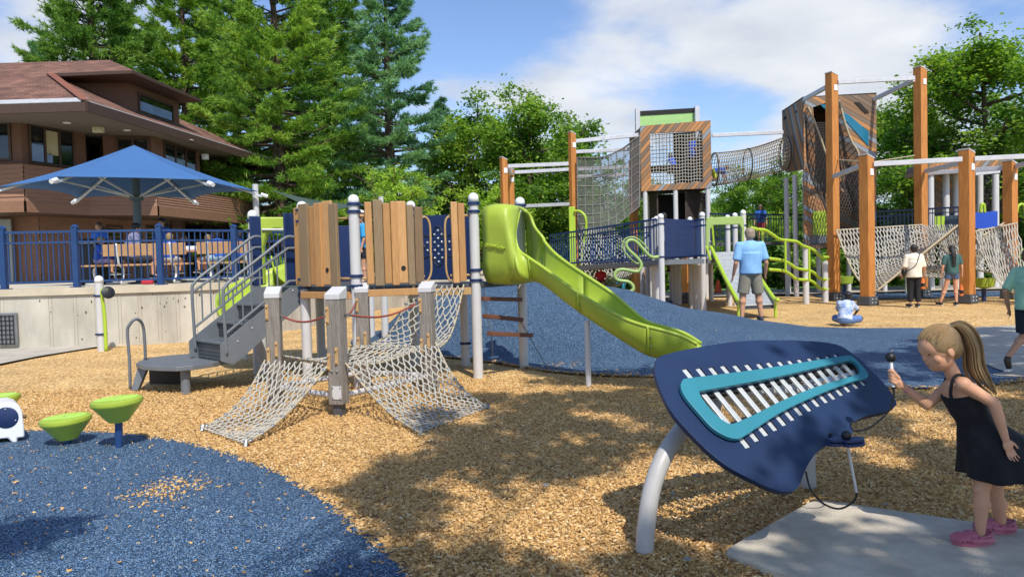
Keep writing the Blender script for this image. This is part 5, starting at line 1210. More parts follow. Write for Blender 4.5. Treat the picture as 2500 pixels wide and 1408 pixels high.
# mallet rest, hanging mallet and cords
hc = P(2064, 1078, 3.72); b = MB()
for dz, rr in ((0, 1.0), (.020, .97)):
    prof = []
    for k in range(48):
        a = 2 * PI * k / 48; rad = .095 * rr * (1 - .42 * math.exp(-((a - 1.0) / .26) ** 2) - .42 * math.exp(-((a - 2.6) / .26) ** 2) - .35 * math.exp(-((a - 4.2) / .24) ** 2)); prof.append(hc + V(math.cos(a) * rad, math.sin(a) * rad * .62, dz - .015))
    b.prism(prof, (0, 0, .015))
wb(b, 'mallet_rest', M_NAVY, chm, recalc=True, bevel=.003)
b = MB(); b.tube([hc + V(-.02, .02, 0), x3(x2(XP(2030, 1050)), -.03)], .012, 8); wb(b, 'rest_arm', M_BLACK, chm)
mal = thing('mallet', 'mallet hanging in the black rest below the chime panel', 'mallet', hc)
b = MB(); ma, mb_ = P(2066, 1070, 3.70), P(2091, 1200, 3.74); b.tube([ma, mb_], .007, 8); wb(b, 'handle', M_WHITE, mal, smooth=True)
b = MB(); b.sphere(P(2066, 1062, 3.70), .024, 14, 10); wb(b, 'mallet_head', M_BLACK, mal, smooth=2)
b = MB(); b.tube(curve([mb_ + V(0, 0, .02), mb_, P(2085, 1222, 3.75), P(2050, 1241, 3.78), P(2010, 1228, 3.82), P(1980, 1195, 3.86), P(1967, 1150, 3.88)], 6), .005, 6); wb(b, 'cord', M_BLACK, mal, smooth=2)
mal2 = thing('mallet', 'black headed mallet with white handle held up in the girl\'s hand', 'mallet', P(2178, 915, 3.78))
h0, h1_ = P(2174, 872, 3.79), P(2181, 944, 3.77)
b = MB(); b.tube([h0, h1_], .0085, 10); wb(b, 'handle', M_CAP, mal2, smooth=True)
b = MB(); b.sphere(h0, .0255, 18, 12); wb(b, 'mallet_head', M_BLACK, mal2, smooth=2)
b = MB(); b.tube(curve([h1_ + V(0, 0, .03), h1_, P(2182, 965, 3.77), P(2168, 1005, 3.78), P(2125, 1042, 3.8), P(2090, 1052, 3.83), P(2077, 1040, 3.86), P(2080, 1028, 3.9)], 6), .0045, 6); wb(b, 'cord', M_BLACK, mal2, smooth=2)
# a few dead leaves on the mulch
rg_ = random.Random(8); M_DEAD = mat('dry_leaf', '8f8b80', .8, var=.2)
for k, (px, py) in enumerate(((1640, 1205), (1700, 1160), (1678, 1365), (1190, 1018), (900, 1010), (2160, 1232), (1780, 1090), (1330, 1185), (2190, 1050))):
    q = G(px, py, .022); b = MB(); s = rg_.uniform(.018, .032); pts = [q + V(math.cos(a) * s * rg_.uniform(.6, 1.1), math.sin(a) * s * rg_.uniform(.5, 1), rg_.uniform(0, .012)) for a in [j * PI / 4 for j in range(8)]]
    b.add([q + V(0, 0, .004)] + pts, [(0, i + 1, (i + 1) % 8 + 1) for i in range(8)]); tag(b.build('fallen_leaf', M_DEAD), 'small grey dry leaf lying on the wood mulch', 'leaf', 'dry leaves scattered on the mulch')
# ================================================================ FAR PLAY TOWERS
def plank_mat(name, n, w=.125, seed=0.0):
    m = bpy.data.materials.new(name); m.use_nodes = True; t = m.node_tree; L = t.links.new; b = t.nodes['Principled BSDF']; b.inputs['Roughness'].default_value = .65
    tc = N(t, 'ShaderNodeTexCoord'); dt = N(t, 'ShaderNodeVectorMath', operation='DOT_PRODUCT'); L(tc.outputs['Object'], dt.inputs[0]); dt.inputs[1].default_value = n
    dv = N(t, 'ShaderNodeMath', operation='MULTIPLY', i_1=1 / w); L(dt.outputs['Value'], dv.inputs[0]); fl_ = N(t, 'ShaderNodeMath', operation='FLOOR'); L(dv.outputs[0], fl_.inputs[0]); fr = N(t, 'ShaderNodeMath', operation='FRACT'); L(dv.outputs[0], fr.inputs[0])
    ad = N(t, 'ShaderNodeMath', operation='ADD', i_1=seed); L(fl_.outputs[0], ad.inputs[0]); wn = N(t, 'ShaderNodeTexWhiteNoise', noise_dimensions='1D'); L(ad.outputs[0], wn.inputs['W'])
    r = N(t, 'ShaderNodeValToRGB'); L(wn.outputs['Value'], r.inputs[0])
    cs = ('a8774a', '75604c', '8a9095', '8f6c4b', 'b8824e', '7d6a58', 'a2754a')
    set_ramp(r, [(i / len(cs), c) for i, c in enumerate(cs)], True)
    gp = N(t, 'ShaderNodeMath', operation='LESS_THAN', i_1=.08); L(fr.outputs[0], gp.inputs[0]); mx = N(t, 'ShaderNodeMix', data_type='RGBA'); L(gp.outputs[0], mx.inputs[0]); L(r.outputs[0], mx.inputs[6]); mx.inputs[7].default_value = (.02, .017, .015, 1); L(mx.outputs[2], b.inputs['Base Color'])
    iv = N(t, 'ShaderNodeMath', operation='SUBTRACT', i_0=1.0); L(gp.outputs[0], iv.inputs[1]); bp = N(t, 'ShaderNodeBump'); bp.inputs['Strength'].default_value = .6; bp.inputs['Distance'].default_value = .02; L(iv.outputs[0], bp.inputs['Height']); L(bp.outputs[0], b.inputs['Normal'])
    return m
M_PK1 = plank_mat('diagonal_planks', (.75, 0, -.66)); M_PK2 = plank_mat('diagonal_planks_reversed', (.5, 0, .85), .14, 7); M_PK3 = plank_mat('diagonal_planks_side', (.4, -.75, .45), .14, 3)
M_CLOTH = mat('grey_mesh_cloth', '6e6c6c', .9, alpha=.48, var=.05); M_CLOTHD = mat('dark_mesh_cloth', '625c5a', .9, alpha=.6, var=.08)
M_TGREEN = mat('pale_green_panel', 'a5cc7d', .3, var=.04); M_BLUEP = mat('royal_blue_panel', '1f4bb5', .35, var=.05); M_TEALG = mat('teal_glass', '22718c', .15, var=.08)
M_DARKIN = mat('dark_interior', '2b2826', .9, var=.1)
def bar2(parent, a, c, w_=.12, name='beam', m=None): b = MB(); b.beam(a, c, w_ * .75, w_); return wb(b, name, m or M_GALV, parent, bevel=.01)
def tower_thing(name, label, cat, px, y, group=None): q = P(px, 640, y); return thing(name, label, cat, (q.x, q.y, 0), group=group)
def timber(parent, px, top, d, w_=.33, rot=R(28), foot=True, m=None, zb=0.0, slant=.10, pt=None):
    q = P(px, top, d); ft = V(q.x, q.y, zb); b = MB(); mtx = Matrix.Rotation(rot, 3, 'Z'); h = w_ / 2; cs = [mtx @ V(x, y, 0) for x, y in ((-h, -h), (h, -h), (h, h), (-h, h))]
    tz = [q.z + slant * (.5 if i in (0, 3) else -.5) for i in range(4)]
    b.hexa([ft + c for c in cs] + [V(q.x, q.y, 0) + c + V(0, 0, tz[i]) for i, c in enumerate(cs)]); o = wb(b, 'timber_post', m or M_GLU, parent, bevel=.012)
    b = MB(); b.hexa([V(q.x, q.y, tz[i] + .002) + c * 1.04 for i, c in enumerate(cs)] + [V(q.x, q.y, tz[i] + .03) + c * 1.04 for i, c in enumerate(cs)]); wb(b, 'post_cap', M_GALV, o)
    b = MB(); b.box(V(q.x, q.y, q.z - .42) + mtx @ V(.02, -h - .01, 0), (.14, .015, .18), rot); wb(b, 'bracket_plate', M_CAP, o, bevel=.004)
    if foot:
        b = MB(); h2 = h + .05; cs2 = [mtx @ V(x, y, 0) for x, y in ((-h2, -h2), (h2, -h2), (h2, h2), (-h2, h2))]; b.hexa([ft + c * 1.08 for c in cs2] + [ft + c * .97 + V(0, 0, .24) for c in cs2]); sh = wb(b, 'steel_shoe', M_DGREY, o, bevel=.01)
        b = MB()
        for sx in (-.08, .08):
            for sz in (.07, .17): b.sphere(ft + mtx @ V(sx, -h2 - .005, sz), .02, 8, 5)
        wb(b, 'shoe_bolts', M_ALU, o)
    return o
def wpost(parent, px, d, top=None, r=.064, z1=None, clamps=(), cap=True):
    q = P(px, 640, d); zt_ = z1 if z1 is not None else P(px, top, d).z; return cap_post(parent, q.x, q.y, zt_, clamps, r=r, cap=cap)
def on_plane(p0, n, px, py): r = ray(px, py); return CAM + r * ((p0 - CAM).dot(n) / r.dot(n))
# ---------------------------------------------------------------- tower with the framed net window
T1 = tower_thing('climbing_tower', 'tall play tower with square net window framed by diagonal planks and a pale green top', 'climbing tower', 1650, 27)
D1 = 27.0
def fr_pts(l): return [P(*p, D1) for p in l]
oo = fr_pts(((1566, 467), (1738, 459), (1735, 294), (1563, 308))); ii = fr_pts(((1590, 452), (1717, 444), (1715, 319), (1587, 326)))
b = MB()
for k in range(4):
    k2 = (k + 1) % 4; b.prism([oo[k], oo[k2], ii[k2], ii[k]], (0, .12, 0))
wb(b, 'window_frame', M_PK1, T1, recalc=True)
b = MB(); bk = [q + V(0, 2.3, 0) for q in oo]; b.prism([oo[0] + V(.05, .13, 0), bk[0], bk[3], oo[3] + V(.05, .13, 0)], (.06, 0, 0)); wb(b, 'side_panel', M_PK3, T1, recalc=True); b = MB(); b.prism([oo[1] + V(-.05, .13, 0), bk[1], bk[2], oo[2] + V(-.05, .13, 0)], (-.06, 0, 0)); wb(b, 'side_panel', M_PK3, T1, recalc=True)
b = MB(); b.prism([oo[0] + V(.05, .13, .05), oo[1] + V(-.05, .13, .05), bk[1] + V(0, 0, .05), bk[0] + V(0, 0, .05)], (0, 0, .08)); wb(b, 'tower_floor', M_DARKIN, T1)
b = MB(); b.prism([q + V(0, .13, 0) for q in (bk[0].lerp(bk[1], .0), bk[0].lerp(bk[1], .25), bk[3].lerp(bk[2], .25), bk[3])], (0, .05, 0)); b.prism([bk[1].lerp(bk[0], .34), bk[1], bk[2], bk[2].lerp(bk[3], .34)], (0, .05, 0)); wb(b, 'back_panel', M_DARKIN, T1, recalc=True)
Sq = lambda u, v: (ii[3].lerp(ii[2], u)).lerp(ii[0].lerp(ii[1], u), v) + V(0, .06, .015 * math.sin(u * 23 + v * 7) * (1 if v > 0 else 0)); wb(net_mesh(Sq, 18, 16, .011, sq=True), 'window_net', M_ROPE, T1)
wb(net_mesh(lambda u, v: oo[0].lerp(oo[1], .08 + .84 * u) + V(0, .2 + 2.0 * v, .88), 16, 16, .014, sq=True), 'net_platform', M_ROPED, T1)
wb(net_mesh(lambda u, v: (bk[3].lerp(bk[2], .25 + .42 * u)).lerp(bk[0].lerp(bk[1], .25 + .42 * u), v) + V(0, .1, 0), 8, 16, .012, sq=True), 'back_net', M_ROPED, T1)
gx = [P(1563, 308, 28.4), P(1697, 300, 28.4), P(1697, 275, 28.4), P(1563, 283, 28.4)]
b = MB(); b.prism([gx[0] + V(0, 0, -.25), gx[1] + V(0, 0, -.25), gx[2], gx[3]], (0, .05, 0)); wb(b, 'green_panel', M_TGREEN, T1, recalc=True)
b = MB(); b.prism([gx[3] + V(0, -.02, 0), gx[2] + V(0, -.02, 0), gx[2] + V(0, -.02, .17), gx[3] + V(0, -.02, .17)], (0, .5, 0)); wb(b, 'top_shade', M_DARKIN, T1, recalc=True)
for px in (1556, 1701): a = P(px, 266 if px < 1600 else 260, 28.3); b = MB(); b.beam(V(a.x, a.y, 3.6 if px < 1600 else 5.8), a, .16, .2); wb(b, 'top_post', M_GALV, T1)
for px, d in ((1578, 27.1), (1652, 27.1), (1731, 27.1), (1706, 29.2), (1590, 29.2), (1719, 29.2)): wpost(T1, px, d, z1=3.95, cap=False, r=.085)
# lower room below the framed window
zl0, zl1 = P(1650, 545, 27.6).z, oo[0].z
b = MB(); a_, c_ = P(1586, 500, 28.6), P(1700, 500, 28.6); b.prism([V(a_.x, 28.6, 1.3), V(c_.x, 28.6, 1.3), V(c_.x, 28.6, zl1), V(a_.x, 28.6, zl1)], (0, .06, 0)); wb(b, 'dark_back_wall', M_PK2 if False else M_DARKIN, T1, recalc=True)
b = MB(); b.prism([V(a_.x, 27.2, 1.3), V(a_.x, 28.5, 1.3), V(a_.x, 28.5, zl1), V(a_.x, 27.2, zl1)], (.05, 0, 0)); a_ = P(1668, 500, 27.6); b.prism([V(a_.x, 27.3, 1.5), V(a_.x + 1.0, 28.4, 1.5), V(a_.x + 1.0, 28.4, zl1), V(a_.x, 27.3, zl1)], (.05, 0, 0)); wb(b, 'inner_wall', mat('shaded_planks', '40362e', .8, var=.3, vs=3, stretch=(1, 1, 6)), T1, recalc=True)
# orange posts, beams and grey mesh net at the left
timber(T1, 1229, 388, 27, .21); timber(T1, 1246, 413, 30, .21); timber(T1, 1396, 326, 27, .21, foot=False, zb=.0); timber(T1, 1545, 395, 31, .26)
for a, c in (((1240, 406, 27), (1388, 400, 27)), ((1256, 421, 30), (1400, 413, 30)), ((1405, 345, 27), (1565, 329, 27.2)), ((1405, 371, 29), (1550, 364, 29.5)), ((1283, 503, 30), (1392, 498, 29)), ((1405, 413, 30), (1535, 408, 30.5)), ((1238, 408, 27), (1250, 425, 30)), ((1738, 331, 27.2), (1912, 323, 27)), ((1405, 432, 30.5), (1530, 426, 30.5))): bar2(T1, P(*a), P(*c), .13)
Sm = quad_s(P(1409, 385, 26.8), P(1562, 340, 26.9), P(1560, 500, 26.9), P(1410, 560, 26.8))
def Sm(u, v):
    top = P(1409, 385, 26.8).lerp(P(1562, 332, 26.9), u) + V(0, 0, -.30 * math.sin(PI * u)); bot = P(1411, 572, 26.8).lerp(P(1561, 505, 26.9), u) + V(0, 0, -.28 * math.sin(PI * u)); return top.lerp(bot, v) + V(0, .35 * math.sin(PI * u) * math.sin(PI * v), 0)
b = MB(); b.grid([[Sm(i / 14, j / 14) for i in range(15)] for j in range(15)]); wb(b, 'mesh_cloth', M_CLOTH, T1, smooth=2)
wb(net_mesh(lambda u, v: Sm(u, v) + V(0, -.02, .03 * math.sin(9 * u)), 8, 8, .013, sq=True), 'cloth_net', mat('grey_rope', '8b877f', .85), T1)
edge_cable(Sm, 0, 'u', knots=0, r=.03, m=M_ROPED, parent=T1); edge_cable(Sm, 0, 'v', knots=18, r=.025, kr=.035, m=M_ROPED, parent=T1); edge_cable(Sm, 1, 'v', knots=18, r=.025, kr=.035, m=M_ROPEB, parent=T1)
def lowrope(u, v): return P(1415, 556, 26.9).lerp(P(1500, 556, 27), u).lerp(P(1415, 668, 25.2).lerp(P(1560, 640, 25.2), u), v) + V(0, 0, -.35 * math.sin(PI * u) * v)
wb(net_mesh(lowrope, 14, 14, .014, jit=.15), 'lower_rope_net', M_ROPE, T1, smooth=2)
def ham(u, v): return P(1440, 640, 24.4).lerp(P(1575, 622, 24.4), u).lerp(P(1440, 690, 22.8).lerp(P(1590, 630, 22.8), u), v) + V(0, 0, -.42 * math.sin(PI * min(1, u * 1.15)))
wb(net_mesh(ham, 18, 9, .013, jit=.15), 'rope_hammock', M_ROPE, T1, smooth=2); edge_cable(ham, 1, 'u', knots=0, r=.03, parent=T1)
b = MB(); a_ = P(1396, 505, 26.7); b.beam(V(a_.x, a_.y, .2), a_, .22, .1); wb(b, 'lime_ladder_frame', M_LIMEM, T1, bevel=.01)
b = MB(); b.tube(curve([P(1402, 516, 26.6), P(1416, 516, 26.5), P(1429, 530, 26.4), P(1431, 560, 26.4), P(1424, 600, 26.4), P(1417, 650, 26.4)], 5), .045, 8); wb(b, 'lime_arch_rail', M_LIMEM, T1, smooth=2)
# rope tunnel
c0_, c1_ = P(1742, 414, 27.8), P(1920, 373, 27.4)
def Tn(u, v):
    c = c0_.lerp(c1_, u) + V(0, 0, -.10 * math.sin(PI * u)); r_ = .60 * (1 - .06 * math.sin(PI * u)); a = v * 2 * PI; return c + V(0, math.cos(a) * r_, math.sin(a) * r_)
wb(net_mesh(Tn, 30, 26, .012, sq=True), 'rope_tunnel', mat('tunnel_rope', 'a89e8a', .85, var=.2, vs=30), T1)
for u in (0.01, .47, .985): b = MB(); b.tube([Tn(u, k / 24) for k in range(24)], .028, 6, closed=True); wb(b, 'tunnel_ring', M_ROPED, T1, smooth=2)

# ---------------------------------------------------------------- ramp, deck and rails in the middle
RP = tower_thing('ramp_deck', 'raised deck with sloping ramp, blue picket rails, blue panel and white capped posts', 'play deck', 1650, 19.5)
DZ = 1.40
ra, rb_ = P(1345, 640, 24.0), P(1604, 630, 19.0); ra = V(ra.x, ra.y, 1.24); rb_ = V(rb_.x, rb_.y, DZ)
rd = (rb_ - ra); rn = V(rd.y, -rd.x, 0).normalized()
for o, nm in ((0, 'near'), (-1.5, 'far')):
    off = rn * o; b = MB(); b.beam(ra + off + V(0, 0, 1.02), rb_ + off + V(0, 0, 1.02), .05, .05); b.beam(ra + off + V(0, 0, .86), rb_ + off + V(0, 0, .86), .035, .03); b.beam(ra + off + V(0, 0, .09), rb_ + off + V(0, 0, .09), .05, .05); rl = wb(b, 'ramp_rail', M_NAVYM, RP)
    n_ = int(rd.length / .13); b = MB()
    for k in range(n_ + 1): p = ra.lerp(rb_, k / n_) + off; b.beam(p + V(0, 0, .1), p + V(0, 0, 1.0), .022, .022)
    wb(b, 'pickets', M_NAVYM, rl)
b = MB(); b.hexa([ra + V(0, 0, -.12), rb_ + V(0, 0, -.12), rb_ - rn * 1.5 + V(0, 0, -.12), ra - rn * 1.5 + V(0, 0, -.12), ra, rb_, rb_ - rn * 1.5, ra - rn * 1.5]); wb(b, 'ramp_floor', M_GREY, RP)
dk = [P(px, 640, d) for px, d in ((1604, 19.0), (1612, 18.9), (1716, 20.4), (1822, 21.0), (1816, 24.6), (1600, 26.6), (1560, 23)) ]
b = MB(); b.prism([V(p.x, p.y, DZ - .12) for p in dk], (0, 0, .12)); wb(b, 'deck_floor', M_GREY, RP, recalc=True)
for px, d, top in ((1597, 20.6, 532), (1605, 19.6, 527), (1615, 18.9, 521), (1716, 20.4, 517), (1686, 23.5, 529), (1778, 23.8, 524), (1796, 22.6, 519), (1816, 21.2, 512)): wpost(RP, px, d, top, r=.075, clamps=(DZ + .9, DZ + .08))
for px, d in ((1567, 25.5), (1580, 25.2), (1600, 24), (1638, 26), (1646, 24.5), (1657, 23.8), (1689, 21.4), (1702, 21.2), (1723, 27), (1735, 25.2), (1780, 22.6)): wpost(RP, px, d, z1=DZ - .1, cap=False, r=.075)
a_, c_ = P(1622, 600, 18.95), P(1709, 600, 20.2); b = MB(); zt2, zb2 = P(1622, 534, 18.95).z, P(1622, 627, 18.95).z
b.hexa([V(a_.x, a_.y - .03, zb2), V(c_.x, c_.y - .03, zb2), V(c_.x, c_.y, zb2), V(a_.x, a_.y, zb2), V(a_.x, a_.y - .03, zt2), V(c_.x, c_.y - .03, zt2), V(c_.x, c_.y, zt2), V(a_.x, a_.y, zt2)]); bpn = wb(b, 'blue_panel', M_NAVY, RP, bevel=.01)
b = MB()
for i in range(4):
    for j in range(6): q = V(a_.x, a_.y, 0).lerp(V(c_.x, c_.y, 0), .15 + i * .23) + V(0, -.035, zb2 + .12 + j * .145); b.tube([q + V(math.cos(t) * .035, 0, math.sin(t) * .03) for t in (0, 1, 2, 3, 4)], .006, 4)
wb(b, 'raised_marks', M_NAVYM, bpn)
q1_, q2_ = P(1677, 700, 26.8), P(1562, 650, 26.2)
timber(RP, 1678, 622, 26.6, .30, zb=0); timber(RP, 1563, 655, 25.8, .30, zb=0)
# roller slide with its hood and lime side rails
rs = bpy.data.objects.new('roller_slide', None); C.objects.link(rs); rs.parent = RP; rs.matrix_parent_inverse = full_matrix(RP).inverted(); rs.location = P(1800, 680, 19)
tl_, tr2, bl_, br_ = P(1738, 617, 20.8), P(1812, 614, 20.8), P(1803, 748, 17.7), P(1893, 744, 17.7)
b = MB(); b.prism([tl_ + V(0, 0, -.08), tr2 + V(0, 0, -.08), br_ + V(0, 0, -.08), bl_ + V(0, 0, -.08)], (0, 0, .03)); wb(b, 'slide_bed', M_DGREY, rs)
b = MB()
for k in range(46): t = (k + .5) / 46; b.cyl(tl_.lerp(bl_, t), tr2.lerp(br_, t), .026, n=7)
wb(b, 'rollers', mat('roller_grey', '9b9fa1', .6, var=.2, vs=9), rs, smooth=True)
for a, c in ((tl_, bl_), (tr2, br_)):
    b = MB(); e = V(0, -.30, 0); b.tube(curve([a + V(0, .1, .12), a + V(0, 0, .10), a.lerp(c, .5) + V(0, 0, .05), a.lerp(c, .88) + V(0, 0, .08), c + V(0, 0, .12), c + V(0, -.18, .13)], 5), .052, 8); wb(b, 'side_rail', M_LIMEM, rs, smooth=2)
    b = MB(); f = V(c.x, c.y, 0); b.cyl(f, c + V(0, 0, .05), .035); wb(b, 'slide_leg', M_LIMEM, rs)
ha, hb = P(1724, 600, 20.6), P(1818, 600, 20.9); hd = V(hb.x - ha.x, hb.y - ha.y, 0); z_ = lambda y: P(1770, y, 20.7).z
arch_o = [(0, z_(608)), (0, z_(545)), (.03, z_(530)), (.97, z_(528)), (1, z_(545)), (1, z_(600))]; arch_i = [(.92, z_(600)), (.94, z_(560)), (.88, z_(548)), (.2, z_(549)), (.10, z_(560)), (.08, z_(608))]
b = MB(); b.prism([V(ha.x, ha.y, 0) + hd * s + V(0, 0, z) for s, z in arch_o + arch_i], (0, .10, 0)); wb(b, 'slide_hood', M_OLIVE, rs, recalc=True, bevel=.02)
for l_ in (([P(1737, 528, 21.5), P(1744, 615, 21.4)]), ([P(1724, 600, 20.4), P(1735, 635, 20.3)])): b = MB(); b.tube(l_, .03, 8); wb(b, 'hood_rail', M_LIMEM, rs)
# far rail behind the deck
def rail_run(parent, a, c, z0, z1, m=None, name='far_rail', step=.13):
    b = MB(); b.beam(pad_z(a, z1), pad_z(c, z1), .05, .06); b.beam(pad_z(a, z1 - .16), pad_z(c, z1 - .16), .04, .035); b.beam(pad_z(a, z0 + .08), pad_z(c, z0 + .08), .04, .05); o = wb(b, name, m or M_NAVYD, parent)
    n_ = int((c - a).length / step); b = MB()
    for k in range(n_ + 1): p = a.lerp(c, k / n_); b.box((p.x, p.y, (z0 + z1) / 2 + .04), (.022, .022, z1 - z0 - .08))
    wb(b, 'pickets', m or M_NAVYD, o); return o
M_NAVYD = mat('dark_navy_rail', '16263f', .4, var=.08)
WK = tower_thing('raised_walkway', 'raised walkway with dark blue picket rails leading past the far wooden tower', 'walkway', 1900, 28)
def xw(px, d): q = P(px, 600, d); return V(q.x, q.y, 0)
for seg in ((1826, 27, 1962, 28.5), (1735, 26, 1826, 27)): rail_run(WK, xw(seg[0], seg[1]), xw(seg[2], seg[3]), 1.95, 2.92)
rail_run(WK, xw(2140, 28), xw(2350, 26.5), 1.95, 2.95); rail_run(WK, xw(2140, 31), xw(2330, 30), 1.95, 2.9)
b = MB(); pts = [xw(1735, 26), xw(1826, 27), xw(1962, 28.4), xw(2140, 28), xw(2350, 26.5), xw(2350, 30), xw(1962, 31), xw(1800, 30)]; b.prism([pad_z(p, 1.84) for p in pts], (0, 0, .1)); wb(b, 'walkway_floor', M_DGREY, WK, recalc=True)
for px, d in ((1925, 28.6), (1944, 26.5), (1998, 28.5), (2160, 28), (2215, 27.5), (2305, 26.8), (2072, 28.6)): wpost(WK, px, d, z1=1.9, cap=False, r=.08)
rail_run(RP, xw(1737, 25), xw(1812, 24.6), DZ, DZ + 1.1, name='deck_rail')
# wavy lime climbing rails
WV = tower_thing('wave_climber', 'three wavy lime green rails stepping down between posts right of the roller slide', 'climber', 1930, 21.5)
for nm, pts in (('a', ((1833, 556), (1850, 560), (1868, 562), (1885, 572), (1903, 584), (1925, 587), (1945, 590), (1960, 600), (1975, 605), (1990, 613), (2003, 626), (2022, 628))), ('b', ((1878, 631), (1912, 636), (1930, 645), (1945, 655), (1975, 660), (1990, 668), (2003, 680), (2022, 682))), ('c', ((1878, 658), (1912, 661), (1930, 670), (1945, 681), (1975, 684), (1990, 692), (2003, 704), (2022, 706)))):
    b = MB(); b.tube(curve([P(x, y, 21.3 + (x - 1833) * .009) for x, y in pts], 4), .048, 8); wb(b, 'wavy_rail', M_LIMEM, WV, smooth=2)
for px, y0, y1 in ((1861, 560, 628), (1917, 586, 661), (1975, 606, 684)): b = MB(); b.tube([P(px, y0, 21.8), P(px + 1, y1, 21.8)], .035, 8); wb(b, 'upright', M_LIMEM, WV, smooth=True)
for px, top, d in ((1967, 596, 22.6), (2014, 630, 23)): wpost(WV, px, d, top, r=.09, cap=False)
# olive S shaped climber
SC = tower_thing('s_climber', 'soft green curly tube climber standing on the blue mound', 'climber', 1540, 17.6)
def z3(x, y): return (x / 3.52 + 1300, y / 3.52 + 460)
pts = [z3(*p) for p in ((1085, 585), (1040, 592), (1000, 575), (950, 520), (900, 465), (860, 443), (822, 450), (805, 482), (830, 530), (880, 575), (925, 625), (935, 670), (915, 705), (880, 714), (780, 695), (725, 708), (705, 750), (735, 788), (820, 800), (860, 830), (866, 868), (830, 890))]
b = MB(); b.tube(curve([P(x, y, 17.8 - .01 * i) for i, (x, y) in enumerate(pts)], 3), .04, 8); wb(b, 'curved_tube', M_OLIVE, SC, smooth=2)
pts = [z3(*p) for p in ((1000, 530), (950, 470), (890, 425), (840, 418), (795, 435), (775, 480), (790, 540), (840, 600), (895, 645), (925, 630))]
b = MB(); b.tube(curve([P(x, y, 18.1) for x, y in pts], 3), .02, 6); wb(b, 'thin_loop', M_OLIVE, SC, smooth=2)

# ---------------------------------------------------------------- far wooden tower
T2 = tower_thing('wooden_tower', 'tall tower clad in diagonal planks with teal windows, round holes and hanging dark nets', 'climbing tower', 2050, 26)
D2 = 26.0
def q2d(px, py): return P(px, py, D2)
fo = [q2d(1964, 597), q2d(2138, 590), q2d(2140, 230), q2d(1962, 238)]
# front face around two tall openings
def slab(name, l, m, dy=.08, d=D2, parent=T2): b = MB(); b.prism([P(x, y, d) for x, y in l], (0, dy, 0)); return wb(b, name, m, parent, recalc=True)
slab('plank_facade', [(1962, 238), (2140, 230), (2140, 400), (2060, 330), (2050, 300), (2020, 290), (2020, 250), (1985, 262), (1990, 330), (1990, 445), (2018, 450), (2030, 480), (2030, 520), (1984, 518), (1984, 573), (2022, 575), (2024, 597), (1964, 600)], M_PK2)
slab('plank_facade', [(2060, 330), (2140, 400), (2138, 598), (2098, 600), (2096, 420), (2070, 400)], M_PK2)
slab('plank_facade', [(2020, 290), (2050, 300), (2060, 330), (2070, 400), (2060, 470), (2040, 450), (2022, 400)], M_PK2, d=D2 + .12)
slab('teal_window', [(2056, 272), (2060, 290), (2120, 358), (2120, 322), (2100, 305), (2075, 283)], M_TEALG, dy=-.02, d=D2 - .005)
slab('teal_window', [(2003, 256), (2018, 255), (2018, 268), (2010, 264)], M_TEALG, dy=-.02, d=D2 - .005)
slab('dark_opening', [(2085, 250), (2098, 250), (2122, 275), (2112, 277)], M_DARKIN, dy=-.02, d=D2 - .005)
slab('lime_panel', [(1984, 517), (2020, 514), (2020, 573), (1984, 574)], M_LIMEM, dy=-.04, d=D2 - .01)
wb(net_mesh(lambda u, v: P(lerp(1988, 2020, u), lerp(300, 450, v), D2 + .05), 6, 24, .012, sq=True), 'opening_net', M_ROPED, T2)
slab('inner_wall', [(1985, 262), (2100, 262), (2100, 597), (1985, 597)], M_PK2, d=D2 + 2.2)
lf = [P(1909, 274, 28.4), P(1960, 240, 26.05), P(1961, 414, 26.05), P(1922, 421, 27.6), P(1912, 410, 28.1)]
b = MB(); b.prism(lf, (.06, .05, 0)); sf = wb(b, 'side_facade', M_PK3, T2, recalc=True)
fn = (lf[1] - lf[0]).cross(lf[2] - lf[1]).normalized(); fn = fn if fn.dot(CAM - lf[0]) > 0 else -fn
for px, py, r_ in ((1917, 303, .28), (1944, 280, .14), (1948, 311, .15), (1946, 388, .13), (1926, 378, .5)):
    q = on_plane(lf[0], fn, px, py); b = MB(); b.lathe(q + fn * .006, [(0, .004), (r_, .004), (r_ + .012, 0)], 24, axis=fn); wb(b, 'round_hole', M_DARKIN, sf)
b = MB(); b.prism([lf[0], lf[1], fo[2], P(2140, 250, 29)], (0, 0, .05)); wb(b, 'tower_roof', M_DARKIN, T2, recalc=True)
b = MB(); b.prism([fo[2] + V(-.05, .1, 0), P(2140, 250, 29), P(2138, 560, 29), fo[1] + V(-.05, .1, 0)], (-.05, 0, 0)); wb(b, 'back_facade', M_PK2, T2, recalc=True)
for px, d in ((1922, 27.4), (1943, 26.6), (1968, 26.4), (2132, 26.4)): wpost(T2, px, d, z1=4.3, cap=False, r=.085)
slab('plank_kickboard', [(1984, 574), (2024, 574), (2024, 592), (1975, 595)], mat('grey_planks', '6e7277', .7, var=.2), dy=-.03, d=D2 - .01)
b = MB(); b.beam(P(1962, 603, 25.8), P(2036, 600, 25.8), .3, .12); wb(b, 'step_board', M_BRN, T2)
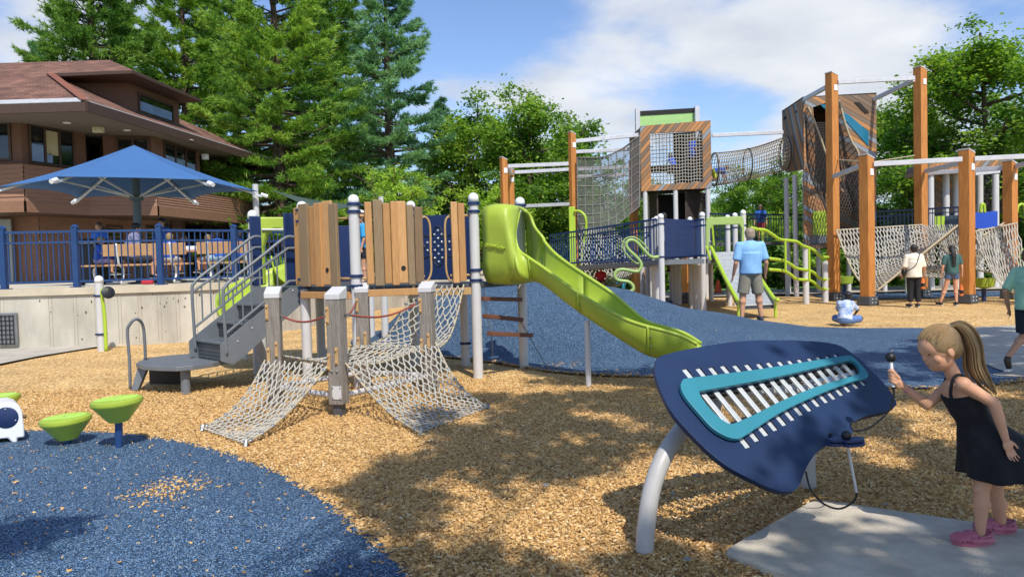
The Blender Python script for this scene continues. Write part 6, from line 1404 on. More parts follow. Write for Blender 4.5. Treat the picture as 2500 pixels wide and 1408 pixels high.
def strip_cloth(name, left, right, d, m, nets=True):
    L_ = curve([P(x, y, d) for x, y in left], 6); R_ = curve([P(x, y, d - .5) for x, y in right], 6); n_ = min(len(L_), len(R_))
    rows = [[L_[i].lerp(R_[i], t / 6) + V(0, .25 * math.sin(PI * t / 6), 0) for t in range(7)] for i in range(n_)]; b = MB(); b.grid(rows); o = wb(b, name, m, T2, smooth=2); b = MB()
    for i in range(0, n_, 2): b.tube([p + V(0, -.02, 0) for p in rows[i]], .014, 4, caps=False)
    for t in (0, 2, 4, 6): b.tube([r_[t] + V(0, -.02, 0) for r_ in rows], .03 if t in (0, 6) else .014, 4, caps=False)
    wb(b, 'cloth_ropes', M_ROPED if t != 6 else M_ROPED, o); b = MB(); b.tube([r_[-1] + V(0, -.03, 0) for r_ in rows], .03, 6); wb(b, 'edge_rope', M_ROPEB, o, smooth=2)
strip_cloth('hanging_mesh', [(1968, 285), (1968, 330), (1972, 400), (1988, 450), (2012, 500), (2020, 530)], [(1972, 262), (1985, 290), (2000, 330), (2012, 365), (2022, 395), (2024, 420)], 24.8, M_CLOTHD)
strip_cloth('hanging_mesh', [(2046, 250), (2046, 320), (2048, 380), (2056, 440), (2075, 505), (2098, 540)], [(2048, 245), (2062, 300), (2078, 345), (2096, 378), (2100, 440), (2102, 535)], 24.6, M_CLOTHD)
wb(net_mesh(lambda u, v: P(lerp(1968, 2030, u) + 8 * math.sin(PI * v), lerp(410, 590, v) - 12 * u, 25.2), 8, 15, .009), 'dark_net', M_ROPED, T2, smooth=2)
wb(net_mesh(lambda u, v: P(lerp(2036, 2104, u), lerp(420, 582, v) + 20 * math.sin(PI * u) * v, 25.0 - .6 * math.sin(PI * v)), 10, 22, .013), 'dark_net', M_ROPED, T2, smooth=2)
# ---------------------------------------------------------------- orange post frame with rope nets
OF = tower_thing('timber_frame_climber', 'tall orange timber posts joined by silver beams with big off-white rope nets between', 'rope climber', 2230, 22)
timber(OF, 2030, 183, 23.6, .27, R(24), slant=.09); timber(OF, 2246, 169, 24.2, .285, R(24), slant=.09); timber(OF, 2115, 384, 21.0, .285, R(30), slant=.1); timber(OF, 2360, 371, 20.8, .295, R(30), slant=.1); timber(OF, 2466, 398, 22.4, .285, R(26), slant=.1); timber(OF, 2548, 372, 20.3, .29, R(30), slant=.1)
for a, c in (((2045, 201, 23.5), (2232, 191, 24.1)), ((2016, 214, 23.7), (1963, 243, 26)), ((2232, 195, 24.2), (2133, 243, 26)), ((2036, 431, 23.4), (2102, 405, 21.1)), ((2132, 401, 20.9), (2348, 389, 20.7)), ((2260, 418, 24), (2348, 397, 20.9)),
             ((2378, 388, 20.7), (2520, 381, 20.5)), ((2265, 423, 24.2), (2455, 410, 22.5)), ((2480, 406, 22.3), (2540, 390, 20.6)), ((2380, 424, 27), (2440, 418, 27))): bar2(OF, P(*a), P(*c), .13)
for a, c in (((2047, 390, 23.5), (2103, 394, 21.2)), ((2135, 395, 22), (2232, 380, 24))): b = MB(); b.tube([P(*a), P(*c)], .02, 6); wb(b, 'thin_cable', M_ROPEB, OF)
def big_net(nm, c, sag, nu, nv, side=(0, 0), pull=0): S = quad_s(*[P(*p) for p in c], sag=sag, side_sag=side, pull=pull); o = wb(net_mesh(S, nu, nv, .0155, jit=.12), nm, M_ROPE, OF, smooth=2); return S, o
S, o = big_net('rope_net', ((2042, 562, 23.3), (2250, 549, 24.0), (2342, 547, 20.9), (2138, 712, 20.9)), .35, 26, 16, side=(.25, .25)); edge_cable(S, 0, 'u', knots=12, r=.03, kr=.04, parent=o); edge_cable(S, 1, 'u', knots=0, r=.032, parent=o); edge_cable(S, 0, 'v', knots=0, r=.03, parent=o)
S, o = big_net('rope_net', ((2342, 548, 21.0), (2250, 549, 24.0), (2455, 542, 22.6), (2400, 575, 20.9)), .95, 16, 18, side=(.3, .5)); edge_cable(S, 1, 'u', knots=0, r=.03, parent=o)
S, o = big_net('rope_net', ((2375, 566, 20.8), (2482, 545, 22.2), (2560, 560, 19.8), (2540, 640, 18.8)), 1.0, 15, 16, side=(.5, .5)); edge_cable(S, 0, 'u', knots=10, r=.03, kr=.04, parent=o)
S, o = big_net('rope_net', ((2160, 556, 23.8), (2345, 566, 22.8), (2345, 680, 22.4), (2190, 672, 22.4)), .35, 20, 16)
S, o = big_net('rope_net', ((2340, 590, 22.2), (2470, 585, 21.8), (2500, 680, 20.8), (2350, 650, 21.2)), .35, 14, 12)
S, o = big_net('rope_net', ((2050, 600, 23.4), (2250, 600, 24.4), (2330, 655, 22.6), (2160, 665, 22.4)), .5, 22, 12)
# ---------------------------------------------------------------- tower group at the far right
T3 = tower_thing('plank_tower', 'low plank clad tower with lime and blue panels behind the right timber posts', 'climbing tower', 2350, 30)
for px, d in ((2273, 29), (2311, 29.5), (2335, 30), (2431, 29), (2393, 30.5), (2300, 31)): wpost(T3, px, d, 418, cap=False, r=.12)
b = MB(); b.prism([P(*p, 30.4) for p in ((2284, 428), (2352, 420), (2352, 520), (2284, 524))], (0, .1, 0)); wb(b, 'plank_wall', M_PK2, T3, recalc=True)
b = MB(); b.prism([P(*p, 28.8) for p in ((2262, 425), (2268, 398), (2450, 388), (2450, 412))], (0, 1.6, 0)); wb(b, 'plank_awning', M_PK1, T3, recalc=True)
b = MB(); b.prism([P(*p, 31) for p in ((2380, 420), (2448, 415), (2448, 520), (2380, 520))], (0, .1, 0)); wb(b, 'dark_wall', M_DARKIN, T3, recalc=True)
for l, m, nm, d in ((((2283, 528), (2309, 527), (2309, 561), (2283, 562)), M_LIMEM, 'lime_panel', 28.2), (((2310, 527), (2352, 524), (2352, 562), (2310, 563)), mat('slate_panel', '2c3d4a', .5), 'slate_panel', 28.2), (((2381, 519), (2436, 515), (2436, 560), (2381, 557)), M_BLUEP, 'blue_panel', 27.8)): b = MB(); b.prism([P(*p, d) for p in l], (0, .05, 0)); wb(b, nm, m, T3, recalc=True, bevel=.01)
b = MB(); b.tube(curve([P(2394, 520, 27), P(2396, 500, 27), P(2402, 500, 27), P(2404, 520, 27)], 4), .05, 6); wb(b, 'lime_loop', M_LIMEM, T3, smooth=2); b = MB(); b.tube(curve([P(2482, 520, 26), P(2486, 503, 26), P(2500, 503, 26), P(2506, 560, 26)], 4), .05, 6); wb(b, 'lime_loop', M_LIMEM, T3, smooth=2)
# small lime seat, bench and rocks far behind
for i, (px, py) in enumerate(((2062, 690), (2402, 705))):
    q = G(px, 720 if i == 0 else 735); t = thing('spinner_seat', ('lime bucket spinner seat on the blue strip behind the front net', 'lime bucket spinner seat half hidden behind the right timber post')[i], 'seat', (q.x, q.y, 0)); b = MB(); b.lathe((0, 0, .35), [(.05, 0), (.26, .06), (.3, .3), (.27, .3), (.22, .1), (0, .07)], 16); b.build('bucket', M_LIME, t, smooth=True); b = MB(); b.cyl((0, 0, 0), (0, 0, .36), .06); b.build('stem', M_NAVY, t)
q = P(1968, 680, 31.5); t = thing('park_bench', 'brown slatted park bench in front of the far shrubs', 'bench', (q.x, q.y, 0))
for k in range(4): b = MB(); b.box((0, .25 + .02 * k, .5 + .12 * k), (1.9, .03, .09)); b.build('back_slat', mat('bench_slat', '6b5a50', .7), t)
b = MB(); b.box((0, 0, .44), (1.9, .42, .04)); b.build('seat', mat('bench_seat', '7a6658', .7), t)
for x in (-.8, .8): b = MB(); b.box((x, .1, .22), (.05, .35, .44)); b.build('leg', M_DGREY, t)
q = P(1753, 700, 30.0); t = thing('traffic_cone', 'orange traffic cone with white band on the far walk', 'traffic cone', (q.x, q.y, 0)); b = MB(); b.lathe((0, 0, .02), [(.16, 0), (.05, .5), (.03, .5)], 14); b.build('cone_body', mat('cone_orange', 'd9512a', .5), t, smooth=True); b = MB(); b.box((0, 0, .015), (.4, .4, .03)); b.build('cone_base', M_BLACK, t); b = MB(); b.lathe((0, 0, .02), [(.118, .16), (.088, .28)], 14); b.build('white_band', M_CAP, t, smooth=True)
# ================================================================ PEOPLE
SKIN = {'fair': mat('fair_skin', 'cf9a78', .55, var=.05, vs=9, sub=.08), 'tan': mat('tanned_skin', 'c18e6c', .55, var=.06, vs=9, sub=.06), 'brown': mat('brown_skin', '6b4632', .5, var=.06, vs=9), 'dark': mat('deep_brown_skin', '46301f', .5, var=.06, vs=9)}
HAIR = {'dark': mat('dark_hair', '1f1814', .45, var=.3, vs=12, stretch=(6, 6, 1), bump=.4, bs=60), 'brown': mat('brown_hair', '5f4632', .5, var=.25, vs=12, stretch=(6, 6, 1), bump=.4, bs=60), 'blond': mat('dark_blond_hair', 'a3865c', .45, var=.3, vs=16, stretch=(8, 8, 1.5), bump=.5, bs=60, col2='937750'), 'grey': mat('grey_brown_hair', '9a8672', .6, var=.2, vs=20)}
M_EYE = mat('eye_dark', '241c18', .2); M_EYEW = mat('eye_white', 'd9d4cc', .3); M_SHOE = mat('black_shoe', '1b1c1f', .5); M_SOLE = mat('white_sole', 'dcdad2', .5)
def cap(b, a, c, ra, rb):                              # tapered limb piece with round ends
    a, c = Vector(a), Vector(c); b.cyl(a, c, ra, rb, n=14); b.sphere(a, ra, 14, 9); b.sphere(c, rb, 14, 9)
def fr(b, a, c, ra, rb, sq=None): b.cyl(a, c, ra, rb, n=22)
def blob(b, c, r, sq=(1, 1, 1), rot=None): b.sphere(c, r, 36, 26, sq, rot)
def remesh(b, name, m, parent, vox, it=4, fac=.5, tex=None):
    o = b.build(name, m, parent, smooth=2); md = o.modifiers.new('r', 'REMESH'); md.mode = 'VOXEL'; md.voxel_size = vox; md.use_smooth_shade = True
    if it: md = o.modifiers.new('s', 'SMOOTH'); md.factor = fac; md.iterations = it
    return o
def head(b, c, s, fwd, up, kid=False):
    """face and skull; s = head height; fwd and up are unit vectors"""
    rt = fwd.cross(up).normalized(); m = Matrix((rt, fwd, up)).transposed(); f = lambda x, y, z: c + m @ V(x * s, y * s, z * s)
    blob(b, f(0, -.05, .07), s * .5, (.74, .86, .80), m); blob(b, f(0, .06, -.16), s * .36, (.80, .88, .92), m); blob(b, f(0, .22, -.34), s * .13, (1, .8, .8), m)
    if kid:
        blob(b, f(0, .05, .12), s * .40, (.84, .90, .86), m); blob(b, f(0, .375, -.085), s * .052, (.95, 1.0, .95), m); cap(b, f(0, .345, .02), f(0, .39, -.07), s * .026, s * .036)
        blob(b, f(0, .325, -.215), s * .075, (1.25, .85, .45), m); blob(b, f(0, .315, -.255), s * .07, (1.15, .8, .45), m); blob(b, f(0, .27, -.345), s * .085, (1, .85, .75), m)
        for sx in (-1, 1): blob(b, f(.38 * sx, -.03, -.05), s * .10, (.30, .8, 1.15), m); blob(b, f(.16 * sx, .21, -.13), s * .125, (1, .85, 1.1), m)
        return f, m
    blob(b, f(0, .385, -.06), s * .065, (.8, 1.0, 1.2), m); cap(b, f(0, .35, .06), f(0, .43, -.09), s * .035, s * .05)
    blob(b, f(0, .355, -.225), s * .07, (1.5, .7, .55), m); blob(b, f(0, .345, -.25), s * .06, (1.3, .7, .5), m)
    for sx in (-1, 1): blob(b, f(.37 * sx, -.03, -.05), s * .10, (.35, .8, 1.15), m); blob(b, f(.17 * sx, .26, -.14), s * .13, (1, .8, .9), m); blob(b, f(.16 * sx, .34, .10), s * .07, (1.5, .6, .5), m)
    return f, m
def hand(b, w, d, n, s, curl=.35, spread=.16, side=1):
    """palm, four fingers and thumb from the wrist w along d; n = palm normal, s = hand length"""
    d = d.normalized(); x = d.cross(n).normalized() * side; n = n.normalized()
    m = Matrix((x, d, n)).transposed(); pc = w + d * s * .26; blob(b, pc, s * .25, (.86, 1.05, .42), m)
    for i, (o, L_) in enumerate(((-.16, .40), (-.055, .46), (.05, .43), (.15, .34))):
        p = w + d * s * .46 + x * o * s; dd = (d + x * (o * spread * 4)).normalized(); q = p
        for k, seg in enumerate((.46, .30, .24)):
            a = curl * (k + .4); e = (dd * math.cos(a) + n * -math.sin(a)).normalized(); q2 = q + e * L_ * s * seg; cap(b, q, q2, s * .047 * (1 - .1 * k), s * .043 * (1 - .1 * k)); q = q2
    t0 = w + d * s * .14 - x * .17 * s; t1 = t0 + (d * .75 - x * .55 - n * .25).normalized() * s * .20; t2 = t1 + (d * .95 - x * .15 - n * .35).normalized() * s * .17; cap(b, t0, t1, s * .062, s * .052); cap(b, t1, t2, s * .05, s * .042)
STAND = dict(pel=(0, 0, .525), waist=(0, 0, .61), chest=(0, 0, .73), neck=(0, -.005, .835), head=(0, .012, .925), sh=(.105, 0, .80), el=(.145, -.01, .63), wr=(.155, .03, .49), hip=(.05, 0, .50), kn=(.055, .01, .275), an=(.06, -.01, .045), toe=(.07, .10, .02))
def person(label, loc, rz, H, pose=None, skin='fair', hair='brown', hairlen=0, top=('4a7fc0', .35), legs=('shorts', '5a5a50', .6), shoes='black', build=1.0, child=False, group=None, vox=None, sym=True, extra=None, top_mat=None, facing=0.0):
    t = thing('person', label, 'person', loc, rz, group); J = {}
    for k, v in STAND.items():
        if k in ('pel', 'waist', 'chest', 'neck', 'head'): J[k] = Vector(v)
        else: J[k + 'L'] = Vector((-v[0], v[1], v[2])); J[k + 'R'] = Vector(v)
    for k, v in (pose or {}).items():
        if k in J: J[k] = Vector(v)
        else: J[k + 'L'] = Vector((-v[0], v[1], v[2])); J[k + 'R'] = Vector(v)
    J = {k: v * H for k, v in J.items()}; w_ = build; vx = vox or H * .0075; hs = H * (.150 if child else .130)
    b = MB(); pel, wa, ch, nk, hd = J['pel'], J['waist'], J['chest'], J['neck'], J['head']
    sd = (J['shR'] - J['shL']).normalized(); upv = (nk - pel).normalized(); fwd = upv.cross(sd).normalized(); mt = Matrix((sd, fwd, upv)).transposed()
    def torso(b, k=1.0, lo=True):
        blob(b, ch + upv * H * .015, H * .088 * k * w_, (1.12, .78, 1.05), mt); blob(b, wa, H * .074 * k * w_, (1.05, .80, 1.2), mt)
        if lo: blob(b, pel, H * .082 * k * w_, (1.12, .88, .9), mt)
        blob(b, ch + upv * H * .055, H * .055 * k * w_, (1.75, .85, .7), mt)
        for s in 'LR': blob(b, J['sh' + s], H * .036 * k * w_)
    torso(b); cap(b, nk - upv * H * .02, hd - (hd - nk).normalized() * hs * .3, H * .030 * w_, H * .027 * w_)
    hup = (hd - nk).normalized(); hup = (hup + V(0, 0, .8)).normalized(); hf = Matrix.Rotation(facing, 3, 'Z') @ fwd; hf = (hf - hup * hf.dot(hup)).normalized()
    f, hm = head(b, hd, hs, hf, hup)
    for s, sg in (('L', -1), ('R', 1)):
        cap(b, J['sh' + s], J['el' + s], H * .027 * w_, H * .022 * w_); cap(b, J['el' + s], J['wr' + s], H * .022 * w_, H * .0145 * w_)
        d = (J['wr' + s] - J['el' + s]).normalized(); hand(b, J['wr' + s], d, sd * sg * -1 if abs(d.z) > .6 else V(0, 0, 1), H * .098, .35, side=sg)
        cap(b, J['hip' + s], J['kn' + s], H * .050 * w_, H * .033 * w_); cap(b, J['kn' + s], J['an' + s], H * .033 * w_, H * .021 * w_); blob(b, J['kn' + s].lerp(J['an' + s], .3) - V(0, 0, 0), H * .036 * w_)
        cap(b, J['an' + s] - V(0, 0, .015 * H), J['toe' + s], H * .021, H * .017)
    body = remesh(b, 'body', SKIN[skin], t, vx)
    for sx in (-1, 1):
        pass
    b = MB()
    for sx in (-1, 1): b.sphere(f(.155 * sx, .355, .01), hs * .05, 10, 8)
    b.build('eyes', M_EYE, t, smooth=2)
    # hair
    b = MB(); blob(b, f(0, -.09, .12), hs * .54, (.78, .86, .80), hm); blob(b, f(0, -.22, -.08), hs * .42, (.88, .70, .95), hm)
    for sx in (-1, 1): blob(b, f(.27 * sx, -.12, .0), hs * .2, (.55, 1.1, 1.1), hm)
    if hairlen:
        q = hd + V(0, 0, 0) - hf * hs * .33
        for k in range(9): s_ = k / 8; blob(b, q - hf * (hs * .06 * math.sin(PI * s_) + H * .062 * min(1, s_ * 2.5)) + V(0, 0, hs * .1 - hairlen * s_), hs * (.34 - .10 * s_), (.95, .45, .7), hm)
    remesh(b, 'hair', HAIR[hair], t, hs * .05, 2)
    # shirt
    if top:
        tm = top_mat or mat('shirt_cloth', top[0], .8, var=.06, vs=12, bump=.25, bs=18); b = MB()
        blob(b, ch + upv * H * .02, H * .098 * w_, (1.12, .80, 1.05), mt); blob(b, ch + upv * H * .055, H * .062 * w_, (1.72, .9, .72), mt)
        lo = pel.lerp(wa, .1 - (top[2] if len(top) > 2 else 0)); vs_ = []; rows = []
        for i in range(7):
            q = lo.lerp(ch, i / 6); rx = H * (.110 - .006 * math.sin(PI * i / 6)) * w_; ry = H * .090 * w_; rows.append([q + sd * math.cos(a) * rx + fwd * math.sin(a) * ry * (1 + .04 * math.sin(3 * a + i)) for a in [2 * PI * j / 24 for j in range(24)]])
        b.grid(rows, closed=True); n0 = len(b.v) - 7 * 24; b.f.append(tuple(n0 + 23 - j for j in range(24))); b.mi.append(0); b.f.append(tuple(n0 + 6 * 24 + j for j in range(24))); b.mi.append(0)
        for s in 'LR':
            e = J['sh' + s].lerp(J['el' + s], top[1] / .5 if top[1] <= .5 else 1); blob(b, J['sh' + s], H * .040 * w_); fr(b, J['sh' + s], e, H * .039 * w_, H * .038 * w_); cap(b, nk - upv * H * .03, J['sh' + s], H * .040 * w_, H * .038 * w_)
        cap(b, nk - upv * H * .035, nk - upv * H * .012, H * .05 * w_, H * .042 * w_)
        remesh(b, 'shirt', tm, t, vx * .9, 7)
    kind, col, ln = legs
    lm = mat('leg_cloth', col, .8, var=.08, vs=14, bump=.25, bs=20); b = MB(); blob(b, pel + upv * H * .012, H * .096 * w_, (1.10, .88, .85), mt)
    for s in 'LR':
        hip, kn, an = J['hip' + s], J['kn' + s], J['an' + s]; r0 = H * .060 * w_
        if ln <= 1: e = hip.lerp(kn, ln); blob(b, hip, r0); fr(b, hip, e, r0, H * (.056 if kind == 'shorts' else .05) * w_)
        else: blob(b, hip, r0); fr(b, hip, kn, r0, H * .043 * w_); blob(b, kn, H * .043 * w_); fr(b, kn, kn.lerp(an, ln - 1), H * .043 * w_, H * .034 * w_)
    remesh(b, 'trousers' if ln > 1 else 'shorts', lm, t, vx * .9, 3)
    if shoes:
        for s in 'LR':
            an, toe = J['an' + s], J['toe' + s]; d = V(toe.x - an.x, toe.y - an.y, 0); d = d.normalized() if d.length > .001 else V(0, 1, 0); b = MB(); zf = min(an.z, toe.z + .02 * H) 
            heel = an - d * H * .02 + V(0, 0, -.028 * H); cap(b, heel, toe + d * H * .01, H * .026, H * .022); blob(b, an + V(0, 0, -.012 * H), H * .026)
            so_ = remesh(b, 'shoe', M_SHOE if shoes == 'black' else mat('shoe_cloth', shoes, .6), t, vx * .7, 2)
            b = MB(); x = V(-d.y, d.x, 0); zb = min(heel.z, toe.z) - H * .024; pts = [heel - d * H * .024 + x * H * .016, heel - d * H * .024 - x * H * .016, toe + x * -H * .026 + d * H * .01, toe - x * H * .012 + d * H * .032, toe + x * H * .012 + d * H * .032, toe + x * H * .026 + d * H * .01]
            b.prism([V(q.x, q.y, zb) for q in pts], (0, 0, H * .012)); b.build('sole', M_SOLE, so_, recalc=True)
    if extra: extra(t, J, H, f, hm)
    return t
def at(px, py, z=0.0): q = G(px, py, z); return (q.x, q.y, z)
# --- man in light blue
q = P(1832, 640, 15.1); gz = ground_z(q.x, q.y)
person('tall grey haired man in light blue t-shirt and khaki shorts, seen from behind', (q.x, q.y, gz), R(3), 1.86, dict(an=(.105, -.01, .045), kn=(.085, .01, .275), toe=(.12, .09, .02), el=(.165, -.02, .62), wr=(.175, .04, .49), sh=(.12, 0, .805)), skin='tan', hair='grey', top=('86b4dd', .42, .35), legs=('shorts', '857f6e', .92), build=1.12, shoes='2c3138')
# --- seated boy on the rubber
q = P(2062, 790, 15.3); q = V(q.x, q.y, ground_z(q.x, q.y))
tie = mat('tie_dye_cloth', '5e86c4', .85, vs=9, col2='dfe6ee')
SIT = dict(pel=(0, 0, .09), waist=(.0, .02, .18), chest=(.01, .06, .29), neck=(.02, .11, .385), head=(.03, .135, .475), sh=(.10, .07, .36), el=(.16, .19, .24), wr=(.09, .30, .16), hip=(.05, .03, .08), kn=(.21, .19, .10), an=(.06, .27, .05), toe=(-.03, .33, .04))
person('boy in blue and white tie-dye sitting cross legged on the blue rubber', q, R(-38), 1.22, dict(SIT, pel=(0, 0, .075)), skin='dark', hair='dark', top=('5e86c4', .42), top_mat=tie, legs=('shorts', '5b79ad', .95), shoes='d8d2c0', child=True, build=1.1)
# --- two women by the timber posts
def bag(t, J, H, f, hm):
    b = MB(); s = J['shR'] + V(-.02, 0, .05) * H; pts = [s + V(0, .06 * H, -.02 * H), s, s + V(-.03 * H, -.075 * H, -.03 * H), J['waist'] + V(-.02 * H, -.10 * H, .04 * H), J['pel'] + V(-.13 * H, -.04 * H, .05 * H), J['pel'] + V(-.15 * H, .02 * H, .04 * H)]
    b.tube(curve(pts, 5), .011, 6); b.build('bag_strap', M_SHOE, t, smooth=2); b = MB(); b.sphere(J['pel'] + V(-.155 * H, .01 * H, .03 * H), .11, 14, 10, (.5, .9, 1)); b.build('bag', M_SHOE, t, smooth=2)
q = at(2232, 748); person('woman in a loose cream t-shirt and black trousers with a cross-body bag, seen from behind', q, R(-8), 1.64, dict(el=(.15, -.01, .62), wr=(.165, .03, .50)), skin='tan', hair='dark', top=('e3d9c4', .47, .75), legs=('trousers', '17181b', 1.86), build=1.12, extra=bag)
q = at(2325, 744); person('long haired woman in a dark green t-shirt and denim shorts beside the right timber post', q, R(-12), 1.60, dict(anL=(-.17, .03, .045), knL=(-.10, .02, .27), toeL=(-.20, .10, .02), wr=(.155, .02, .49)), skin='fair', hair='dark', hairlen=.46, top=('3c5f5a', .36, .1), legs=('shorts', '4b5f7a', .30), build=.98)
for px, py, lb in ((2253, 690, 'orange and black drink bottle carried by the woman in cream'), (2347, 707, 'orange and black drink bottle carried by the woman in green')):
    q = P(px, py, 19.3); bo = thing('drink_bottle', lb, 'bottle', q); b = MB(); b.lathe((0, 0, -.16), [(.0, 0), (.045, .01), (.045, .20), (.025, .25), (.02, .29), (0, .30)], 12); b.build('bottle_body', mat('bottle_orange', 'd8702c', .4), bo, smooth=True); b = MB(); b.lathe((0, 0, -.16), [(.047, .06), (.047, .15)], 12); b.build('black_band', M_BLACK, bo, smooth=True)
# --- man on the ramp behind
def stripe(t, J, H, f, hm): b = MB(); c = J['chest'] + V(0, -.005 * H, -.005 * H); b.lathe(c, [(H * .128, -.025 * H), (H * .128, .022 * H)], 24, squash=(1, .74)); b.build('black_stripe', M_BLACK, t, smooth=2)
q = P(1622, 600, 22.8); person('man in white t-shirt with black chest band, back turned, on the ramp', (q.x, q.y, 1.02), R(5), 1.80, dict(el=(.20, .05, .66), wr=(.26, .16, .60), sh=(.125, 0, .80)), skin='dark', hair='dark', top=('e6e8ee', .42, .2), legs=('shorts', '2a2d34', .9), build=1.22, extra=stripe)
# --- boy on the walkway
q = P(1857, 540, 27.6); person('boy with sunglasses in a blue t-shirt standing on the raised walkway', (q.x, q.y, 1.94), R(155), 1.36, skin='fair', hair='brown', top=('2f66b8', .42, .2), legs=('shorts', 'a03038', .9), child=True, extra=lambda t, J, H, f, hm: (lambda b: (b.box(f(0, .40, .02), (.13, .03, .035), R(0)), b.build('sunglasses', M_BLACK, t)))(MB()))
# --- children in the hammock net
q = P(1467, 690, 23.2); person('small child in a red t-shirt sitting in the rope hammock', (q.x, q.y, P(1467, 697, 23.2).z), R(170), 1.05, dict(pel=(0, 0, .10), waist=(0, 0, .19), chest=(0, .01, .30), neck=(0, .01, .40), head=(0, .02, .49), sh=(.10, 0, .37), el=(.16, .05, .24), wr=(.17, .12, .12), hip=(.05, .03, .09), kn=(.08, .22, .10), an=(.08, .27, -.10), toe=(.08, .33, -.13)), skin='tan', hair='dark', top=('b32430', .45), legs=('shorts', '1d1f26', .7), shoes='d8d2c0', child=True)
q = P(1522, 690, 24.5); person('toddler in a turquoise top bending over under the ramp', (q.x, q.y, .0 + .12), R(80), .98, dict(chest=(0, .13, .64), waist=(0, .05, .57), neck=(0, .22, .70), head=(0, .29, .74), sh=(.1, .18, .68), el=(.12, .24, .54), wr=(.10, .28, .40)), skin='fair', hair='brown', top=('3fb0cf', .45, .3), legs=('shorts', '3fb0cf', .5), shoes='c25a6a', child=True)
# --- boy behind the planks
q = P(889, 640, 10.9); person('child in a bright blue t-shirt standing on the deck behind the tan planks', (q.x, q.y, 1.19), R(100), 1.02, skin='fair', hair='brown', top=('2f9ad0', .45, .5), legs=('shorts', '1c2130', .6), child=True)
# --- children inside the netted tower and tunnel
q = P(1645, 380, 28.2); person('child in royal blue crouching behind the net window, nearer its middle', (q.x, q.y, oo[0].z + .75), R(40), 1.2, dict(pel=(0, 0, .2), waist=(0, .03, .28), chest=(0, .08, .38), neck=(0, .12, .46), head=(0, .14, .54), sh=(.1, .08, .44), el=(.13, .15, .32), wr=(.1, .22, .25), hip=(.05, 0, .2), kn=(.08, .18, .2), an=(.08, .1, .02), toe=(.08, .18, .0)), skin='tan', hair='dark', top=('2058c8', .45), legs=('shorts', '1c2130', .9), child=True)
q = P(1690, 360, 28.0); person('child in royal blue standing behind the right edge of the net window', (q.x, q.y, oo[0].z + .9), R(-60), 1.15, skin='tan', hair='brown', top=('2058c8', .45, .6), legs=('shorts', '2c62c8', .8), child=True)
CRAWL = dict(pel=(0, -.12, .30), waist=(0, 0, .31), chest=(0, .12, .32), neck=(0, .22, .36), head=(0, .29, .40), sh=(.10, .17, .33), el=(.12, .2, .16), wr=(.11, .23, .03), hip=(.05, -.12, .28), kn=(.07, -.06, .05), an=(.07, -.28, .03), toe=(.07, -.34, .02))
q = P(1752, 432, 27.7); person('child in royal blue and yellow crawling through the rope tunnel', (q.x, q.y, P(1752, 432, 27.7).z - .15), R(-90), 1.2, CRAWL, skin='fair', hair='brown', top=('2058c8', .45), legs=('shorts', 'b8c24a', .9), child=True)
# --- walker cut by the right edge
q = V(P(2493, 640, 8.75).x + .10, 8.75, 0)
person('child in a pale green t-shirt, dark shorts and sandals walking out at the right edge', (q.x, q.y, .02), R(-62), 1.45, dict(anL=(-.06, -.20, .13), knL=(-.06, .03, .29), toeL=(-.07, -.17, .045), anR=(.06, .16, .05), knR=(.06, .13, .28), toeR=(.07, .26, .03), elL=(-.15, -.07, .64), wrL=(-.15, -.02, .50), elR=(.15, .05, .64), wrR=(.15, .14, .53)), skin='tan', hair='brown', top=('a3cfae', .45, .4), legs=('shorts', '1f2430', .9), shoes='463626', child=False)
# --- terrace tables, benches and the people at them
PIC = 'picnic tables under the blue umbrella'; M_PT = mat('tan_table_board', 'b98f62', .7, var=.08, vs=6, stretch=(1, 10, 1))
def picnic(px, d, rz, label, L_=1.7):
    q = P(px, 640, d); t = thing('picnic_table', label, 'picnic table', (q.x, q.y, TZ), rz, group=PIC); b = MB()
    b.box((0, 0, .74), (L_, .72, .045)); b.build('tabletop', M_PT, t, bevel=.008)
    for s in (-.55, .55): b = MB(); b.tube(curve([(s, -.5, .02), (s, -.3, .03), (s, -.06, .1), (s, -.04, .4), (s, -.04, .71)], 4), .03, 8); b.tube(curve([(s, .5, .02), (s, .3, .03), (s, .06, .1), (s, .04, .4), (s, .04, .71)], 4), .03, 8); b.build('leg_frame', M_STEEL, t, smooth=2)
    return t
def bench(px, d, rz, label, L_=1.7, back=True):
    q = P(px, 640, d); t = thing('bench', label, 'bench', (q.x, q.y, TZ), rz, group='tan benches with curved steel frames on the terrace'); b = MB(); b.box((0, 0, .44), (L_, .34, .04)); b.build('seat', M_PT, t, bevel=.006)
    if back: b = MB(); b.box((0, -.24, .78), (L_, .035, .27), mat=Matrix.Rotation(R(8), 3, 'X')); b.build('backrest', M_PT, t, bevel=.006)
    for s in (-L_ * .32, L_ * .32):
        b = MB(); pts = [(s, .22, .02), (s, -.12, .03), (s, -.02, .16), (s, .0, .34), (s, -.05, .40)] + ([(s, -.19, .46), (s, -.22, .60), (s, -.29, .93)] if back else []); b.tube(curve(pts, 4), [.028] * (4 * (len(pts) - 1) + 1), 6); b.build('curved_frame', M_ALU, t, smooth=2)
    return t
picnic(310, 18.9, R(8), 'picnic table in front of the umbrella pole with children on its left', 1.5); bench(365, 17.5, 0, 'long tan bench with backrest turned to the fence, in front of the umbrella pole', 1.9); bench(254, 18.0, R(85), 'backless bench carrying the girl in blue at the left table', 1.2, False)
picnic(478, 18.4, R(-6), 'picnic table with plates and lunch right of the umbrella pole', 1.5); bench(560, 17.6, R(8), 'bench with tan backrest behind the stair rails', 1.3)
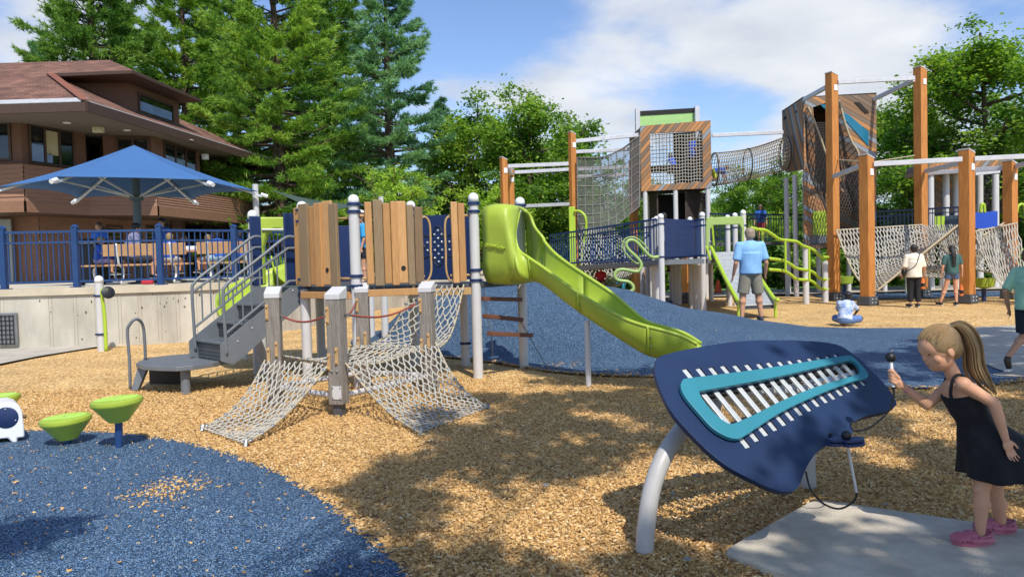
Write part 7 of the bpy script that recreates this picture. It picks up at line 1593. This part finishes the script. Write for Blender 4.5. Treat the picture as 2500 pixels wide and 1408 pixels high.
SEAT = dict(pel=(0, 0, .28), waist=(0, .01, .37), chest=(0, .03, .49), neck=(0, .05, .59), head=(0, .075, .675), sh=(.105, .03, .56), el=(.13, .10, .42), wr=(.08, .24, .43), hip=(.05, .03, .27), kn=(.07, .26, .28), an=(.07, .25, .06), toe=(.07, .35, .03))
def seated(label, px, d, rz, H, z=TZ, dz=0.0, **k):
    q = P(px, 640, d); return person(label, (q.x, q.y, z + .46 - .20 * H + dz), rz, H, SEAT, group=k.pop('group', None), **k)
seated('man in a grey lilac polo shirt with black hair sitting at the picnic table', 322, 17.8, R(-62), 1.78, skin='fair', hair='dark', top=('7f809c', .42), legs=('shorts', '33353c', .95), build=1.15)
seated('blond girl in a blue t-shirt seated at the left end of the picnic table', 240, 18.0, R(-75), 1.22, skin='fair', hair='blond', hairlen=.25, top=('1f4fb0', .42), legs=('shorts', 'a08fae', .8), child=True)
seated('child in a blue t-shirt seated just right of the blond girl, behind the fence pickets', 268, 18.5, R(-60), 1.22, skin='tan', hair='brown', top=('1f4fb0', .42), legs=('shorts', '20242e', .8), child=True)
q = P(246, 640, 19.9); person('smiling woman in a blue t-shirt standing behind the left picnic table', (q.x, q.y, TZ), R(170), 1.62, skin='fair', hair='brown', hairlen=.2, top=('2f66c8', .42, .2), legs=('shorts', '20242e', .9))
q = P(400, 640, 19.6); person('dark haired woman in a blue t-shirt standing right of the umbrella pole', (q.x, q.y, TZ), R(160), 1.66, skin='tan', hair='dark', hairlen=.25, top=('1f4fb0', .42, .2), legs=('shorts', '20242e', .9))
seated('blond child in blue with back to the fence, seated on the long bench', 412, 17.75, R(-5), 1.28, skin='fair', hair='blond', top=('1f4fb0', .42), legs=('shorts', 'c9c2b6', .8), child=True)
seated('long haired child in dark blue at the far side of the right table', 455, 19.3, R(175), 1.3, skin='fair', hair='brown', hairlen=.25, top=('1c2c50', .42), legs=('shorts', '20242e', .8), child=True)
seated('child in a blue t-shirt leaning on the right table, seen in profile', 518, 18.2, R(75), 1.22, skin='fair', hair='blond', top=('2f72d8', .42), legs=('shorts', 'a9c3cc', .6), child=True)
seated('dark haired child in a blue t-shirt seated near the stair rails', 538, 18.0, R(70), 1.38, skin='brown', hair='dark', top=('2f66c8', .42), legs=('shorts', '9fb6c9', .8), child=True)
seated('child in blue seated behind the stair rails at the far right of the terrace', 592, 18.6, R(60), 1.35, skin='tan', hair='dark', top=('1f4fb0', .42), legs=('shorts', '20242e', .8), child=True)
for k, (px, py, d, c, nm, lb) in enumerate(((470, 596, 18.3, 'dfe3e6', 'lunch_bag', 'white lunch bag standing on the right picnic table'), (500, 601, 18.3, 'b5d34a', 'food_tray', 'lime green food tray on the right picnic table'), (283, 610, 18.7, '6aa04a', 'salad_box', 'green food box on the left picnic table'))):
    q = P(px, py, d); b = MB(); b.box((q.x, q.y, TZ + .765 + (.05 if nm == 'lunch_bag' else .03)), (.28, .2, .1 if nm == 'lunch_bag' else .06)); tag(b.build(nm, mat(nm + '_m', c, .7), bevel=.02), lb, nm.replace('_', ' '))
q = P(222, 640, 18.6); t = thing('waste_bin', 'tall black waste bin behind the second fence post', 'waste bin', (q.x, q.y, TZ)); b = MB(); b.box((0, 0, .5), (.62, .6, 1.0)); b.build('bin_body', M_BLACK, t, bevel=.05); b = MB(); b.box((0, .02, 1.05), (.68, .66, .12)); b.build('lid', M_BLACK, t, bevel=.05); b = MB(); b.cyl((-.32, -.3, 1.0), (.32, -.3, 1.0), .02); b.build('handle', M_STEEL, t)
q = P(360, 684, 16.4); b = MB(); b.box((q.x, q.y, TZ + .05), (.24, .12, .1)); tag(b.build('red_bag', mat('red_cloth', 'c03038', .7), bevel=.03), 'small red bag on the terrace floor under the long bench', 'bag')

# ================================================================ THE GIRL AT THE CHIMES
def girl():
    c0 = P(2400, 1345, 3.62); base = V(c0.x, c0.y, .037)
    t = thing('person', 'girl with blond ponytail in black dress and pink clogs leaning towards the chimes', 'person', base)
    q = lambda px, py, d: P(px, py, d) - base
    hdc = q(2291, 853, 3.66); hs = .212
    hfw = V(-.93, -.10, -.30).normalized(); hup = V(-.30, .03, .95); hup = (hup - hfw * hup.dot(hfw)).normalized()
    nkb, nkt = q(2334, 930, 3.66), q(2312, 893, 3.66)
    shN, shF = q(2352, 938, 3.56), q(2322, 938, 3.76); elN, wrN = q(2428, 985, 3.52), q(2455, 1072, 3.50); elF, wrF = q(2263, 988, 3.76), q(2207, 944, 3.77)
    ch, wa, pel = q(2346, 965, 3.66), q(2378, 1022, 3.66), q(2412, 1085, 3.66)
    hipN, hipF = q(2414, 1100, 3.62), q(2428, 1100, 3.71); knN, knF = q(2397, 1195, 3.615), q(2432, 1200, 3.73); anN, anF = q(2393, 1312, 3.615), q(2448, 1305, 3.76)
    upv = (nkb - pel).normalized(); fwd = V(-.8, 0, -.6); fwd = (fwd - upv * fwd.dot(upv)).normalized(); sd = fwd.cross(upv).normalized(); mt = Matrix((sd, fwd, upv)).transposed()
    b = MB(); blob(b, ch, .088, (1.15, .78, 1.1), mt); blob(b, wa, .080, (1.0, .80, 1.2), mt); blob(b, pel, .092, (1.05, .92, .95), mt); blob(b, nkb - upv * .012, .05, (1.7, .8, .6), mt)
    cap(b, nkb - upv * .01, nkt + V(.0, 0, .02), .036, .033)
    f, hm = head(b, hdc, hs, hfw, hup, True)
    for s, e, w_, r in ((shN, elN, wrN, 1), (shF, elF, wrF, 1)):
        blob(b, s, .036); cap(b, s, s.lerp(e, .5), .033, .029); cap(b, s.lerp(e, .5), e, .029, .0245); cap(b, e, e.lerp(w_, .35), .0255, .0255); cap(b, e.lerp(w_, .35), w_, .0255, .0165)
    for h_, k_, a_ in ((hipN, knN, anN), (hipF, knF, anF)):
        cap(b, h_, h_.lerp(k_, .55), .055, .044); cap(b, h_.lerp(k_, .55), k_, .044, .033); cap(b, k_, k_.lerp(a_, .32), .033, .035); blob(b, k_.lerp(a_, .3) + V(.010, 0, 0), .033); cap(b, k_.lerp(a_, .32), k_.lerp(a_, .8), .034, .022); cap(b, k_.lerp(a_, .8), a_, .022, .022); blob(b, k_ + V(-.010, 0, .005), .030)
        cap(b, a_, a_ + V(-.10, -.01, -.035), .026, .02); blob(b, a_ + V(.02, 0, -.018), .026)
    # hanging hand, relaxed, fingers slightly curled
    d = V(.30, -.1, -1).normalized(); hand(b, wrN, d, V(-.25, 1, 0).normalized(), .118, .30, .22, side=-1)
    # gripping hand: palm beside the handle, fingers wrapped round it
    gp = P(2178, 921, 3.78) - base; hx = (h1_ - h0).normalized(); pd = (gp - wrF).normalized(); pn_ = pd.cross(hx).normalized()
    if pn_.y > 0: pn_ = -pn_
    pc = wrF.lerp(gp, .52) + pn_ * .004; pm = Matrix((hx, pd, pn_)).transposed(); blob(b, pc, .028, (1.05, 1.15, .62), pm); cap(b, wrF, pc, .0165, .02)
    for i in range(4):
        o = gp - base * 0 + hx * (-.024 + .0165 * i); rr = .0165; st = pc + hx * (-.026 + .017 * i) + pn_ * .004; pts = [st]
        for k in range(6): a = -2.6 + k * .85; pts.append(o + pd * math.cos(a) * rr + pn_ * -math.sin(a) * rr)
        for k in range(len(pts) - 1): cap(b, pts[k], pts[k + 1], .0082 - .0003 * k, .0080 - .0003 * k)
    cap(b, pc + pn_ * .012 - hx * .02, gp + pn_ * .018 - hx * .030, .0095, .0085); cap(b, gp + pn_ * .018 - hx * .030, gp + pn_ * .012 - hx * .038 - pd * .0, .0085, .0075)
    remesh(b, 'body', SKIN['fair'], t, .0036, 3)
    for sx in (-1, 1):
        b = MB(); e0_ = f(.155 * sx, .335, .01); b.sphere(e0_, hs * .034, 14, 10, (1.25, 1, .55), hm); ey = b.build('eye', M_EYE, t, smooth=2)
    b = MB(); b.tube([f(x, .392 - abs(x) * .55, -.235 + abs(x) * .25) for x in (-.09, -.045, 0, .045, .09)], hs * .011, 6); b.build('lips', mat('lips', 'b56a60', .5), t, smooth=2)
    # hair pulled back into a high ponytail
    M_GH = HAIR['blond']; b = MB(); blob(b, f(0, -.085, .15), hs * .525, (.80, .86, .79), hm); blob(b, f(0, -.27, -.02), hs * .36, (.9, .7, .9), hm)
    for sx in (-1, 1): blob(b, f(.27 * sx, -.14, .06), hs * .23, (.60, 1.1, 1.1), hm); cap(b, f(.35 * sx, .06, .12), f(.36 * sx, -.12, .12), hs * .04, hs * .07)
    tie_ = f(0, -.40, .36); blob(b, f(0, -.30, .28), hs * .2)
    hr = remesh(b, 'hair', M_GH, t, .004, 3)
    rg = random.Random(5); b = MB()
    tail = [tie_, tie_ + V(.035, 0, .022), tie_ + V(.085, 0, -.02), tie_ + V(.115, .0, -.10), tie_ + V(.125, 0, -.19), tie_ + V(.165, -.01, -.27), tie_ + V(.215, -.01, -.325)]
    for k in range(46):
        a = rg.uniform(0, 6.28); rr = math.sqrt(rg.random()); w0 = [.012, .024, .036, .043, .045, .035, .012]; e = rg.uniform(.78, 1.04); pts = [p + V(math.cos(a) * rr * w * .95, math.sin(a) * rr * w, math.cos(a) * rr * w * .5) for p, w in zip(tail, w0)]; cv = curve(pts, 4); cv = cv[:max(6, int(len(cv) * e))]; n_ = len(cv); b.tube(cv, [.0075 * (1 - .75 * (i / n_) ** 2) for i in range(n_)], 5)
    for k in range(16):                                # loose strands beside the cheek and behind the ear
        y0 = rg.uniform(-.34, -.05); s0 = f(.36, y0, rg.uniform(-.08, .02)); cv = curve([s0, s0 + V(rg.uniform(.0, .03), -.008, -.05), s0 + V(rg.uniform(.02, .06), -.012, -.11), s0 + V(rg.uniform(.05, .09), -.01, -rg.uniform(.14, .2))], 4); n_ = len(cv); b.tube(cv, [.0042 * (1 - .8 * i / n_) for i in range(n_)], 4)
    for k in range(150):                               # fine strands combed over the scalp towards the tie
        sx = -1; a = rg.uniform(-1.25, 1.25); y0 = rg.uniform(.05, .27); s0 = f(math.sin(a) * .37, (y0 + .07) * math.cos(a * .8), .15 + .20 * math.cos(a) + .10 * (.34 - y0)); mids = [hm.inverted() @ (s0.lerp(tie_, u) - hdc - hup * -.0) for u in (.25, .5, .75)]
        pts = [s0]
        for m_ in mids:
            l = Vector((m_.x / .80, (m_.y + .085 * hs) / .86, (m_.z - .15 * hs) / .79)); l = l.normalized() * hs * .530; pts.append(hdc + hm @ Vector((l.x * .80, l.y * .86 - .085 * hs, l.z * .79 + .15 * hs)))
        pts.append(tie_ - hup * .008); b.tube(curve(pts, 3), .0020, 3, caps=False)
    b.build('ponytail', M_GH, hr, smooth=2)
    b = MB(); b.lathe(tie_ + V(.006, 0, .004), [(.016, -.008), (.021, 0), (.016, .008)], 14, axis=V(.8, 0, .6)); b.build('hair_tie', mat('pale_tie', 'cfc5b8', .6), hr, smooth=2)
    # dress
    M_DR = mat('black_dress_cloth', '14151c', .85, var=.25, vs=18, bump=.5, bs=22); b = MB(); rows = []
    hem = q(2440, 1158, 3.66); secs = [(nkb - upv * .050 + fwd * .006, .090, .064, 0), (ch + upv * .012, .100, .078, 0), (ch.lerp(wa, .5), .094, .078, 0), (wa, .089, .076, 0), (wa.lerp(pel, .5), .124, .104, .004), (pel, .158, .132, .010), (pel.lerp(hem, .45) + V(.02, 0, 0), .185, .175, .018), (hem + V(.025, 0, .0), .205, .215, .026)]
    for i, (c, rx, ry, fl_) in enumerate(secs):
        tt = max(0, (i - 4) / 3); u2 = upv.lerp(V(0, 0, 1), tt).normalized(); s2 = sd; f2 = (fwd.lerp(V(-1, 0, 0), tt)); f2 = (f2 - u2 * f2.dot(u2)).normalized(); s2 = f2.cross(u2).normalized(); row = []
        for k in range(64):
            a = 2 * PI * k / 64; fold = 1 + fl_ * 3.2 * math.sin(9 * a + .6 * i) * (1 if i > 4 else 0); back = 1.0 + (.22 * tt if math.sin(a) < 0 else -.12 * tt); row.append(c + s2 * math.cos(a) * rx * fold + f2 * math.sin(a) * ry * fold * back + V(0, 0, .05 * tt * max(0, -math.sin(a)) + (.008 * math.sin(5 * a) if i == 7 else 0)))
        rows.append(row)
    dn = []
    for i in range(len(rows) - 1):
        for k in range(4):
            t_ = k / 4; r_ = []
            for j in range(64):
                a_, b1, c_, d_ = rows[max(i - 1, 0)][j], rows[i][j], rows[i + 1][j], rows[min(i + 2, len(rows) - 1)][j]; r_.append(0.5 * ((2 * b1) + (c_ - a_) * t_ + (2 * a_ - 5 * b1 + 4 * c_ - d_) * t_ * t_ + (3 * b1 - a_ - 3 * c_ + d_) * t_ ** 3))
            dn.append(r_)
    dn.append(rows[-1]); b.grid(dn, closed=True); b.build('dress', M_DR, t, smooth=2, solid=.004, recalc=True)
    for s in (shN, shF):
        k = (s - nkb) * .62; top_ = nkb + k + upv * .034; fr_ = ch + k * .95 + fwd * .058 + upv * .03; bk = ch + k * .95 - fwd * .052 + upv * .03; b = MB(); b.tube(curve([fr_ - upv * .035 - fwd * .01, fr_ + upv * .01, top_ + fwd * .022, top_ - fwd * .02, bk + upv * .02, bk - upv * .02], 4), .0075, 6); b.build('shoulder_strap', M_DR, t, smooth=2)
    # clogs
    M_CL = mat('pink_clog_foam', 'b96f7c', .55, var=.08, vs=8, bump=.1, bs=60, col2='a85468')
    for a_, yaw, lb in ((anN, R(182), 'near'), (anF, R(176), 'far')):
        m2 = Matrix.Rotation(yaw, 3, 'Z'); g = V(a_.x, a_.y, .0); z0 = g.z
        L3 = lambda x, y, z: g + m2 @ V(x, y, 0) + V(0, 0, z0 + z)
        b = MB(); prof = [(-.055, .026, .030), (-.04, .036, .034), (0, .036, .030), (.05, .042, .040), (.085, .046, .046), (.115, .040, .036), (.137, .024, .022)]
        rows = [[L3(x, hw * math.cos(k * PI / 12), .004 + h_ * max(0, math.sin(k * PI / 12)) ** .7 * (1.0)) for k in range(13)] + [L3(x, hw * (-1 + 2 * k / 6), .0) for k in range(1, 6)] for x, hw, h_ in prof]
        cl = MB(); blob(cl, L3(.095, 0, .026), .043, (1.15, 1.0, .72), m2); blob(cl, L3(.055, 0, .032), .042, (1.0, .92, .80), m2); blob(cl, L3(-.035, 0, .022), .034, (.95, 1.0, .80), m2)
        for y in (-.030, .030): cap(cl, L3(-.035, y, .022), L3(.06, y * 1.15, .024), .016, .018)
        cap(cl, L3(-.035, 0, .012), L3(.10, 0, .012), .026, .030); cl_o = remesh(cl, 'clog', M_CL, t, .0045, 3)
        b = MB(); n_ = 24; pts = [L3(.038 + .100 * math.cos(2 * PI * k / n_), .046 * math.sin(2 * PI * k / n_) * (1 + .12 * math.cos(2 * PI * k / n_)), -.003) for k in range(n_)]; b.prism(pts, (0, 0, .016)); b.build('sole', M_CL, cl_o, recalc=True, bevel=.004)
        b = MB()
        for (x, y) in ((.06, -.02), (.075, 0), (.06, .02), (.09, -.018), (.09, .018), (.105, 0), (.115, -.016)): b.sphere(L3(x, y, .052 - (x - .06) * .12 - abs(y) * .25 + .003), .0035, 6, 4)
        for x in (.07, .09, .11): b.sphere(L3(x, .046 - (x - .07) * .12, .024), .004, 6, 4); b.sphere(L3(x, -.046 + (x - .07) * .12, .024), .004, 6, 4)
        b.build('vent_holes', mat('clog_hole', '6a2f3a', .8), cl_o)
        b = MB(); b.tube(curve([L3(.03, .040, .036), L3(-.02, .038, .046), L3(-.062, .0, .050), L3(-.02, -.038, .046), L3(.03, -.040, .036)], 5), .0055, 6); b.build('heel_strap', M_CL, cl_o, smooth=2); b = MB()
        for y in (.044, -.044): b.sphere(L3(.03, y, .036), .007, 8, 6)
        b.build('strap_rivets', mat('rivet', 'c04a70', .4), cl_o)
    b = MB(); w_ = wrF.lerp(elF, .12); ax = (elF - wrF).normalized(); b.lathe(w_, [(.020, -.003), (.0215, 0), (.020, .003)], 18, axis=ax); b.build('bracelet', mat('pink_band', 'c98090', .5), t, smooth=2)
girl()
bpy.context.view_layer.update()
